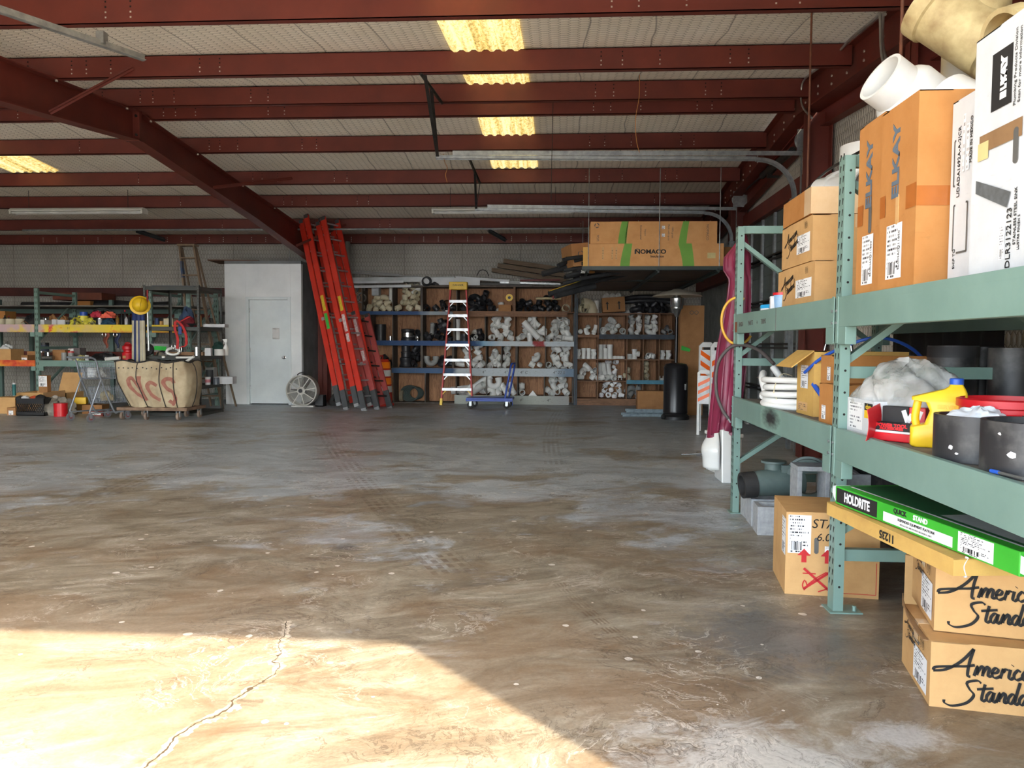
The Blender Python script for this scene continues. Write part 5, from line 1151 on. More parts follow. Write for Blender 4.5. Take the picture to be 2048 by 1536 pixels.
rc = MB(); strokes(rc, [[(w*.05+.03*math.cos(a), h2*.82+.03*math.sin(a)) for a in np.linspace(k*2.09, k*2.09+1.5, 5)] for k in range(3)], .012, A, nib=0, k=2); obj('recycling_mark', rc, M_INKG, t)
arc = MB(); strokes(arc, [[(w*.30,h2),(w*.285,h2*.5),(w*.28,0)]], .008, A, nib=0, k=4); obj('printed_arc', arc, M_BLACKP, t)
t, A, B, C = carton('small open brown carton at the end of the hanging platform stack', (nx(1166, YB1+.25), YB1+.15, PZ+.012), (.14, .5, h1-.03), -.1, M_CARDY, tape=None)
t, A, B, C = carton('tipped brown carton spilling black foam tubes at the platform end', (nx(1147, 11.7), 11.75, PZ+.05), (.30, .6, .34), .25, M_CARDD, tape=None, tilt=(0, -.12, .25))
rc = MB(); strokes(rc, [[(.14+.04*math.cos(a), .18+.04*math.sin(a)) for a in np.linspace(k*2.09, k*2.09+1.5, 5)] for k in range(3)], .014, A, nib=0, k=2); obj('recycling_mark', rc, M_INKG, t)
t, A, B, C = carton('brown carton at the wall end of the hanging platform', (nx(1450, YB1+.35), YB1+.4, PZ+.012), (.12, .4, .33), 0, M_CARDD, tape=None)
# black foam tubes sticking out of the platform end
M_FOAM = mat('black pipe foam', (26,27,30), (44,46,50), 6, .85)
r_ = random.Random(11)
k = 0
for j in range(26):
    px, py = r_.uniform(1132, 1172), r_.uniform(500, 568)
    e = aY(px, py, 11.9+r_.uniform(-.3, .5))
    d_ = Vector((-1, r_.uniform(-.35, .1), r_.uniform(-.28, .04))).normalized()
    tl = r_.uniform(.25, .5)
    p0 = e-d_*.9; 
    if p0.z < PZ+.04: p0.z = PZ+.04
    solo('foam_tube', 'black foam pipe insulation tube in the jumble at the end of the hanging platform', 'pipe insulation', MB().pipe((0,0,0), (e+d_*.06-p0)*1.0, .028, .013, 10), M_FOAM, p0, group='foam tubes on the hanging platform', smooth=40)
for (a, b, lab) in (((1195,556),(1098,588),'black foam tube slanting lowest out of the platform'), ((1190,572),(1110,592),'wider black foam tube just under the lowest slanting one'), ((1180,520),(1085,548),'black foam tube slanting down above the lowest pair'), ((1178,500),(1116,532),'black foam tube slanting out above the plank bundle')):
    A_, B_ = aY(*a, 12.3), aY(*b, 12.0)
    mb = MB().cyl((0,0,0), B_-A_, .045 if 'lowest' in lab else .035, n=12)
    if 'lowest out' in lab: mb.mi(1).bar(Vector((0,-.03,.042)), B_-A_+Vector((0,-.03,.042)), .012, .006)
    solo('foam_tube', lab, 'pipe insulation', mb, [M_FOAM, M_YEL], A_, smooth=40)
for (px, py, lab) in ((1170, 546, 'crumpled white paper caught among the black foam tubes'), (1182, 546, 'torn bit of orange cardboard among the black foam tubes')):
    solo('scrap', lab, 'scrap', blob(.06,.05,.05,.18,px), M_RAG if px < 1175 else M_CARDO, aY(px, py, 11.6), smooth=30)
# ---------------------------------------------------------------- the wooden bins along the back wall
BY, BB = 15.95, 16.42                                          # front and back of the bins
def wood_mat(name, c1, c2, ax=2):
    g = N(name); v = g.obj(); x, y, z = g.xyz(v)
    sc = (5, 5, .45) if ax == 2 else (.45, 5, 5)
    n1 = g.noise(g.scl(v, sc), 3.2, 6, .6, 1.2)
    rings = g.math('SINE', g.math('MULTIPLY', n1, 46.0))
    c = g.ramp(g.math('ADD', g.math('MULTIPLY', rings, .16), n1), [(.3, rgb(*c1)), (.75, rgb(*c2))])
    pat = g.noise(v, .9, 3)
    return g.done(g.mix(g.ramp(pat, [(.4, 0), (.7, .45)]), c, rgb(*[int(k*.62) for k in c1])), .7)
M_PLY = wood_mat('orange plywood grain', (176,128,90), (124,84,56)); M_LUM = wood_mat('brown lumber', (144,104,74), (100,70,50), 0)
M_GRW = mat('weathered grey lumber', (104,96,88), (70,64,60), 4, .85, stretch=(3,3,1))
def paint_edge(name, stops):
    """Shelf edge daubed with different paints along its length (world x)."""
    g = N(name); x, y, z = g.xyz(g.obj())
    n1 = g.math('MULTIPLY', g.math('SUBTRACT', g.noise(g.obj(), 7, 5), .5), .25)
    f = g.n('MapRange', [g.math('ADD', x, n1), -4.4, .25, 0.0, 1.0]).outputs[0]
    c = g.ramp(f, [((p+4.4)/4.65, rgb(*k)) for p, k in stops])
    wear = g.ramp(g.noise(g.scl(g.obj(), (2, 2, 6)), 9, 8, .75), [(.55, 0), (.68, .7)])
    return g.done(g.mix(wear, c, rgb(120,112,104)), .7)
BL, WH, RD = (38,72,118), (188,196,200), (150,46,48)
M_E1 = paint_edge('blue to white edge', [(-4.4, BL), (-3.0, BL), (-2.7, (150,160,166)), (-2.2, (130,140,146))])
M_E2 = paint_edge('blue white red edge', [(-4.4, BL), (-1.75, BL), (-1.6, (120,160,186)), (-1.2, WH), (-.62, WH), (-.56, RD), (-.36, RD), (-.3, WH)])
M_E3 = paint_edge('blue then white edge', [(-4.4, (58,88,124)), (-2.25, (58,88,124)), (-2.15, (176,184,186)), (-.2, (188,196,200)), (.1, (110,130,150))])
M_E4 = paint_edge('mouldy white edge', [(-2.4, (170,174,164)), (-1.2, (140,146,138)), (-.5, (176,180,170)), (.0, (150,150,146))])
def bx_(px, py=690): return aY(px, py, BY).x
def bz_(py, px=950): return aY(px, py, BY).z
LX0, LX1, SX1 = bx_(690), bx_(1149), bx_(1352)
t = thing('bin_shelving', 'long wooden parts bins along the back wall with painted shelf edges', 'shelving', (0, 0, 0))
obj('back_sheet', MB().box(LX0, BB, .02, LX1, BB+.012, 2.44), M_PLY, t)
obj('top_board', MB().box(LX0, BY, 2.42, LX1+.02, BB+.03, 2.45), M_GRW, t)
rows = [(bz_(632), bz_(623), bz_(572)), (bz_(692), bz_(682), bz_(632)), (bz_(752), bz_(736), bz_(692)), (bz_(809, 1000), bz_(791, 1000), bz_(752))]
RT = [r[1]-.004 for r in rows]                                # deck heights
for z0, z1, _ in rows[:3]: obj('shelf_board', MB().box(LX0, BY+.022, z1-.024, LX1, BB, z1-.004), M_LUM, t)
obj('bottom_board', MB().box(bx_(912), BY+.03, RT[3]-.02, LX1, BB, RT[3]), M_LUM, t); obj('bottom_board', MB().box(LX0, BY+.01, .0, bx_(910), BB, .02), M_GRW, t)
obj('painted_edge', MB().box(LX0, BY, rows[0][0]+.02, bx_(905), BY+.022, rows[0][1]), M_E1, t); obj('wood_edge', MB().box(bx_(907), BY, rows[0][0]-.01, bx_(1134), BY+.02, rows[0][1]+.01), M_LUM, t)
obj('painted_edge', MB().box(bx_(738), BY, rows[1][0], LX1, BY+.022, rows[1][1]), M_E2, t)
obj('painted_edge', MB().box(bx_(783), BY, rows[2][0]+.05, bx_(935), BY+.022, rows[2][1]-.01), M_E3, t); obj('painted_edge', MB().box(bx_(935), BY-.02, rows[2][0], LX1, BY+.022, rows[2][1]), M_E3, t)
obj('bottom_edge', MB().box(bx_(909), BY, .0, bx_(1139), BY+.03, rows[3][1]), M_E4, t)
DIV = [(724, 785, 843, 913, 1028, 1143), (740, 785, 843, 908, 970, 1029, 1090, 1147), (785, 843, 906, 972, 1003, 1033, 1091, 1147), (787, 850, 912, 973, 1035, 1089, 1146)]
tops = [2.42, rows[0][1]-.03, rows[1][1]-.03, rows[2][1]-.03]
for k, row in enumerate(DIV):
    lo = RT[k] if k < 3 else .02
    for px in row:
        x = bx_(px); wide = .045 if px in (1028, 1033, 843, 906, 908) else .02
        obj('divider', MB().box(x-wide/2, BY+.015, lo, x+wide/2, BB, tops[k]), M_LUM if px in (1028, 1029) else M_GRW, t)
for px, s_, row in ((1012, '4"', 2), (1048, '4" C', 2), (1118, '4" 22 S', 2), (968, '4"', 2), (1043, '4"', 3), (1098, '4"', 3), (950, '4', 3)):
    text(t, s_, .085, face((bx_(px), BY-.0205 if row == 2 else BY-.0005, (rows[row][0]+rows[row][1])/2), (1,0,0), (0,0,1)), 0, 0, M_INKG, 0, 0, .2, name='marker_writing')
# right-hand section, narrower cells
t2 = thing('bin_shelving', 'lower section of wooden parts bins behind the patio heater, with small cells', 'shelving', (0, 0, 0))
def bz2(py): return aY(1250, py, BY).z
R2 = [bz2(626), bz2(670), bz2(718.5), bz2(762), bz2(798)]
RX0, RX1 = LX1+.03, SX1
obj('back_sheet', MB().box(RX0, BB, .02, RX1, BB+.012, R2[0]), M_PLY, t2)
for k, z in enumerate(R2): obj('shelf_board', MB().box(RX0, BY+.015, z-.02, RX1, BB, z), M_LUM, t2)
obj('top_edge', MB().box(RX0, BY, R2[0]-.05, bx_(1258), BY+.015, R2[0]), M_LUM, t2)
obj('shelf_edge', MB().box(RX0, BY, R2[1]-.05, bx_(1198), BY+.015, R2[1]), M_LUM, t2); obj('shelf_edge', MB().box(bx_(1198), BY, R2[1]-.085, RX1, BY+.015, R2[1]+.01), mat('dark blue grey lumber', (72,80,90), (56,58,62), 8, .8), t2)
obj('painted_edge', MB().box(bx_(1254), BY-.01, R2[3]-.06, bx_(1332), BY+.015, R2[3]+.02), mat('turquoise paint', (74,138,160), (60,110,130), 8, .6), t2)
obj('bottom_edge', MB().box(RX0, BY, 0, RX1, BY+.03, R2[4]), M_LUM, t2)
D2 = [(1152, 1196, 1254, 1287, 1319, 1351)]*4
for k in range(4):
    for px in D2[k]: obj('divider', MB().box(bx_(px)-.011, BY+.012, R2[k+1], bx_(px)+.011, BB, R2[k]-.02), M_LUM, t2)
obj('tall_post', MB().box(bx_(1148), BY-.03, 0, bx_(1152), BY, 2.5).box(bx_(1152.5), BY-.03, 0, bx_(1155), BY, 2.2), mat('blue grey post', (72,82,92), (58,64,70), 4, .7), t2)
# ---- pipe fittings: one mesh of each kind, then copies
def bend(R_, r, a, n=10, N_=16):
    mb = MB(); pts = [(R_-R_*math.cos(q), 0, R_*math.sin(q)) for q in np.linspace(0, a, n)]
    mb.tube(pts, r, N_, caps=False); mb.tube(pts, r*.86, N_, caps=False)
    e = Vector(pts[-1]); d = Vector((math.sin(a), 0, math.cos(a)))
    for p, q in ((Vector(pts[0]), Vector((0,0,-1))), (e, d)): mb.pipe(p-q*.004, p+q*.05, r*1.16, r*.98, N_)
    return mb
def hubs(segs, r, N_=16):
    mb = MB()
    for p, q, L in segs:
        p, q = Vector(p), Vector(q).normalized()
        mb.lathe([(r*.86,0),(r,0),(r,L-.05),(r*1.16,L-.045),(r*1.16,L),(r*.98,L),(r*.98,L-.045),(r*.86,.0)], N_, p, q)
    return mb
PROTO = {}
def center(mb):
    v = np.array(mb.v); c = (v.min(0)+v.max(0))/2; mb.v = [tuple(p) for p in (v-c)]; return mb
for nm, mb in (('elbow', bend(.075, .056, PI/2)), ('bend', bend(.10, .054, PI/4)), ('trap', bend(.085, .05, PI*1.02, 16)),
               ('tee', hubs((((0,0,0),(0,0,1),.115), ((0,0,0),(0,0,-1),.115), ((0,0,.005),(1,0,0),.115)), .054)),
               ('wye', hubs((((0,0,0),(0,0,1),.14), ((0,0,0),(0,0,-1),.10), ((0,0,-.02),(1,0,1),.155)), .052)),
               ('double_wye', hubs((((0,0,0),(0,0,1),.16), ((0,0,0),(0,0,-1),.13), ((0,0,-.02),(1,0,1),.16), ((0,0,-.02),(-1,0,1),.16)), .055)),
               ('coupling', MB().lathe([(.05,-.06),(.062,-.06),(.062,-.004),(.064,0),(.062,.004),(.062,.06),(.05,.06),(.048,0),(.05,-.06)], 18)),
               ('nipple', MB().lathe([(.044,-.13),(.056,-.13),(.056,-.08),(.05,-.07),(.05,.07),(.056,.08),(.056,.13),(.044,.13),(.044,-.13)], 18)),
               ('cap', MB().lathe([(.045,-.03),(.058,-.03),(.06,.015),(.045,.035),(0,.04)], 18)),
               ('reducer', MB().lathe([(.052,-.06),(.064,-.06),(.064,-.01),(.045,.02),(.045,.07),(.036,.07),(.036,.02),(.05,-.012),(.052,-.06)], 18)),
               ('pipe', MB().pipe((0,0,-.2),(0,0,.2),.057,.048,18)),
               ('ring', MB().lathe([(.085,-.05),(.095,-.05),(.095,.05),(.085,.05),(.082,0),(.085,-.05)], 20)),
               ('bushing', MB().lathe([(.04,-.035),(.055,-.035),(.055,.0),(.07,.005),(.07,.03),(.04,.03),(.04,-.035)], 18).cyl((.04,0,.03),(.04,0,.09),.012,n=8).cyl((-.04,0,.03),(-.04,0,.09),.012,n=8))):
    PROTO[nm] = center(mb)
FULL = dict(elbow='elbow', bend='shallow elbow', trap='return bend', tee='tee', wye='wye', double_wye='double wye', coupling='coupling', nipple='straight coupling', cap='end cap', reducer='reducer', pipe='pipe length', ring='pipe ring', bushing='closet collar')
CACHE, rf = {}, random.Random(42)
def fitting(kind, m, where, group, loc, rot, sc=1.0, col='white plastic'):
    key = (kind, m.name)
    name = 'end_closure' if kind == 'cap' else 'pipe_'+kind if kind in ('elbow', 'bend', 'tee', 'wye', 'coupling', 'cap', 'reducer', 'ring', 'nipple', 'bushing', 'trap') else ('pipe_double_wye' if kind == 'double_wye' else 'pipe_length')
    if key not in CACHE:
        CACHE[key] = obj(name, PROTO[kind], m, None, 40); o = CACHE[key]
    else:
        o = CACHE[key].copy(); COL.objects.link(o)
    o.location = loc; o.rotation_euler = rot; o.scale = (sc, sc, sc)
    return tag(o, '%s %s %s' % (col, FULL[kind], where), 'pipe fitting', group)
def pile(px0, px1, z, where, n, kinds, m=None, sc=1.0, col='white plastic', step=.155, cap_=None):
    x0, x1 = bx_(px0)+.07, bx_(px1)-.07; m = m or M_PVC
    per = max(1, int((x1-x0)/(step*sc)+1.15)); k = row = 0
    while k < n:
        c = min(max(min(2, per), per-(row+1)//2) if row else per, n-k)
        w_ = (x1-x0) if per > 1 else 0
        for i in range(c):
            f = (i+.5*(per-c)+(.12 if row % 2 else 0))/max(1, per-1) if per > 1 else .5
            x = x0+w_*f+rf.uniform(-.02, .02); y = BY+.17+.07*row*(0.5 if row > 2 else 1)+rf.uniform(-.03, .05)
            zz = z+(.072+.112*row)*sc+rf.uniform(0, .012)
            kd = kinds[(k+rf.randrange(2)) % len(kinds)]
            rot = (rf.uniform(-.9, .9)+(PI/2 if rf.random() < .5 else 0), rf.uniform(-.8, .8), rf.uniform(-PI, PI))
            fitting(kd, m, where, 'fittings '+where, (x, y, zz), rot, sc*(.92 if kd in ('wye', 'double_wye') else 1), col); k += 1
        row += 1
def stand(px, z, kind, where, rot=(0,0,0), sc=1.0, m=None, col='white plastic', dz=None, y=.16, group=None):
    h = {'nipple': .13, 'coupling': .06, 'tee': .115, 'cap': .04, 'pipe': .2, 'elbow': .09, 'reducer': .065, 'bend': .09, 'wye': .15, 'double_wye': .14, 'trap': .12, 'ring': .095, 'bushing': .07}[kind]
    fitting(kind, m or M_PVC, where, group or 'fittings '+where, (bx_(px), BY+y, z+(h*sc if dz is None else dz)), rot, sc, col)
M_BLKF = mat('black fitting', (30,30,33), (54,54,58), 9, .4)
r1, r2, r3, r4 = RT
# row 1
for k, (px, zz) in enumerate(((704, 0), (717, 0), (708, .19), (720, .19), (704, .38), (717, .38))): stand(px, r1, 'ring', 'stacked in the top bin next to the tall ladders', (PI/2, rf.uniform(-.3,.3), 0), 1.0, M_PVCG, 'grey', .1+zz)
pile(727, 783, r1, 'in the heap of the top bin under a square white block', 9, ['coupling', 'elbow', 'reducer', 'coupling'], M_PVCO, 1.0, 'cream aged')
stand(776, r1, 'pipe', 'standing thin behind the heap under the square white block', (0,0,0), .75, M_PVC, 'slim white', .36, .3)
pile(788, 841, r1, 'in the sloping heap of the third top bin', 11, ['elbow', 'coupling', 'elbow', 'bend'], M_PVCO, 1.0, 'cream aged')
stand(834, r1, 'pipe', 'lying on top of the sloping cream heap', (.5,.9,.3), .95, M_PVC, 'white', .50, .3)
solo('foam_block', 'square pale block wedged high in the second top bin', 'block', MB().box(-.075,-.1,0,.075,.1,.17), mat('pale grey block', (190,196,200), None, 5, .8), (bx_(746), BY+.3, bz_(590)))
pile(846, 908, r1, 'in the top bin just beside the step ladder head', 5, ['elbow', 'coupling', 'reducer'], M_BLKF, 1.0, 'black')
solo('hose_clamp', 'large steel band clamp standing in the top bin beside the ladder head', 'clamp', MB().pipe((0,0,-.05),(0,0,.05),.115,.111,28).box(-.03,-.13,-.02,.03,-.11,.02), M_STEEL, (bx_(891), BY+.22, r1+.13), rot=(PI/2-.2,0,0), smooth=40)
pile(920, 990, r1, 'in the long top bin behind the step ladder', 9, ['coupling', 'elbow', 'tee'], M_BLKF, 1.05, 'black')
t = thing('tape_measure', 'round yellow tape reel on the cardboard in the long top bin', 'tape reel', (bx_(1017), BY+.18, r1+.30), rot=(PI/2,0,0))
obj('reel_case', MB().lathe([(.02,-.015),(.075,-.015),(.078,0),(.075,.015),(.02,.015)], 24), M_YEL, t, 40); obj('hub', MB().cyl((0,0,-.02),(0,0,.02),.03,n=16), M_BLACK, t, 40)
t_, A, B, C = carton('small open brown carton in the long top bin under the yellow tape reel', (bx_(996), BY+.06, r1), (.26, .3, .15), 0, M_CARDD, tape=None)
pile(1031, 1060, r1, 'at the near corner of the top bin under the slanting foam tubes', 4, ['coupling', 'tee'], M_BLKF, 1.0, 'black')
pile(1062, 1120, r1, 'in the top bin around the red handled tool', 8, ['coupling', 'elbow', 'coupling'], M_BLKF, 1.0, 'black')
solo('clamp_tool', 'red handled bar tool lying across the black fittings in the top bin', 'tool', MB().cyl((-.3,0,0),(.22,0,.0),.025,n=12).mi(1).cyl((.06,-.02,-.01),(.055,-.02,.2),.022,n=10), [mat('cream handle', (196,180,140)), mat('red grip', (150,40,46), None, 4, .5)], (bx_(1100), BY+.06, r1+.28), smooth=40)
stand(1131, r1, 'ring', 'lying at the end of the top bin by the dark post', (PI/2-.3,0,.2), .85, M_PVCO, 'cream aged')
# row 2
t = thing('black_cylinder', 'tall black ribbed cylinder in the second row next to the tall ladders', 'pipe', (bx_(757), BY+.2, r2))
obj('pipe_wall', MB().lathe([(.09,0),(.112,0)]+[(.112+.003*(k % 2), .02+.025*k) for k in range(13)]+[(.112,.345),(.10,.345),(.10,.01)], 28), M_BLKF, t, 40)
solo('small_can', 'small shiny can beside the black ribbed cylinder', 'can', MB().cyl((0,0,0),(0,0,.10),.035,n=18), M_STEEL, (bx_(779), BY+.1, r2), smooth=40)
t = thing('rubber_coupling', 'black rubber coupling with a wide steel band in the second row', 'pipe coupling', (bx_(812), BY+.2, r2))
obj('rubber_sleeve', MB().lathe([(.12,0),(.14,0),(.145,.05),(.13,.06),(.13,.19),(.145,.2),(.14,.24),(.11,.25),(.11,0)], 30), M_BLKF, t, 40); obj('steel_band', MB().pipe((0,0,.08),(0,0,.17),.136,.130,30), M_STEEL, t, 40)
pile(824, 842, r2, 'beside the steel banded coupling in the second row', 2, ['elbow', 'coupling'], M_BLKF, .9, 'black')
stand(834, r2, 'coupling', 'standing at the foot of the second row divider', (0,0,0), .7, mat('chrome', (190,190,190), None, 5, .2, .9), 'chrome', None, .08)
pile(848, 903, r2, 'in the second row beside the step ladder, dark side', 8, ['elbow', 'tee', 'coupling'], M_BLKF, 1.0, 'black')
stand(862, r2, 'nipple', 'leaning on the black fittings beside the step ladder', (.3,.15,0), .9, M_PVCG, 'grey', .26)
stand(884, r2, 'coupling', 'perched on top of the black fittings beside the step ladder', (.4,1.0,.2), 1.6, M_BLKF, 'wide black', .33, .28)
stand(912, r2, 'pipe', 'seen upright through the step ladder rungs', (0,0,0), 1.1, M_PVC, 'white', .24, .2); stand(927, r2, 'coupling', 'seen through the step ladder rungs in the second row', (0,0,0), 1.3, M_BLKF, 'black')
pile(938, 968, r2, 'in the mixed heap of the second row under the dark stain', 3, ['elbow', 'coupling'], M_BLKF, 1.0, 'black')
stand(948, r2, 'reducer', 'in the mixed heap of the second row under the dark stain', (1.2,.4,.3), 1.0)
pile(972, 1027, r2, 'in the tallest heap of the second row', 14, ['elbow', 'tee', 'bend', 'coupling'])
pile(1032, 1088, r2, 'in the second row heap with the long slanting wye', 8, ['coupling', 'elbow', 'tee'])
stand(1062, r2, 'pipe', 'slanting across the second row heap', (0,-.75,0), 1.15, None, 'white plastic', .24, .05); stand(1067, r2, 'double_wye', 'standing on top of the second row heap with the slanting pipe', (PI,0,.3), .95, None, 'white plastic', .40, .22); stand(1084, r2, 'wye', 'leaning at the end of the slanting pipe heap', (.2,.9,.2), 1.0, None, 'white plastic', .18, .12)
pile(1092, 1146, r2, 'in the low heap of the second row by the dark post', 10, ['bend', 'elbow', 'tee'])
# row 3
pile(740, 783, r3, 'in the shaded third row behind the tall ladders', 4, ['elbow', 'coupling'], M_BLKF, 1.0, 'black')
t = thing('stacked_strainer', 'tall black stepped strainer in the third row by the orange drum', 'strainer', (bx_(808), BY+.2, r3))
obj('strainer_body', MB().lathe([(.13,0),(.14,.02),(.12,.08),(.12,.12),(.13,.14),(.13,.2),(.10,.22),(.10,.3),(.11,.31),(.11,.33),(.09,.34),(.09,.45),(0,.46)], 26), M_BLKF, t, 40)
pile(820, 842, r3, 'next to the stepped strainer in the third row', 5, ['coupling', 'elbow', 'tee'], M_BLKF, 1.0, 'black')
stand(860, r3, 'trap', 'standing in the third row next to the step ladder', (0,PI,.4), 1.15, M_PVCG, 'dark grey'); pile(874, 904, r3, 'bunched in the third row at the step ladder', 4, ['elbow', 'bend'], M_BLKF, 1.0, 'black')
pile(913, 970, r3, 'in the third row heap seen through the step ladder', 12, ['elbow', 'bend', 'elbow', 'coupling'], None, 1.08)
pile(975, 1002, r3, 'in the first narrow cell of the third row', 5, ['elbow', 'bend'])
pile(1005, 1031, r3, 'in the third-row cell behind the blue cart handle', 4, ['coupling', 'bend', 'elbow'])
pile(1058, 1086, r3, 'in the nearly empty wide cell of the third row', 3, ['coupling', 'cap']); stand(1073, r3, 'elbow', 'in the nearly empty wide cell of the third row', (.6,PI,.4), 1.0, None, 'white plastic', .22)
pile(1093, 1146, r3, 'in the big heap of the third row by the dark post', 16, ['elbow', 'bend', 'coupling', 'elbow', 'tee'])
# row 4
t = thing('hose_coil', 'coil of dark green hose standing in a floor level bin', 'hose', (bx_(816), BY+.16, .02))
mb = MB()
for k in range(7):
    R_ = .16-.006*k; mb.tube([(R_*1.2*math.cos(a)+.02*k, .02*k, max(.016, .175+R_*math.sin(a))) for a in np.linspace(0, 2*PI, 30)[:-1]], .016, 8, True)
obj('hose', mb, mat('dark green hose', (66,80,76), (48,58,56), 6, .6), t, 60)
solo('tape_roll', 'tan roll standing beside the hose coil in the floor level bin', 'roll', MB().pipe((0,0,0),(.07,0,0),.12,.05,24), mat('tan roll', (150,138,116)), (bx_(797), BY+.16, .14), smooth=40)
for k, (px, zz, rot) in enumerate(((926, .12, (0,1.45,.1)), (950, .11, (.2,1.1,-.5)), (960, .25, (.3,.9,.4)))): stand(px, r4, 'pipe', 'lying big in the bin at the step ladder feet', rot, 1.35, None, 'white plastic', zz)
pile(915, 972, r4, 'in the floor level bin at the step ladder feet', 3, ['elbow', 'bend'], None, 1.25)
stand(988, r4, 'trap', 'hooked high in the floor level bin behind the cart deck', (0,PI-.2,.3), 1.25, None, 'white plastic', .24); stand(982, r4, 'elbow', 'under the return bend in the floor level bin behind the cart', (.2,PI/2,.3), 1.1); pile(990, 1032, r4, 'in the floor level bin behind the cart handle', 5, ['coupling', 'elbow', 'bend'])
pile(1037, 1048, r4, 'alone in a pair at the edge of the empty floor level bin', 2, ['coupling']); 
solo('pipe_saddle', 'small white wedge lying in the empty floor level bin', 'pipe fitting', MB().prism([(-.09,0),(.09,0),(0,.11)], -.04, .04, ((1,0,0),(0,0,1),(0,-1,0))), M_PVC, (bx_(1066), BY+.1, r4))
pile(1092, 1140, r4, 'in the floor level bin by the dark post', 11, ['elbow', 'bend', 'reducer', 'coupling'], None, 1.05)
# right section
a_, b_, c_, d_ = R2[1:]
stand(1166, R2[0], 'ring', 'standing large on top of the small cell bins', (PI/2,0,.2), 1.1, M_PVCO, 'cream aged', None, .1); stand(1180, R2[0], 'elbow', 'lying large beside the cream ring on the small cell bins', (0,PI/2,.3), 1.7, M_PVCO, 'cream aged'); stand(1159, R2[0], 'bend', 'lying at the post end on top of the small cell bins', (PI/2,0,.3), 1.2, M_PVCO, 'cream aged', .08)
stand(1193, R2[0], 'nipple', 'standing pale next to the arrow box on the small cell bins', (0,0,0), 1.0, M_PVC, 'white', None, .2)
t_, A, B, C = carton('brown carton with two black arrows, tilted on top of the small cell bins', (bx_(1205), BY+.05, R2[0]+.01), (.46, .3, .30), 0, M_CARDD, tape=None, tilt=(0, -.06, 0))
ar = MB()
for u in (.10, .34): ar.prism([(u-.012,.05),(u+.012,.05),(u+.012,.17),(u+.035,.17),(u,.22),(u-.035,.17),(u-.012,.17)], 0, .0015, ((1,0,0),(0,0,1),(0,-1,0))); 
obj('arrow_print', ar, M_BLACKP, t_)
for px in (1212, 1224, 1236): stand(px, R2[0]+.30, 'coupling', 'poking out of the tilted carton with black arrows', (.8,.2*px % 1,.3), .9, None, 'white', .05, .22)
pile(1262, 1340, R2[0], 'in the dark row on top of the small cell bins', 10, ['coupling', 'elbow', 'reducer'], M_BLKF, 1.05, 'black')
solo('corrugated_hose', 'bundle of dark corrugated hose lying on top of the small cell bins', 'hose', MB().tube(smoothpts([(-.5,0,.30),(-.2,.02,.34),(.2,.0,.33),(.5,.02,.28),(.62,.0,.2)],6), .05, 10).tube(smoothpts([(-.5,.06,.24),(-.1,.04,.27),(.3,.05,.26),(.6,.02,.18)],6), .05, 10), M_BLKF, (bx_(1300), BY+.2, R2[0]), smooth=60)
pile(1154, 1194, a_, 'in the top small cell at the dark post', 4, ['cap', 'reducer', 'bend'], None, .85); stand(1190, a_, 'nipple', 'standing up in the top small cell at the dark post', (0,.3,0), .8)
pile(1199, 1252, a_, 'in the wide top small cell', 6, ['bend', 'elbow', 'cap'], None, 1.0); stand(1199, a_, 'pipe', 'standing in the corner of the wide top small cell', (0,.1,0), .8, M_PVCG, 'grey', .2, .3)
pile(1256, 1286, a_, 'heaped in the full top small cell', 11, ['elbow', 'coupling', 'reducer'], None, .88)
pile(1289, 1318, a_, 'heaped in the full top small cell nearest the heater', 10, ['coupling', 'elbow', 'bend'], None, .88)
pile(1321, 1349, a_, 'in the top small cell behind the heater pole', 3, ['reducer', 'coupling'], M_PVCG, .8, 'grey')
for px, kd in ((1157, 'tee'), (1168, 'nipple'), (1178, 'nipple'), (1188, 'tee')): stand(px, b_, kd, 'in the row of four in the second small cell', (0,0,-PI/2), .88 if kd == 'tee' else .85)
for px, s_, y in ((1201, 1.15, .16), (1208, 1.15, .3), (1212, .85, .12), (1221, 1.15, .16)): stand(px, b_, 'nipple', 'in the upright cluster of the wide second small cell', (0,0,0), s_, None, 'white plastic', None, y)
for px in (1231, 1238, 1246): stand(px, b_, 'cap', 'in the little row beside the upright cluster', (0,0,0), .9)
for px, kd in ((1260, 'coupling'), (1273, 'tee')): stand(px, b_, kd, 'standing in the third cell of the second small row', (0,0,0), .9)
stand(1304, b_, 'tee', 'lying in the fourth cell of the second small row', (PI/2,.2,-.4), .95, None, 'white plastic', .07); stand(1296, b_, 'cap', 'lying in the fourth cell of the second small row', (1.2,0,0), .8)
for px in (1327, 1339): stand(px, b_, 'tee', 'of the twin pair with dark holes beside the heater pole', (0,0,-PI/2), .82)
pile(1155, 1194, c_, 'in the third small cell at the dark post', 5, ['elbow', 'coupling', 'bend'], None, .95)
for px in (1201, 1210, 1220): stand(px, c_, 'nipple', 'leaning in the back row of the wide third small cell', (.25,-.15,0), .95, None, 'white plastic', .24, .26)
for px in (1199, 1206, 1216, 1228): stand(px, c_, 'coupling', 'in the front row of the wide third small cell', (1.2,.3,.1*px), .9, None, 'white plastic', .062, .1)
stand(1242, c_, 'bushing', 'standing alone in the wide third small cell', (PI,0,0), .8, None, 'white plastic', .06)
stand(1257, c_, 'elbow', 'stacked in the cell over the turquoise edge', (.3,PI/2,.5), .85, M_PVCO, 'cream', .08); stand(1258, c_, 'coupling', 'stacked in the cell over the turquoise edge', (.3,0,.5), .85, M_PVCO, 'cream', .22)
pile(1289, 1312, c_, 'in the cell over the turquoise edge near the heater', 5, ['bend', 'elbow'], M_PVCO, .85, 'cream')
stand(1326, c_, 'bushing', 'half hidden by the heater over the turquoise edge', (0,0,0), .8)
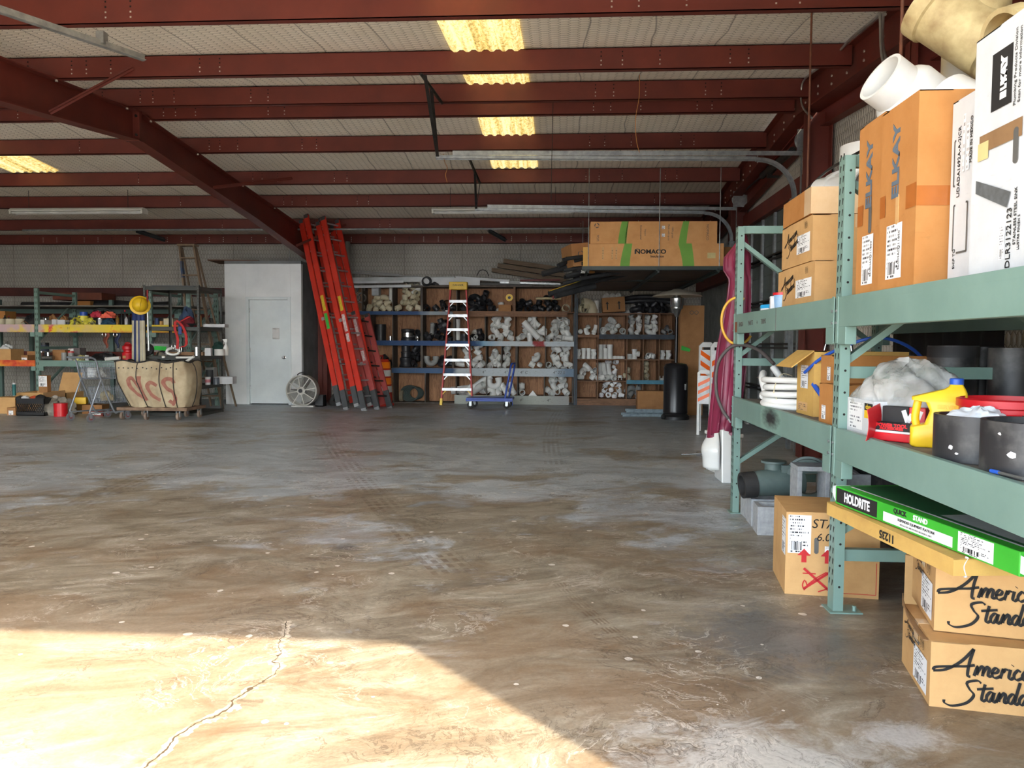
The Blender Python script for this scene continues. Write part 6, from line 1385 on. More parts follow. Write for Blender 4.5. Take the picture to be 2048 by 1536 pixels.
pile(1198, 1252, d_, 'in the brightest pile at floor level of the small cells', 20, ['bushing', 'cap', 'bushing', 'reducer'], mat('bright white plastic', (246,246,246), (232,232,234), 5, .35), .86, 'bright white')
pile(1255, 1284, d_, 'at floor level behind the plain brown carton', 4, ['bend', 'trap'], M_PVCG, 1.0, 'grey')
# ---------------------------------------------------------------- on top of the long bins
M_TRIM = mat('white metal trim', (206,210,212), (184,188,190), 2, .5)
def strip(label, a, b, Ya, h=.05, d=.10, m=None, lz=0):
    A_, B_ = aY(a[0], a[1], Ya), aY(b[0], b[1], Ya)
    return solo('trim_strip', label, 'trim strip', MB().bar((0,0,0), B_-A_, d, .006).bar(Vector((0,-d/2,-h/2)), B_-A_+Vector((0,-d/2,-h/2)), .005, h), m or M_TRIM, A_)
strip('long white trim strip lowest on top of the bins, ends beside the ladder head', (690,572), (823,570), 16.0, .05, .12)
strip('white trim strip on top of the bins just over the lowest one', (696,564), (808,562), 16.02, .04, .12)
strip('long pale trim strip running behind the ladder head on the bins', (690,556), (910,554), 16.1, .10, .12, mat('pale grey trim', (190,196,196), None, 3, .5))
strip('grey trim strip sloping down on top of the pile over the bins', (692,543), (843,554), 16.2, .03, .1, M_PVCG)
strip('thin grey trim strip sloping above the other strips over the bins', (720,541), (800,549), 16.25, .02, .06, M_PVCG)
strip('broad white trim strip over the bins with the ladder head in front', (842,556), (960,557), 16.0, .14, .06)
strip('white trim strip end right of the step ladder head', (912,553), (1019,560), 16.05, .05, .1)
strip('short pale trim strip lying past the ladder head on the bins', (1018,562), (1040,563), 16.0, .06, .1, M_PVCG)
mb = MB()
A_, B_ = aY(984, 538, 16.15), aY(1132, 560, 16.15); dv = B_-A_
for k, (dy, dz) in enumerate(((0,-.02),(.10,-.02),(0,.075),(.10,.075),(.03,.17))):
    solo('wood_plank', 'weathered brown plank in the bundle lying on top of the bins', 'plank', MB().bar((0,0,0), dv*(1-.05*k), .10, .088), mat('weathered brown plank', (122,104,84), (88,74,60), 6, .85, stretch=(.4,6,6)), A_+Vector((.06*k, dy, dz)), group='planks on top of the bins')
for (a, b, m, lab) in (((960,569),(1060,571),M_DSTEEL,'dark steel bar lying along the top of the bins'), ((1040,562),(1120,561),mat('dark red angle',(110,42,40)),'dark red bar lying under the plank bundle'), ((1000,566),(1120,569),M_GALV,'grey bar lying just behind the top edge of the bins')):
    A_, B_ = aY(*a, 16.0), aY(*b, 16.05); solo('steel_bar', lab, 'bar', MB().bar((0,0,0), B_-A_, .05, .035), m, A_+Vector((0,0,.01)))
solo('rubber_boot', 'black rubber boot fitting lying on the bins by the broad white strip', 'fitting', MB().lathe([(.03,0),(.07,.02),(.10,.10),(.11,.12),(.09,.12),(.05,.03),(.03,0)], 20), M_BLKF, (bx_(850), BY+.05, 2.56), rot=(PI/2+.3,0,.4), smooth=40)
solo('rubber_boot', 'second flat black fitting lying right of the black boot on the bins', 'fitting', blob(.10,.09,.07,.1,8), M_BLKF, (bx_(868), BY+.05, 2.455), smooth=50)
solo('bent_rod', 'thin black rod bent into an arch on top of the bins', 'rod', MB().tube(smoothpts([(-.13,0,0),(-.08,0,.10),(0,0,.13),(.08,0,.09),(.12,0,0)],6),.008,6), M_DSTEEL, (bx_(964), 16.1, bz_(551)), smooth=60)
# ---------------------------------------------------------------- ladders and the things before the bins
M_LAD = mat('orange red fibreglass', (206,52,34), (184,44,30), 3, .45)
M_LADF = mat('faded red fibreglass', (178,82,78), (150,60,58), 4, .6)
M_ALU = mat('worn aluminium', (196,198,200), (160,162,166), 12, .35, .6)
M_FOOT = mat('grey ladder boot', (74,76,78), (58,60,62), 6, .7)
def ext_ladder(label, foot, top, Yf, m, L=None, width=.42, stickers=()):
    b = G(*foot); tp = aY(top[0], top[1], b.y+.35)
    t = thing('extension_ladder', label, 'ladder', b, 0)
    ax = (tp-b); L = ax.length; ax.normalize()
    rung = Vector((.36, .93, 0)); rung = (rung-ax*rung.dot(ax)).normalized(); nrm = ax.cross(rung)
    Mx = Matrix(((nrm.x,rung.x,ax.x,0),(nrm.y,rung.y,ax.y,0),(nrm.z,rung.z,ax.z,0),(0,0,0,1)))
    # local: x across the sections, y along the rungs (away from view), z up the ladder
    for s_, x in ((0, -.065), (1, .075)):
        lo, hi = (.0, L) if s_ == 0 else (.12, L-.06)
        for y in (0, width):
            mb = MB().at(Mx).box(x-.055, y-.002, lo, x+.055, y+.004, hi).box(x-.055, y+.004, lo, x-.050, y+.028, hi).box(x+.050, y+.004, lo, x+.055, y+.028, hi)
            r = obj('side_rail', mb, m, t)
            obj('rail_cap', MB().at(Mx).box(x-.048, y-.004, hi-.05, x+.048, y+.03, hi+.02), M_FOOT, r)
            if s_ == 0 or y == 0:
                obj('boot', MB().at(Mx).box(x-.058, y-.006, lo, x+.058, y+.03, lo+.36).mi(1).box(x-.055, y-.012, lo-.03, x+.05, y+.03, lo+.03), [M_FOOT, M_ALU], r)
        for z in np.arange(lo+.25, hi-.1, .305):
            obj('rung', MB().at(Mx).cyl((x, 0, z), (x, width, z), .016, n=10), M_ALU if m is M_LAD else M_DSTEEL, t)
    for (z, ln, mm) in stickers: obj('sticker', MB().at(Mx).box(-.09, -.004, z, -.022, -.0025, z+ln), mm, t)
    for z in (L*.46,): obj('rung_lock', MB().at(Mx).box(-.01, -.02, z, .05, -.003, z+.06), M_ALU, t)
    return t
M_STY, M_STG, M_STW = print_mat('yellow warning sticker', 9, paper=rgb(226,200,50)), print_mat('green and white sticker', 6, ink=rgb(40,120,90)), print_mat('white warning sticker', 9, ink=rgb(160,60,70))
M_STY, M_STG, M_STW = mat('yellow sticker', (222,196,52), (190,160,40), 30, .5), mat('green sticker', (120,160,140), (190,200,196), 24, .5), mat('white sticker', (214,208,206), (170,120,120), 26, .5)
ext_ladder('tall orange red extension ladder nearest the office corner', (686, 819), (606, 433), 0, M_LAD, stickers=((1.9, .30, M_STY), (1.55, .3, M_STG)))
ext_ladder('tall orange red extension ladder beside the shorter faded one', (722, 821), (640, 437), 0, M_LAD, stickers=((1.9, .28, M_STY), (1.5, .33, M_STW), (1.3, .16, M_STW)))
ext_ladder('shorter faded red extension ladder leaning beside the orange drum', (748, 819), (701, 627), 0, M_LADF, stickers=((1.45, .34, M_STW), (.95, .2, M_STW)))
# step ladder
t = thing('step_ladder', 'red and aluminium step ladder leaning closed against the bins', 'ladder', (0, 0, 0))
Yb_, Yt_ = 15.52, 15.88
def sl(px, py): f = (806-py)/(806-566); Y = Yb_+(Yt_-Yb_)*f; p = aY(px, py, Y); return p
pl, pr = aY(882, 811, Yb_), aY(945, 811, Yb_); tl, tr = aY(902, 570, Yt_), aY(932, 570, Yt_); pl.z = pr.z = .0
M_LADR = mat('red step ladder fibreglass', (196,58,50), (176,64,64), 3, .5)
for a, b in ((pl, tl), (pr, tr)):
    r = obj('side_rail', MB().bar(a, b, .03, .07, (0,1,0)).bar(a+Vector((0,.09,0)), b+Vector((0,.05,0)), .025, .05, (0,1,0)), M_LADR, t)
    obj('foot', MB().bar(a+(b-a)*.0, a+(b-a)*.055, .05, .09, (0,1,0)), M_YEL, r)
for k, py in enumerate((601, 630, 658, 689, 719, 748, 777)):
    f = (811-py)/(811-570); a, b = pl+(tl-pl)*f, pr+(tr-pr)*f
    st = obj('step', MB().box(a.x, a.y-.05, a.z-.05, b.x, a.y+.04, a.z+.005), M_ALU, t)
    br = MB()
    for p, q in ((a, 1), (b, -1)): br.bar(p+Vector((0,-.03,-.13)), p+Vector((q*.08,-.03,-.045)), .018, .004, (0,1,0))
    obj('step_brace', br, M_ALU if k < 6 else M_YEL, st)
obj('top_cap', MB().box(tl.x-.03, Yt_-.07, tl.z-.10, tr.x+.03, Yt_+.09, tl.z+.06), M_YEL, t, bevel=.01)
text(t, 'DANGER', .055, face((tl.x,Yt_-.07,tl.z-.1),(1,0,0),(0,0,1)), (tr.x-tl.x)/2, .09, M_BLACKP)
# platform dolly
dy_ = 15.05; x0, x1 = aY(935, 800, dy_).x, aY(1027, 800, dy_).x
t = thing('platform_cart', 'blue platform cart with a looped push handle parked before the bins', 'cart', (0, 0, 0))
M_DBLUE = mat('deep blue enamel', (34,74,170), (26,60,146), 5, .4)
obj('deck', MB().box(x0, dy_-.26, .17, x1, dy_+.26, .205).box(x0, dy_-.26, .14, x1, dy_-.25, .17).box(x1-.01, dy_-.26, .06, x1, dy_-.2, .17), M_DBLUE, t, bevel=.004)
hx = aY(1015, 700, dy_).x; ht = aY(1027, 727, dy_).z
obj('handle', MB().tube(smoothpts([(hx-.03, dy_-.20, .2), (hx+.05, dy_-.20, ht*.75), (hx+.09, dy_-.18, ht-.02), (hx+.12, dy_-.06, ht), (hx+.14, dy_+.08, ht), (hx+.13, dy_+.2, ht-.05), (hx+.09, dy_+.22, ht*.7), (hx+.02, dy_+.22, .2)], 6), .019, 10), M_DBLUE, t, 60)
for q, (x, y) in enumerate(((x0+.08, -.18), (x0+.12, .18), (x1-.12, -.18), (x1-.10, .18))):
    c = obj('caster', MB().cyl((x, dy_+y-.02, .065), (x, dy_+y+.02, .065), .065, n=20), M_RUBBER, t, 40)
    obj('caster_fork', MB().box(x-.025, dy_+y-.032, .05, x+.025, dy_+y-.026, .17).cyl((x, dy_+y-.035, .065), (x, dy_+y+.03, .065), .022, n=12), M_GALV, c)
# traffic drum
dp = aY(757, 780, 15.3)
t = thing('traffic_drum', 'orange traffic drum with white bands behind the faded red ladder', 'traffic drum', (dp.x, 15.3, 0))
M_ORG = mat('reflective orange band', (255,140,30), (250,128,22), 6, .3); M_DRUM = mat('red orange plastic drum', (206,52,34), (178,40,28), 4, .5)
prof = [(.0,0),(.31,0),(.31,.04),(.275,.05),(.27,.22),(.265,.24),(.26,.40),(.255,.42),(.25,.58),(.245,.60),(.24,.76),(.235,.78),(.23,.88),(.19,.93),(0,.935)]
obj('drum_body', MB().lathe(prof, 32), M_DRUM, t, 40)
for z, m in ((.27, M_WHITE), (.43, M_ORG), (.59, M_WHITE), (.75, M_ORG)):
    r = .272-.028*(z-.25)/.5
    obj('reflective_band', MB().lathe([(r,z),(r-.006,z+.125)], 32), m, t, 40, label='orange band' if m is M_ORG else 'white band')
obj('carry_handle', MB().box(-.10,-.03,.93,-.08,.03,1.0).box(.08,-.03,.93,.10,.03,1.0).box(-.10,-.03,.98,.10,.03,1.01), M_DRUM, t)
# drum fan
fp = G(607, 815); fy = 14.75; fc = aY(606, 783, fy)
t = thing('drum_fan', 'round white drum fan with wire grille on the floor by the office', 'fan', (fc.x, fy, 0)); R_ = .30; cz = .32
M_FAN = mat('off white enamel', (206,204,196), (180,178,170), 5, .5)
obj('shroud', MB().lathe([(R_-.02,-.10),(R_,-.10),(R_+.005,-.09),(R_+.005,.10),(R_-.02,.10)], 40, (0,0,cz), (0,-1,0)).box(-.22,-.05,.0,.22,.05,.03), M_FAN, t, 40)
mb = MB()
for k in range(6, 19): mb.tube([(R_*k/19*math.cos(a), -.11-.02*(1-k/19), cz+R_*k/19*math.sin(a)) for a in np.linspace(0, 2*PI, 33)[:-1]], .0022, 4, True)
for k in range(8): a = k*PI/4+.2; mb.bar((.06*math.cos(a), -.135, cz+.06*math.sin(a)), (R_*math.cos(a), -.105, cz+R_*math.sin(a)), .016, .006, (0,1,0))
mb.tube([((R_-.005)*math.cos(a), -.108, cz+(R_-.005)*math.sin(a)) for a in np.linspace(0, 2*PI, 41)[:-1]], .009, 6, True)
obj('grille', mb, M_FAN, t)
obj('hub', MB().lathe([(.075,0),(.08,.02),(.05,.045),(0,.05)], 24, (0,-.10,cz), (0,-1,0)).mi(1).cyl((0,-.14,cz),(0,-.155,cz),.04,n=20), [M_FAN, M_BLACK], t, 40)
mb = MB()
for k in range(4):
    a = k*PI/2+.4; mb.grid(lambda u, v: ((.05+.2*v)*math.cos(a+.5*(u-.5)*(1+v)), -.02+.07*(u-.5), cz+(.05+.2*v)*math.sin(a+.5*(u-.5)*(1+v))), 4, 4)
obj('fan_blade', mb, mat('dusty grey blade', (150,150,146), (120,120,116)), t, 50)
obj('motor', MB().cyl((0,.0,cz),(0,.10,cz),.09,n=20).box(-R_+.02,.09,cz-.02,R_-.02,.1,cz+.02), M_BLACK, t)
obj('handle_loop', MB().tube(smoothpts([(-.1,-.03,cz+R_),(-.05,-.03,cz+R_+.04),(.05,-.03,cz+R_+.04),(.1,-.03,cz+R_)],5),.01,8), M_BLACK, t, 60)
bxp = aY(636, 800, 14.8); solo('black_crate', 'small black plastic crate between the fan and the tall ladders', 'crate', MB().box(-.09,-.1,0,.09,.1,.02).box(-.09,-.1,0,-.08,.1,.22).box(.08,-.1,0,.09,.1,.22).box(-.09,-.1,0,.09,-.09,.22).box(-.09,.09,0,.09,.1,.22), M_BLACK, (bxp.x, 14.95, 0))
solo('black_hose', 'dark bundle of hose on the floor behind the tall ladders', 'hose', MB().tube(smoothpts([(-.1,0,.06),(-.05,.05,.2),(.05,.03,.24),(.12,.0,.1),(.05,-.05,.06)],5,True),.05,8,True), M_RUBBER, (bxp.x+.28, 15.1, 0), smooth=60)
# ---------------------------------------------------------------- left side: racks, shelving and carts
def c1(cx, cy): return cx*.234375, 540+cy*.234375
LY = 13.7
def L3(cx, cy, Y): return aY(*c1(cx, cy), Y)
XA, XB_, XC, XD = -11.85, -9.66, -7.50, -6.78
def long_rack(label, xs, y0, y1, height, beams):
    t = thing('pallet_rack', label, 'shelving rack')
    for x in xs:
        for y in (y0, y1):
            mb = MB().box(x-.0375, y, 0, x+.0375, y+.003, height).box(x-.0375, y, 0, x-.034, y+.05, height).box(x+.034, y, 0, x+.0375, y+.05, height)
            mb.mi(1)
            for z in np.arange(.1, height-.05, .1016):
                for q in (-.018, .014): mb.box(x+q, y-.001, z, x+q+.009, y+.001, z+.045)
            p = obj('upright_post', mb.mi(0), [M_RACK, M_HOLE], t); obj('foot_plate', MB().box(x-.06, y-.03, 0, x+.06, y+.09, .006), M_RACK, p)
        for z in (.2, 1.1, height-.1): obj('frame_strut', MB().box(x-.02, y0+.04, z, x+.02, y1, z+.05), M_RACK, t)
        for za, zb in ((.3, 1.0), (1.25, height-.2)): obj('frame_brace', MB().bar((x, y0+.04, za), (x, y1, zb), .03, .04, (1,0,0)), M_RACK, t)
    for z0, z1, mats_, sides in beams:
        for k, (a, b) in enumerate(zip(xs[:-1], xs[1:])):
            for s_ in sides:
                y = y0-.012 if s_ == 0 else y1+.02
                obj('beam', MB().box(a+.04, y, z0, b-.04, y+.05, z1), mats_[k], t, bevel=.003)
                obj('beam_bracket', MB().box(a+.03, y-.002, z0-.08, a+.12, y+.04, z0).box(b-.12, y-.002, z0-.08, b-.03, y+.04, z0), M_RACK, t)
            obj('deck_board', MB().box(a+.05, y0+.04, z1-.03, b-.05, y1+.02, z1-.008), M_DECK, t)
    return t
def sprayed():
    g = N('spray painted beam'); v = g.obj(); x, y, z = g.xyz(v)
    n1 = g.noise(g.scl(v, (1.5, 1, 2)), 2.2, 4, .6); n2 = g.noise(g.vm('ADD', v, (7, 3, 1)), 2.6, 4, .6)
    c = g.ramp(n1, [(.40, rgb(214,52,48)), (.47, rgb(232,204,52)), (.62, rgb(222,196,60))])
    f = g.n('MapRange', [x, -9.6, -8.3, 1.0, 0.0]).outputs[0]
    c = g.mix(g.math('MULTIPLY', f, g.ramp(n2, [(.42, 0), (.55, 1)])), c, rgb(198,170,172))
    low = g.math('MULTIPLY', g.n('MapRange', [z, 1.46, 1.40, 0.0, 1.0]).outputs[0], g.n('MapRange', [x, -8.25, -8.05, 0.0, 1.0]).outputs[0])
    return g.done(g.mix(g.math('MULTIPLY', low, .8), c, rgb(176,44,38)), .6)
def sprayed2():
    g = N('red orange sprayed beam'); n1 = g.noise(g.obj(), 3.5, 4, .6)
    return g.done(g.ramp(n1, [(.4, rgb(196,50,40)), (.55, rgb(226,120,50)), (.65, rgb(222,180,60))]), .6)
M_SPR, M_SPR2 = sprayed(), sprayed2()
SA, SB = L3(600, 465, LY).z, L3(600, 772, LY).z
M_RACKD = mat('dull green rack enamel', (96,118,112), (80,102,96), 4, .55)
long_rack('grey green pallet rack with spray painted beams at the back of the room', (XA, XB_, XC, XD), LY, LY+1.12, 2.22,
          [(SB-.115, SB, (M_SPR2, M_RACK, M_RACK), (0, 1)), (SA-.145, SA, (M_SPR, M_SPR, M_SPR), (0,)), (SA-.12, SA-.002, (M_RACKD,)*3, (1,)), (1.80, 1.92, (M_RACKD,)*3, (1,))])
text_par = [o for o in COL.objects if o.name.startswith('pallet_rack')][-1]
text(text_par, '11', .06, face((XB_, LY-.0125, 0), (1,0,0), (0,0,1)), .62, SA-.07, M_INKG)
# second row of racks behind, mostly dark
mb = MB()
RBY = 15.3
tb = thing('pallet_rack', 'dark red beamed rack against the back wall behind the painted one', 'shelving rack')
for x in (-11.6, -9.2, -7.0): obj('upright_post', MB().box(x-.04, RBY, 0, x+.04, RBY+.06, 2.1).box(x-.04, RBY+.95, 0, x+.04, RBY+1.0, 2.1), M_RACKD, tb)
for z in (.9, 1.75): obj('beam', MB().box(-11.6, RBY-.01, z, -7.0, RBY+.04, z+.14), mat('dull red beam', (116,50,40), (92,40,34), 3, .7), tb); obj('deck_board', MB().box(-11.6, RBY+.04, z+.1, -7.0, RBY+1, z+.13), M_DECK, tb)
for k, (cx0, cx1, cy0, cy1, lab, m) in enumerate(((470, 885, 140, 200, 'long flat red brown box on top of the rear rack', mat('red brown card', (120,64,46), (98,52,38))), (665, 790, 240, 318, 'brown box on the upper rear shelf behind the clothes', M_CARDO))):
    a, b = L3(cx0, cy1, 15.4), L3(cx1, cy0, 15.4)
    carton(lab, (a.x, 15.32, 2.1 if k == 0 else 1.885), (b.x-a.x, .5, max(.12, b.z-a.z)), 0, m, tape=None)
solo('dark_bundle', 'long dark wrapped bundle on the upper rear shelf', 'bundle', MB().tube(smoothpts([(0,0,.10),(.5,.02,.12),(1.2,0,.08),(1.7,.03,.1)],5), .09, 10), M_BLKF, (L3(770, 300, 15.5).x, 15.5, 1.90), smooth=60)
for (a, b, lab) in (((200,300,),(480,300),'dark long pipes stored on the upper rear shelf'),): 
    solo('dark_bundle', lab, 'bundle', MB().tube([(0,0,.1),(1.6,.1,.1)], .08, 10).tube([(.1,.2,.1),(1.9,.25,.1)], .07, 10), M_BLKF, (L3(180, 300, 15.4).x, 15.45, 1.885), smooth=60)
# -- things on the painted shelf
FY = LY+.16
def at1(cx, Y=FY, z=None): p = L3(cx, 440, Y); return Vector((p.x, Y, (SA-.006) if z is None else z))
def at2(cx, Y=FY): p = L3(cx, 740, Y); return Vector((p.x, Y, SB-.006))
k2 = .234375*LY/CAMF                                            # metres per crop pixel at the rack
def can(label, cx, w, h, m, lid=None, sh=1, Y=FY, name='can', cat='can', neck=None):
    p = at1(cx, Y) if sh == 1 else at2(cx, Y); r = w*k2/2; H_ = h*k2
    prof = [(0,0),(r,0),(r,H_),(r*.92,H_),(0,H_)] if not neck else [(0,0),(r,0),(r,H_*.68),(r*.35,H_*.82),(r*.35,H_),(0,H_)]
    t = thing(name, label, cat, p)
    obj('container_body', MB().lathe(prof, 18), m, t, 40)
    if lid: obj('lid', MB().lathe([(r*(.4 if neck else 1.03),H_*.93),(r*(.4 if neck else 1.03),H_*1.06),(0,H_*1.07)], 16), lid, t, 40)
    return t
def sbox(label, cx0, cx1, h, m, sh=1, d=.2, Y=None, rz=0, dz=0):
    Y = Y or LY+.06; p = at1(cx0, Y) if sh == 1 else at2(cx0, Y)
    return carton(label, (p.x, Y, p.z+dz), ((cx1-cx0)*k2, d, h*k2), rz, m, tape=None)
M_CREAM = mat('cream webbing', (206,200,176), (186,178,150), 6, .8)
for cx, r, lab in ((8, .07, 'half of a cream strap coil at the left end of the painted shelf'), (92, .085, 'cream strap coil lying flat by the first painted post'), (172, .08, 'cream strap coil lying flat second from the first post')):
    solo('strap_coil', lab, 'coil', MB().pipe((0,0,0),(0,0,.11),r,.03,22), M_CREAM, at1(cx), smooth=40)
can('black bottle standing behind the first painted post', 42, 34, 90, M_BLACK, None, 1, FY+.3, 'bottle', 'bottle', True); can('black bottle right beside the first painted post', 75, 30, 80, M_BLACK, M_RED2, 1, FY+.32, 'bottle', 'bottle', True)
sbox('brown carton half out of view on the painted shelf', -60, 60, 130, M_CARDO, 1, .3, LY+.55)
solo('cardboard_scrap', 'torn cardboard scrap on the painted shelf by the cream coils', 'cardboard', MB().grid(lambda u, v: ((u-.5)*.16, (v-.5)*.12, .03+.03*math.sin(u*4)+.02*v), 6, 4), M_CARDD, at1(228), solid=.004)
solo('black_bag', 'black lumpy bag slumped on the painted shelf', 'bag', blob(.14,.14,.19,.10,31), M_BLKF, at1(285, FY+.1), smooth=50)
sbox('small white carton in front of the black lumpy bag', 297, 385, 44, M_CARDW)
can('small silver spray can next to the small white carton', 392, 22, 62, M_STEEL, M_BLACK)
for cx0, cx1, lab, rz in ((440, 490, 'white carton leaning in the middle of the painted shelf', -.25), (492, 556, 'white carton lying beside the leaning one', .08)): sbox(lab, cx0, cx1, 48 if rz < 0 else 44, M_CARDW, 1, .16, None, rz)
for cx, sx, sz, sd, lab in ((455, .08, .17, 6, 'crumpled brown paper bag behind the leaning white carton'), (545, .09, .15, 16, 'crumpled brown paper bag behind the lying white carton')): solo('paper_bag', lab, 'bag', blob(sx,.08,sz,.14,sd), M_CARDD, at1(cx, FY+.18), smooth=30)
can('small dark bottle with pale label before the yellow bag', 640, 22, 55, M_BLACK, None, 1, LY+.08, 'bottle', 'bottle')
can('black lidded can lying low beside the brown paper bags', 585, 44, 24, M_BLACK, None, 1, LY+.1)
t = can('yellow bucket with black splashes on the painted shelf', 712, 88, 84, mat('yellow black splashed', (224,214,74), (30,30,26), 14, .5, lo=.60, hi=.66), None, 1, FY+.12, 'bucket', 'bucket')
can('blue cup upside down in the yellow splashed bucket', 716, 64, 34, M_BLUE, None, 1, FY+.12, 'cup', 'cup').location.z += 84*k2
for cx, sd in ((650, 41), (770, 43)): solo('yellow_bag', 'yellow and black crumpled bag at the %s side of the splashed bucket' % ('cardboard' if cx < 700 else 'clothes'), 'bag', blob(.11,.11,.12,.13,sd), mat('yellow black crumple', (214,206,76), (40,40,30), 9, .5, lo=.55, hi=.62), at1(cx, FY), smooth=30)
t = thing('duffel_bag', 'black duffel bag heaped with bright clothes on the painted shelf', 'bag', at1(890, FY+.14))
obj('bag_body', blob(.26,.16,.25,.07,51), M_BLKF, t, 50)
obj('carry_strap', MB().tube(smoothpts([(-.2,-.1,.2),(-.08,-.12,.29),(.1,-.1,.30),(.24,-.05,.22)],5), .014, 8), M_BLACK, t, 60)
for cx, dz, m, sx, lab, sd in ((925, .13, mat('coral cloth', (250,126,96), (230,96,80), 6, .8), .13, 'coral orange shirt draped over the black duffel bag', 61), (830, .14, mat('pink red cloth', (210,60,84), (160,40,60), 6, .8), .10, 'pink red cloth draped over the black duffel bag', 67), (930, .0, mat('dark teal cloth', (40,84,110), (26,52,74), 6, .8), .14, 'dark teal cloth bunched in front of the black duffel bag', 71)):
    p = at1(cx, FY-.06); p.z += dz; solo('shirt', lab, 'clothing', blob(sx,.10,.10,.16,sd), m, p, smooth=40)
t = can('white paint can with blue label in front of the duffel bag', 853, 32, 58, M_CARDW, M_STEEL, 1, LY+.05); 
for cx, h, m, l, lab in ((1003, 90, mat('black yellow label', (40,36,24), (206,150,40), 5, .5), M_BLACK, 'tall bottle with yellow label at the end of the duffel bag'), (1038, 118, M_BLACK, M_BLACK, 'tall black bottle beside the yellow labelled one'), (1068, 130, M_BLACK, M_RED2, 'tallest black bottle with a red cap'), (1078, 80, M_CARDW, M_BLACK, 'white labelled bottle before the red capped one'), (1102, 100, M_BLACK, mat('green cap', (40,110,70)), 'black bottle with green cap next to the post')):
    can(lab, cx, 28, h, m, l, 1, FY+(.1 if h > 95 else -.06), 'bottle', 'bottle', True)
for cx, h, m, lab in ((1297, 42, mat('red brown cup', (120,56,52)), 'red brown cup on the far end of the painted shelf'), (1340, 62, mat('blue bottle', (60,80,130)), 'blue bottle on the far end of the painted shelf'), (1377, 36, mat('tan jar', (206,160,96)), 'tan jar on the far end of the painted shelf')): can(lab, cx, 34, h, m, None, 1, LY+.06, 'jar', 'jar')
sbox('pale box on the far end of the painted shelf beside the tan jar', 1396, 1480, 62, M_PVCO)
# -- lower rack shelf
sbox('open brown carton at the left end of the lower rack shelf', -20, 104, 100, M_CARD, 2, .35)
solo('shop_rag', 'crumpled white paper on the carton at the left end', 'rag', blob(.10,.09,.07,.15,81), M_RAG, at2(60, LY+.2)+Vector((0,0,.21)), smooth=30)
t, A, B, C = sbox('small carton with white label on the lower rack shelf', 180, 240, 46, M_CARDD, 2); plate(t, A, .01, .01, .11, .05, M_LAB2)
sbox('open brown carton behind the small labelled one', 232, 318, 80, M_CARDD, 2, .25, LY+.26)
can('copper coloured jar with foil on the lower rack shelf', 352, 48, 78, mat('copper jar', (104,70,58), (80,56,48)), M_STEEL, 2, LY+.1, 'jar', 'jar')
can('grey plastic bucket with black lid on the lower rack shelf', 380, 78, 150, mat('grey bucket', (62,72,88), (48,56,70)), M_BLACK, 2, LY+.35, 'bucket', 'bucket')
t = thing('valve', 'chrome valve body with handle on the lower rack shelf', 'valve', at2(412, LY+.08))
obj('valve_body', MB().cyl((-.10,0,.05),(.10,0,.05),.045,n=16).cyl((0,0,.05),(0,0,.15),.03,n=14), M_STEEL, t, 40); obj('handle', MB().cyl((-.07,0,.16),(.07,0,.16),.012,n=10), M_STEEL, t, 40)
sbox('brown carton with torn top behind the chrome valve', 450, 560, 95, M_CARDD, 2, .3, LY+.2, .1)
t, A, B, C = sbox('white labelled carton on the lower rack shelf behind the red lid', 585, 692, 112, mat('grey print carton', (120,112,110), (90,80,80)), 2, .2, LY+.4); plate(t, A, .0, .14, .10, .22, M_LAB2)
for cx, w, h, m, l, lab in ((548, 46, 72, M_PVCG, None, 'grey bin on the lower rack shelf'), (607, 50, 78, M_PVCG, M_RED2, 'grey jar with red lid on the lower rack shelf')): can(lab, cx, w, h, m, l, 2, LY+.1, 'jar', 'jar')
solo('yellow_bag', 'yellow and white crumpled bag on the lower rack shelf over the cart', 'bag', blob(.10,.1,.09,.14,85), mat('yellow white crumple', (220,214,140), (70,70,50), 12, .5, lo=.5, hi=.6), at2(690, LY+.1), smooth=30)
can('white bottle lying end on above the shopping cart', 742, 32, 50, M_CARDW, None, 2, LY+.08, 'bottle', 'bottle')
solo('tool_heap', 'black power tool tangle on the lower rack shelf', 'tools', blob(.26,.16,.13,.16,87), M_BLACK, at2(900, FY), smooth=30)
solo('white_tube', 'white plastic tube on the front of the lower rack shelf', 'tube', MB().cyl((-.13,0,.035),(.12,0,.06),.032,n=14).cyl((-.15,0,.033),(-.13,0,.035),.04,n=14), M_PVC, at2(970, LY+.03), smooth=40)
for cx, lab, m in ((905, 'orange tool roll hanging under the painted beam', mat('rust cloth', (150,74,50), (110,54,40))), (1000, 'dark blue harness hanging under the painted beam', mat('navy web', (44,56,92), (34,40,66)))):
    p = L3(cx, 545, LY+.1); solo('hanging_harness', lab, 'harness', MB().grid(lambda u, v: (.10*(u-.5)*(1.3-v)+.02*math.sin(9*v), .02*math.sin(6*u), -.28*v), 8, 8).mi(1).tube([(.035*math.cos(a)-.02, -.03, -.03+.04*math.sin(a)) for a in np.linspace(0, 2*PI, 16)[:-1]], .007, 6, True), [m, M_STEEL], (p.x, p.y, SA-.15), solid=.006)
# red safety can at the front of the lower shelf
t = thing('gas_can', 'red metal safety can standing at the end of the lower rack shelf', 'can', at2(1060, LY+.0)+Vector((0,.14,0)))
w_ = 50*k2
obj('can_body', MB().lathe([(0,0),(w_,0),(w_*1.02,.02),(w_*1.02,.12),(w_*1.05,.13),(w_,.15),(w_*.8,.17),(w_*.8,.20),(w_,.22),(w_,.27),(w_*.6,.31),(0,.315)], 24), M_RED2, t, 40)
obj('handle', MB().tube(smoothpts([(-.06,0,.28),(-.04,-.02,.33),(.04,-.02,.33),(.06,0,.28)],5),.010,8), M_RED2, t, 60); obj('paper_tag', MB().box(-.05,-w_*1.03,.05,.01,-w_*1.02,.10), mat('tan label', (200,150,90)), t)
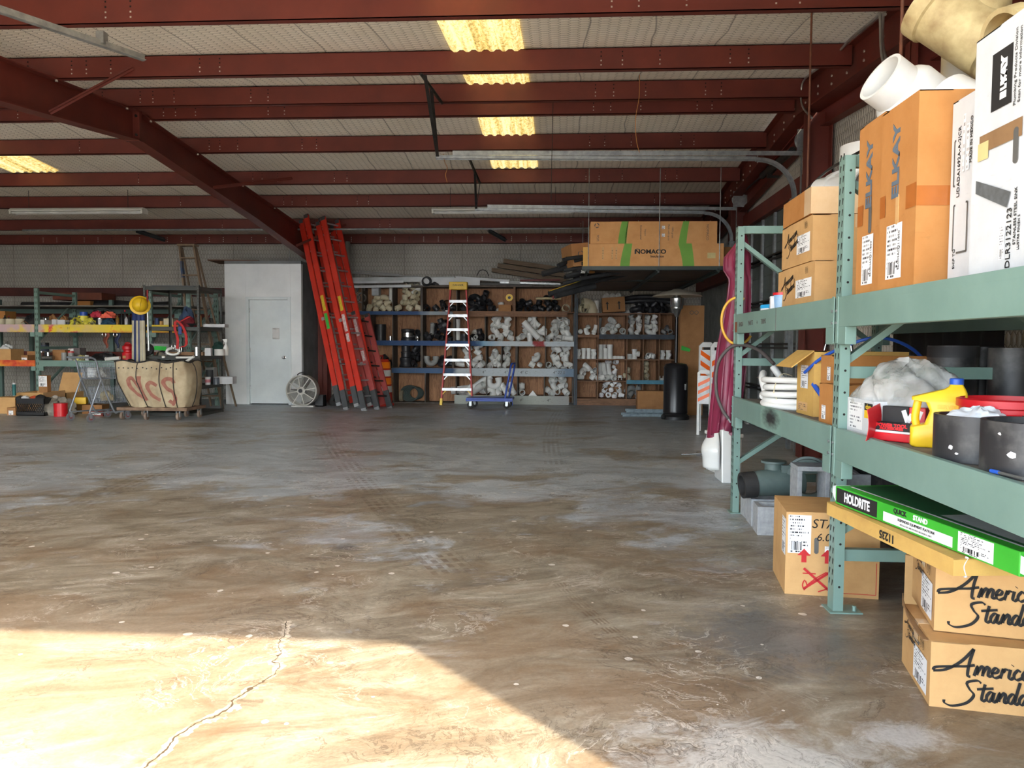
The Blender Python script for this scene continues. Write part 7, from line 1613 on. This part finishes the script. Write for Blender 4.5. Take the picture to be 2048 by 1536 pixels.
# -- floor before the rack
def flr(cx, cy): return G(*c1(cx, cy))
p = flr(135, 1150); Yo = 13.05
t = thing('cardboard_box', 'large open brown carton with raised flaps on the floor under the rack', 'box', (L3(150, 1050, Yo).x, Yo, 0), .0)
w = (600-150)*k2*.95
mb = MB().box(0,0,0,w,.01,.34).box(0,.5,0,w,.51,.34).box(0,0,0,.01,.5,.34).box(w-.01,0,0,w,.5,.34).box(0,0,0,w,.5,.01); obj('carton_body', mb, M_CARD, t)
obj('flap', MB().grid(lambda u, v: (w*.47+u*w*.43+.06*v, .5+.05*v, .34+v*.34), 3, 3), M_CARD, t, solid=.006); obj('flap', MB().grid(lambda u, v: (w*.55+u*w*.45+.12*v, -.02-.18*v, .34-.12*v+.05*u), 3, 3), M_CARDIN, t, solid=.006); obj('flap', MB().grid(lambda u, v: (.0+u*w*.5, -.03-.12*v, .33-.16*v), 3, 3), M_CARD, t, solid=.006)
t, A, B, C = carton('small white and brown printed carton standing in the large open one', (L3(337, 980, Yo+.3).x, Yo+.28, .012), (.16, .1, .62), 0, M_CARDD, tape=None); plate(t, A, .0, .42, .155, .61, M_LAB)
# milk crate with odds and ends
c0 = flr(140, 1235); t = thing('milk_crate', 'black lattice milk crate full of odds and ends on the floor', 'crate', (L3(140, 1235, 12.35).x, 12.35, 0)); w = 262*.234375*12.35/CAMF
mb = MB()
for y in (0, .34): mb.box(0,y,.20,w,y+.01,.29).box(0,y,0,w,y+.01,.06)
for x in (0, w-.01): mb.box(x,0,.20,x+.01,.35,.29).box(x,0,0,x+.01,.35,.06)
for k in range(13):
    for y in (.003, .345): mb.bar((w*k/13, y, .06), (min(w, w*(k+2)/13), y, .2), .006, .012, (0,1,0)); mb.bar((w*(k+1)/13, y, .06), (max(0, w*(k-1)/13), y, .2), .006, .012, (0,1,0))
mb.box(0,0,0,w,.35,.012); obj('crate_shell', mb, M_BLACK, t)
for cx, m, lab, sd, r in ((210, M_RAG, 'white rag poking out of the milk crate', 91, .07), (285, mat('orange red cap', (206,84,48)), 'orange round part sticking out of the milk crate', 93, .07), (340, M_BLKF, 'black lump in the milk crate', 95, .09), (165, M_BLKF, 'dark fitting in the near corner of the milk crate', 97, .07)):
    solo('loose_part', lab, 'part', blob(r, r, r*.9, .06, sd), m, (L3(cx, 1100, 12.5).x, 12.52, .26), smooth=40)
t = can('red plastic tub on the floor beside the milk crate', 520, 100, 100, M_RED2, M_RED2, 1, 12.3, 'plastic_tub', 'tub'); t.location = (L3(520, 1250, 12.35).x, 12.35, 0); text(t, 'P-TRAP', .05, face((-.07,-.175,.02),(1,0,0),(0,0,1)), .07, .1, M_WHITE) if False else None
solo('dusty_film', 'dusty crumpled clear film heaped behind the red tub', 'plastic film', blob(.34,.2,.28,.10,101), mat('dusty film', (150,142,130), (104,98,90), 9, .5), (L3(520, 1200, 12.7).x, 12.62, 0), smooth=40)
solo('yellow_wedge', 'yellow plastic piece behind the shopping cart', 'part', MB().box(-.10,-.06,0,.10,.06,.12), M_YEL, (L3(690, 1110, 12.9).x, 12.9, .16), .3, bevel=.01)
t, A, B, C = carton('brown carton on the floor behind the shopping cart', (L3(690, 1200, 12.75).x, 12.78, 0), (.34, .26, .155), .1, M_CARDD, tape=None)
t, A, B, C = carton('red and white printed flat box on the floor behind the cart wheels', (L3(770, 1240, 12.5).x, 12.45, 0), (.28, .2, .10), -.15, mat('red brown print', (140,58,44), (110,44,36)), tape=None); plate(t, A, .06, .02, .24, .07, M_LAB2)
t, A, B, C = carton('small brown carton with white label at the left edge on the floor', (L3(60, 1235, 12.4).x, 12.4, 0), (.15, .2, .13), 0, M_CARDD, tape=None); plate(t, A, .03, .01, .11, .08, M_LAB2)
t, A, B, C = carton('open brown carton at the left edge behind the small labelled one', (L3(-60, 1200, 12.6).x, 12.65, 0), (.34, .3, .28), .1, M_CARD, tape=None)
can('teal bottle standing among the cartons at the left edge', 105, 28, 100, mat('teal bottle', (40,110,110)), M_CARDW, 1, 12.9, 'bottle', 'bottle').location.z = 0.30
# -- shopping cart with two small baskets
c = flr(760, 1270)
t = thing('shopping_cart', 'grey wire shopping cart with two small baskets', 'shopping cart', (L3(628, 1262, 11.75).x+.02, 11.75, 0), -.42)
M_CART = mat('grey cart chrome', (150,156,164), (118,124,132), 8, .35, .4)
cw = .50
for x in (0, cw):
    obj('side_frame', MB().tube(smoothpts([(x,-.06,1.0),(x,.04,.95),(x,.10,.7),(x,.32,.16),(x,.42,.13),(x,.62,.13)],5), .014, 8).tube([(x,.12,.66),(x,-.08,.16),(x,-.06,.13)], .013, 8).tube([(x,-.06,.14),(x,.62,.13)], .011, 8), M_CART, t, 60)
obj('push_bar', MB().cyl((-.06,-.06,1.0),(cw+.02,-.06,1.0),.017,n=12), M_CART, t, 40)
def basket(z0, z1, ya, yb, tap):
    mb = MB(); xa, xb = .03, cw-.03
    P = lambda x, y, z: (x, y, z)
    for z in np.linspace(z0, z1, 6):
        g_ = tap*(1-(z-z0)/(z1-z0)); mb.tube([P(xa+g_,ya+g_,z),P(xb-g_,ya+g_,z),P(xb-g_,yb-g_,z),P(xa+g_,yb-g_,z)], .005 if z in (z0, z1) else .0028, 5, True)
    for k in range(13):
        f = k/12
        for y0_, y1_ in ((ya, ya+tap), (yb, yb-tap)): mb.cyl(P(xa+(xb-xa)*f, y0_, z1), P(xa+tap+(xb-xa-2*tap)*f, y1_, z0), .0026, n=5)
        for x0_, x1_ in ((xa, xa+tap), (xb, xb-tap)): mb.cyl(P(x0_, ya+(yb-ya)*f, z1), P(x1_, ya+tap+(yb-ya-2*tap)*f, z0), .0026, n=5)
        mb.cyl(P(xa+tap+(xb-xa-2*tap)*f, ya+tap, z0), P(xa+tap+(xb-xa-2*tap)*f, yb-tap, z0), .0026, n=5)
    return mb
obj('upper_basket', basket(.66, .92, .06, .46, .03), M_CART, t); obj('lower_basket', basket(.27, .52, .20, .64, .03), M_CART, t)
for x in (0, cw):
    for y in (-.07, .56):
        w_ = obj('wheel', MB().cyl((x-.014,y,.062),(x+.014,y,.062),.062,n=20).mi(1).cyl((x-.016,y,.062),(x+.016,y,.062),.03,n=14), [mat('grey rubber wheel', (120,120,124), (96,96,100)), mat('red hub', (150,50,48))], t, 40)
        obj('wheel_fork', MB().box(x-.02,y-.02,.05,x-.016,y+.02,.14).box(x+.016,y-.02,.05,x+.02,y+.02,.14), M_CART, w_)
cm = t.matrix_basis.copy() if False else Matrix.Translation(t.location) @ Matrix.Rotation(-.42, 4, 'Z')
for q, (x, y, z, r, sd, lab, m) in enumerate(((.18, .2, .69, .07, 111, 'crumpled clear bag in the near half of the upper cart basket', M_FILM), (.34, .22, .69, .08, 113, 'second clear bag in the upper cart basket beside the folded paper', M_FILM), (.22, .4, .30, .10, 115, 'cream rag in the lower cart basket', mat('cream rag', (190,176,140), (130,116,90))))):
    solo('crumpled_bag', lab, 'bag', blob(r, r, r*1.4, .14, sd), m, cm @ Vector((x, y, z)), smooth=30)
solo('folded_paper', 'folded white printed papers standing in the upper cart basket', 'paper', MB().box(-.07,-.03,0,.07,.03,.14), M_RAG, cm @ Vector((.25, .14, .69)), -.4)
# -- canvas laundry truck
LXa, LXb, LYa, LYb = L3(1040, 1210, 11.95).x, L3(1575, 1225, 11.95).x, 11.95, 12.52
t = thing('canvas_cart', 'dirty canvas laundry cart with red sprayed letters on a wooden caster base', 'cart', (0, 0, 0))
M_CANV = mat('dirty canvas', (190,174,144), (146,126,98), 4, .9, lo=.35, hi=.8, bump=.3)
M_SPRAY = mat('sprayed brick red', (146,88,76), (164,116,98), 12, .9)
RZm, BZ = .93, .215
tx0, tx1 = L3(988, 800, 11.95).x, L3(1560, 800, 11.95).x
def canv(u, v, off=0):
    """u runs round the bag, v from base to rim."""
    per = ((LXb-LXa), (LYb-LYa)); tot = 2*(per[0]+per[1]); s_ = (u % 1)*tot
    k_ = v
    def lerp(a, b, f): return a+(b-a)*f
    xa, xb = lerp(LXa+.12, tx0, min(1, k_*1.7)), lerp(LXb, tx1+.02, k_)
    ya, yb = lerp(LYa+.02, LYa-.02, k_), lerp(LYb-.05, LYb+.03, k_)
    bul = .05*math.sin(v*PI)**.7
    if s_ < per[0]: f = s_/per[0]; p = Vector((lerp(xa, xb, f), ya-bul*math.sin(f*PI)**.5-off, 0)); n_ = f
    elif s_ < per[0]+per[1]: f = (s_-per[0])/per[1]; p = Vector((xb+(bul*1.6)*math.sin(f*PI)**.5, lerp(ya, yb, f), 0)); n_ = f
    elif s_ < 2*per[0]+per[1]: f = (s_-per[0]-per[1])/per[0]; p = Vector((lerp(xb, xa, f), yb+bul*math.sin(f*PI), 0)); n_ = f
    else: f = (s_-2*per[0]-per[1])/per[1]; p = Vector((xa-bul*math.sin(f*PI), lerp(yb, ya, f), 0)); n_ = f
    p.y += .010*math.sin(s_*23+v*5)+.008*math.sin(s_*51-v*9)
    p.z = BZ+(RZm-BZ)*v+(.018*math.sin(s_*14) if v > .93 else 0)-(.02 if v < .05 else 0)*abs(math.sin(s_*9))
    return p
obj('canvas_bag', MB().grid(lambda u, v: canv(u, v), 120, 20, True), M_CANV, t, 60)
mb = MB()
wd = (LXb-LXa); tot = 2*(wd+(LYb-LYa))
def oncanv(fx, fz, off): return canv(fx*wd/tot, fz, off)
def cstroke(pts, w):
    p = smoothpts([(a, b, 0) for a, b in pts], 7); L_, R_ = [], []
    for i, q in enumerate(p):
        d = p[min(i+1, len(p)-1)]-p[max(i-1, 0)]; d.normalize(); nx_, ny_ = -d.y, d.x
        L_.append(oncanv(q.x+nx_*w/2*.66, q.y+ny_*w/2, .006)); R_.append(oncanv(q.x-nx_*w/2*.66, q.y-ny_*w/2, .006))
    n = len(p); mb.add(L_+R_, [(i, i+n, i+1+n, i+1) for i in range(n-1)])
def cz_(cx, cy): return ((cx-1010)/(1560-1010), (1205-cy)/(1205-800))
for st in ([(1190,1125),(1150,1090),(1115,1030),(1120,965),(1150,950),(1185,1010),(1205,1110),(1215,1150)], [(1215,1150),(1205,1050),(1210,930)], [(1345,1015),(1300,985),(1262,1020),(1275,1090),(1310,1130),(1345,1145)], [(1490,990),(1465,955),(1420,955),(1400,990),(1425,1040),(1465,1075),(1480,1130),(1455,1170),(1420,1150)]):
    cstroke([cz_(*q) for q in st], .085)
obj('sprayed_lettering', mb, M_SPRAY, t)
mb = MB()
for fx in (.02, .33, .66, .86): mb.tube([oncanv(fx+.0*q, q, .012) for q in np.linspace(.0, 1.0, 10)], .007, 6)
mb.tube([canv((wd+.25)/tot, q)+Vector((.012,0,0)) for q in np.linspace(0, 1, 10)], .007, 6)
mb.tube([canv(u, 1.0)+Vector((0,0,.005)) for u in np.linspace(0, 1, 90)[:-1]], .013, 8, True)
obj('steel_rod', mb, M_DSTEEL, t)
mb = MB()
for k in range(13): p = oncanv(.06+.07*k, .86+.015*math.sin(k*3), .006); mb.cyl(p, p+Vector((0,-.004,0)), .011, n=10)
obj('grommet', mb, M_DSTEEL, t)
obj('base_frame', MB().box(LXa-.06, LYa-.05, .15, LXb+.06, LYa+.05, .20).box(LXa-.06, LYb-.05, .15, LXb+.06, LYb+.05, .20).box(LXa-.06, LYa+.05, .15, LXa+.04, LYb-.05, .2).box(LXb-.04, LYa+.05, .15, LXb+.06, LYb-.05, .2).box(LXa+.3, LYa+.05, .16, LXa+.4, LYb-.05, .195), mat('worn brown lumber', (138,112,90), (98,76,60), 8, .8), t, bevel=.004)
for x, y in ((LXa+.0, LYa+.02), (LXa+.42, LYa-.02), (LXb-.10, LYa), (LXa+.05, LYb), (LXb-.25, LYb), (LXb+.02, LYb-.1)):
    c_ = obj('caster', MB().cyl((x-.018,y,.06),(x+.018,y,.06),.06,n=18).cyl((x-.022,y,.06),(x+.022,y,.06),.02,n=10), mat('worn tan wheel', (150,130,114), (110,92,80)), t, 40)
    obj('caster_fork', MB().box(x-.028,y-.025,.05,x-.022,y+.025,.15).box(x+.022,y-.025,.05,x+.028,y+.025,.15), M_GALV, c_)
a, b = L3(1505, 750, 12.2), L3(1660, 740, 12.1)
solo('plastic_pipe', 'white bent plastic pipe sticking out of the canvas cart', 'pipe', MB().tube([L3(1505,747,12.3), L3(1645,745,12.2)], .018, 10).tube([L3(1655,738,12.2), L3(1560,800,12.25)], .02, 10), M_PVC, smooth=50)
solo('white_stopper', 'white plastic end piece lying in the canvas cart rim', 'part', MB().cyl(L3(1385,742,12.4), L3(1408,742,12.4), .02, n=12), M_PVC, smooth=40)
# -- black steel shelving unit
ux0, ux1, uy0, uy1, uz = -7.02, -6.05, 12.62, 13.5, 2.20
M_UNIT = mat('black green shelf steel', (46,52,48), (62,58,50), 5, .5)
US = [1.505, 1.015, .52]
t = thing('shelving_unit', 'dark steel shelving unit with bolted posts beside the office', 'shelving', (0, 0, 0))
for x, sx in ((ux0, 1), (ux1, -1)):
    for y, sy in ((uy0, 1), (uy1, -1)):
        mb = MB().box(min(x, x+.04*sx), min(y, y+.003*sy), 0, max(x, x+.04*sx), max(y, y+.003*sy), uz).box(min(x, x+.003*sx), min(y, y+.04*sy), 0, max(x, x+.003*sx), max(y, y+.04*sy), uz)
        mb.mi(1)
        for z in np.arange(.05, uz, .05): mb.box(x+.02*sx-.005, min(y-.001*sy, y), z-.006, x+.02*sx+.005, max(y-.001*sy, y), z+.006).box(min(x-.001*sx, x), y+.02*sy-.005, z-.006, max(x-.001*sx, x), y+.02*sy+.005, z+.006)
        obj('post', mb.mi(0), [M_UNIT, mat('pale slot', (120,124,120))], t)
for z in US+[uz-.02, .06]:
    obj('shelf', MB().box(ux0+.004, uy0+.004, z-.006, ux1-.004, uy1-.004, z).box(ux0+.004, uy0+.004, z-.065, ux1-.004, uy0+.008, z).box(ux0+.004, uy1-.008, z-.065, ux1-.004, uy1-.004, z).box(ux1-.008, uy0+.004, z-.065, ux1-.004, uy1-.004, z).box(ux0+.004, uy0+.004, z-.065, ux0+.008, uy1-.004, z), M_UNIT, t)
solo('flat_sheet', 'dark flat sheet lying on top of the steel shelving unit', 'sheet', MB().box(-.35,-.25,0,.35,.25,.02), M_BLKF, (-6.6, 13.0, uz-.018), .1)
def us(cx, Y, z): p = L3(cx, 600, Y); return (p.x, Y, z+.002)
t, A, B, C = carton('long thin white carton on the upper shelf of the steel unit', us(1735, 12.95, US[0]), (.36, .25, .055), .15, M_CARDW, tape=None); 
solo('orange_tube', 'upright orange cardboard tube on the steel unit', 'tube', MB().cyl((0,0,0),(0,0,.19),.035,n=18), mat('tan orange tube', (206,150,84), (180,124,66)), us(1703, 12.72, US[0]), smooth=40)
solo('steel_bowl', 'small shiny bowl on the upper shelf of the steel unit', 'bowl', MB().lathe([(.02,0),(.09,.05),(.095,.055),(.085,.052),(.02,.01),(0,.01)], 24), M_STEEL, us(1640, 12.8, US[0]), smooth=40)
t = thing('spray_bottle', 'white spray bottle on the middle shelf of the steel unit', 'bottle', us(1925, 13.3, US[1]))
obj('bottle_body', MB().lathe([(0,0),(.042,0),(.045,.02),(.045,.13),(.03,.17),(.014,.2),(.014,.23),(0,.23)], 18), M_PVC, t, 40); obj('trigger', MB().box(-.02,-.015,.23,.03,.015,.29).box(-.05,-.012,.262,-.02,.012,.286).box(-.035,-.008,.2,-.025,.008,.262), M_PVC, t, bevel=.004)
cup('white tub on the middle shelf of the steel unit beside the spray bottle', 'plastic_tub', 'tub', us(1870, 13.15, US[1]), .085, .11, M_PVC)
solo('green_cloth', 'dark green cloth heaped behind the white tub', 'cloth', blob(.12,.10,.22,.1,121), mat('dark green cloth', (20,58,50), (14,40,36), 6, .85), us(1868, 13.36, US[1]), smooth=40)
t, A, B, C = carton('small white carton on the middle shelf next to the steel post', us(1745, 12.85, US[1]), (.10, .12, .13), .2, M_CARDW, tape=None)
solo('steel_can', 'tall shiny metal can by the post on the middle shelf', 'can', MB().cyl((0,0,0),(0,0,.15),.045,n=22), M_STEEL, us(1680, 12.72, US[1]), smooth=40)
t, A, B, C = carton('white long carton on the lowest shelf of the steel unit', us(1822, 13.1, US[2]), (.32, .22, .125), .1, M_CARDW, tape=None)
t = cup('white and pink labelled can on the lowest shelf of the steel unit', 'can', 'can', us(1768, 12.85, US[2]), .045, .13, M_CARDW, M_CARDW); obj('label_band', MB().pipe((0,0,.04),(0,0,.09),.0455,.044,20), mat('pink band', (196,120,130)), t, 40)
cup('grey glass jar in front of the white long carton', 'jar', 'jar', us(1840, 12.95, US[2]), .055, .12, mat('grey glass', (96,102,110), (70,76,84), 5, .2)); cup('dark jar behind the pink labelled can', 'jar', 'jar', us(1785, 13.2, US[2]), .06, .24, mat('dark jar', (56,62,66))); t, A, B, C = carton('pale box behind the dark jar on the lowest shelf', us(1750, 13.3, US[2]), (.16, .1, .28), 0, M_PVCG, tape=None)
for cx, r, h, lab in ((1382, .10, .09, 'shiny steel dome lying on the middle shelf of the unit'), ): solo('steel_dome', lab, 'dome', MB().lathe([(r,0),(r*.9,h*.5),(r*.5,h*.9),(0,h)], 24), M_STEEL, us(cx, 12.75, US[1]), smooth=60)
solo('white_clamp', 'white ring clamp lying on the middle shelf of the unit', 'clamp', MB().tube([(.11*math.cos(a), .02, .07+.055*math.sin(a)) for a in np.linspace(0, 2*PI, 24)[:-1]], .022, 8, True), M_PVC, us(1470, 12.72, US[1]), smooth=60)
solo('wood_strip', 'long tan wood strip lying across the middle shelf of the unit', 'board', MB().box(-.42,0,0,.42,.06,.06), mat('tan wood', (168,130,94), (140,104,74)), us(1530, 13.05, US[1]))
t, A, B, C = carton('grey green bin with bright green label behind the unit', us(1205, 13.2, US[1]+.06), (.5, .22, .14), 0, M_PVCG, tape=None); obj('green_label', MB().add([A @ Vector(p) for p in ((.22,.03,.001),(.44,.02,.001),(.46,.09,.001),(.24,.10,.001))], [(0,1,2,3)]), mat('bright green', (40,214,70), None, 4, .6), t)
solo('tape_reel', 'small black tape reel on the middle shelf by the striped webbing', 'reel', MB().lathe([(.03,-.03),(.10,-.03),(.10,.03),(.03,.03),(.03,-.03)], 24, (0,0,.10), (0,1,0)), M_BLACK, us(1258, 12.66, US[1]), smooth=40)
# harness hung on the unit
hp = L3(1540, 440, 12.605)
t = thing('safety_harness', 'red and blue safety harness hanging off the front of the steel unit', 'harness', hp)
M_HAR = mat('red webbing', (196,50,48), (160,36,38), 8, .8)
def hs(px, py): v_ = L3(px, py, 12.605)-hp; return (v_.x, 0, v_.z)
for pts in ([(1500,440),(1495,500),(1520,590),(1515,670)], [(1510,400+30),(1560,480),(1590,560),(1590,640),(1555,660)], [(1495,450),(1540,440),(1620,400)], [(1560,650),(1530,670),(1515,670)]):
    p = smoothpts([hs(*q) for q in pts], 6); obj('web_strap', MB().add([v_+Vector((-.022,-.01,0)) for v_ in p]+[v_+Vector((.022,-.014,.004)) for v_ in p], [(i, i+1, i+1+len(p), i+len(p)) for i in range(len(p)-1)]), M_HAR, t, solid=.005)
obj('blue_pad', MB().box(-.03,-.03,-.22,.03,-.015,-.08), mat('navy pad', (50,70,130)), t, bevel=.01); obj('snap_hook', MB().tube([(.0+.02*math.cos(a), -.02, -.47+.06*math.sin(a)) for a in np.linspace(0, 2*PI, 14)[:-1]], .006, 6, True).tube([(-.12+.03*math.cos(a), -.02, -.42+.05*math.sin(a)) for a in np.linspace(0, 2*PI, 14)[:-1]], .006, 6, True), M_STEEL, t)
p = us(1610, 12.85, US[0]); solo('red_cloth', 'dark red cloth heaped on the upper shelf above the harness', 'cloth', blob(.13,.1,.16,.12,131), mat('dark red cloth', (120,26,40), (90,20,32), 6, .85), p, smooth=40)
solo('blue_cloth', 'blue grey cloth hanging over the back of the upper shelf', 'cloth', blob(.14,.08,.32,.1,133), mat('blue grey cloth', (54,74,100), (40,54,76), 6, .85), us(1600, 13.2, US[0]), smooth=40)
# folded striped webbing chair and the hard hat on the near post
p0 = L3(1170, 360, 12.5)
def web(u, v):
    q = L3(1128+95*u+(12*v*(u-.2)), 360+425*v, 12.5); q.y += .02*math.sin(u*19)+.03*u; return q
t = thing('striped_webbing', 'navy and cream striped webbing hanging from the post of the steel unit', 'webbing', (0, 0, 0))
mb = MB(); n = 16
wb_ = [[web(i/n, j/12) for i in range(n+1)] for j in range(13)]
for j in range(12):
    for i in range(n):
        mb.mi(0 if i in (2, 3, 4, 8, 9, 12) else 1 if j > 1 else 0); mb.add([wb_[j][i], wb_[j][i+1], wb_[j+1][i+1], wb_[j+1][i]], [(0, 3, 2, 1)])
obj('web_panel', mb, [mat('navy stripe', (44,62,118), (36,50,96)), M_CREAM], t, solid=.008)
h_ = L3(1195, 300, 12.5)
t = thing('hard_hat', 'yellow hard hat hung on the post of the steel unit', 'hard hat', h_, rot=(1.35, .15, .5))
obj('shell', MB().lathe([(.125,0),(.122,.05),(.105,.10),(.07,.135),(.03,.15),(0,.153)], 32), M_YEL, t, 60)
obj('brim', MB().lathe([(.12,-.004),(.16,-.012),(.162,-.006),(.12,.006)], 32), M_YEL, t, 60); obj('ridge', MB().tube([(0, .12*math.cos(a), .155*math.sin(a)) for a in np.linspace(.2, PI-.2, 14)], .012, 8), M_YEL, t, 60)
obj('head_band', MB().pipe((0,0,-.02),(0,0,.02),.10,.096,24), M_WHITE, t)
solo('red_strap', 'red and grey upright bar clipped to the near post of the steel unit', 'bar', MB().tube([L3(1258,170,12.57), L3(1258,345,12.57)], .014, 6).mi(1).tube([L3(1258,345,12.57), L3(1268,690,12.57)], .014, 6), [mat('red bar', (150,30,34)), M_GALV])
# wooden step ladder behind the unit
t = thing('wooden_ladder', 'old wooden step ladder with blue daubs standing behind the steel unit', 'ladder', (0, 0, 0))
M_OLDW = mat('old ladder wood', (140,120,98), (104,86,68), 6, .8, stretch=(4,4,.5))
wy = 14.35
ra = [aY(358, 488, wy+.3), aY(1, 1, 1)]; lt, rt = aY(360, 490, 14.2), aY(388, 490, 14.2); lb, rb = L3(1790, 1175, 14.05), L3(1900, 1172, 14.05); lb.z = rb.z = 0
lb.x, rb.x = rb.x-.50, rb.x
for a, b in ((lb, lt), (rb, rt)): obj('side_rail', MB().bar(a, b, .03, .08, (0,1,0)), M_OLDW, t)
for k in range(9):
    f = .08+.105*k; a, b = lb+(lt-lb)*f, rb+(rt-rb)*f; obj('step', MB().box(a.x, a.y-.05, a.z-.012, b.x, a.y+.05, a.z+.012), M_OLDW, t)
obj('top_step', MB().box(lt.x-.03, lt.y-.07, lt.z-.02, rt.x+.04, lt.y+.12, lt.z+.01), M_OLDW, t)
for a, b in ((lb, lt), (rb, rt)): obj('back_leg', MB().bar(Vector((a.x, a.y+.6, 0)), b+Vector((0,.08,-.04)), .025, .04, (0,1,0)), M_OLDW, t)
obj('blue_daub', MB().bar(lt+(lb-lt)*.10, lt+(lb-lt)*.2, .034, .084, (0,1,0)), mat('blue daub', (52,74,110), (90,90,90), 9, .8), t)
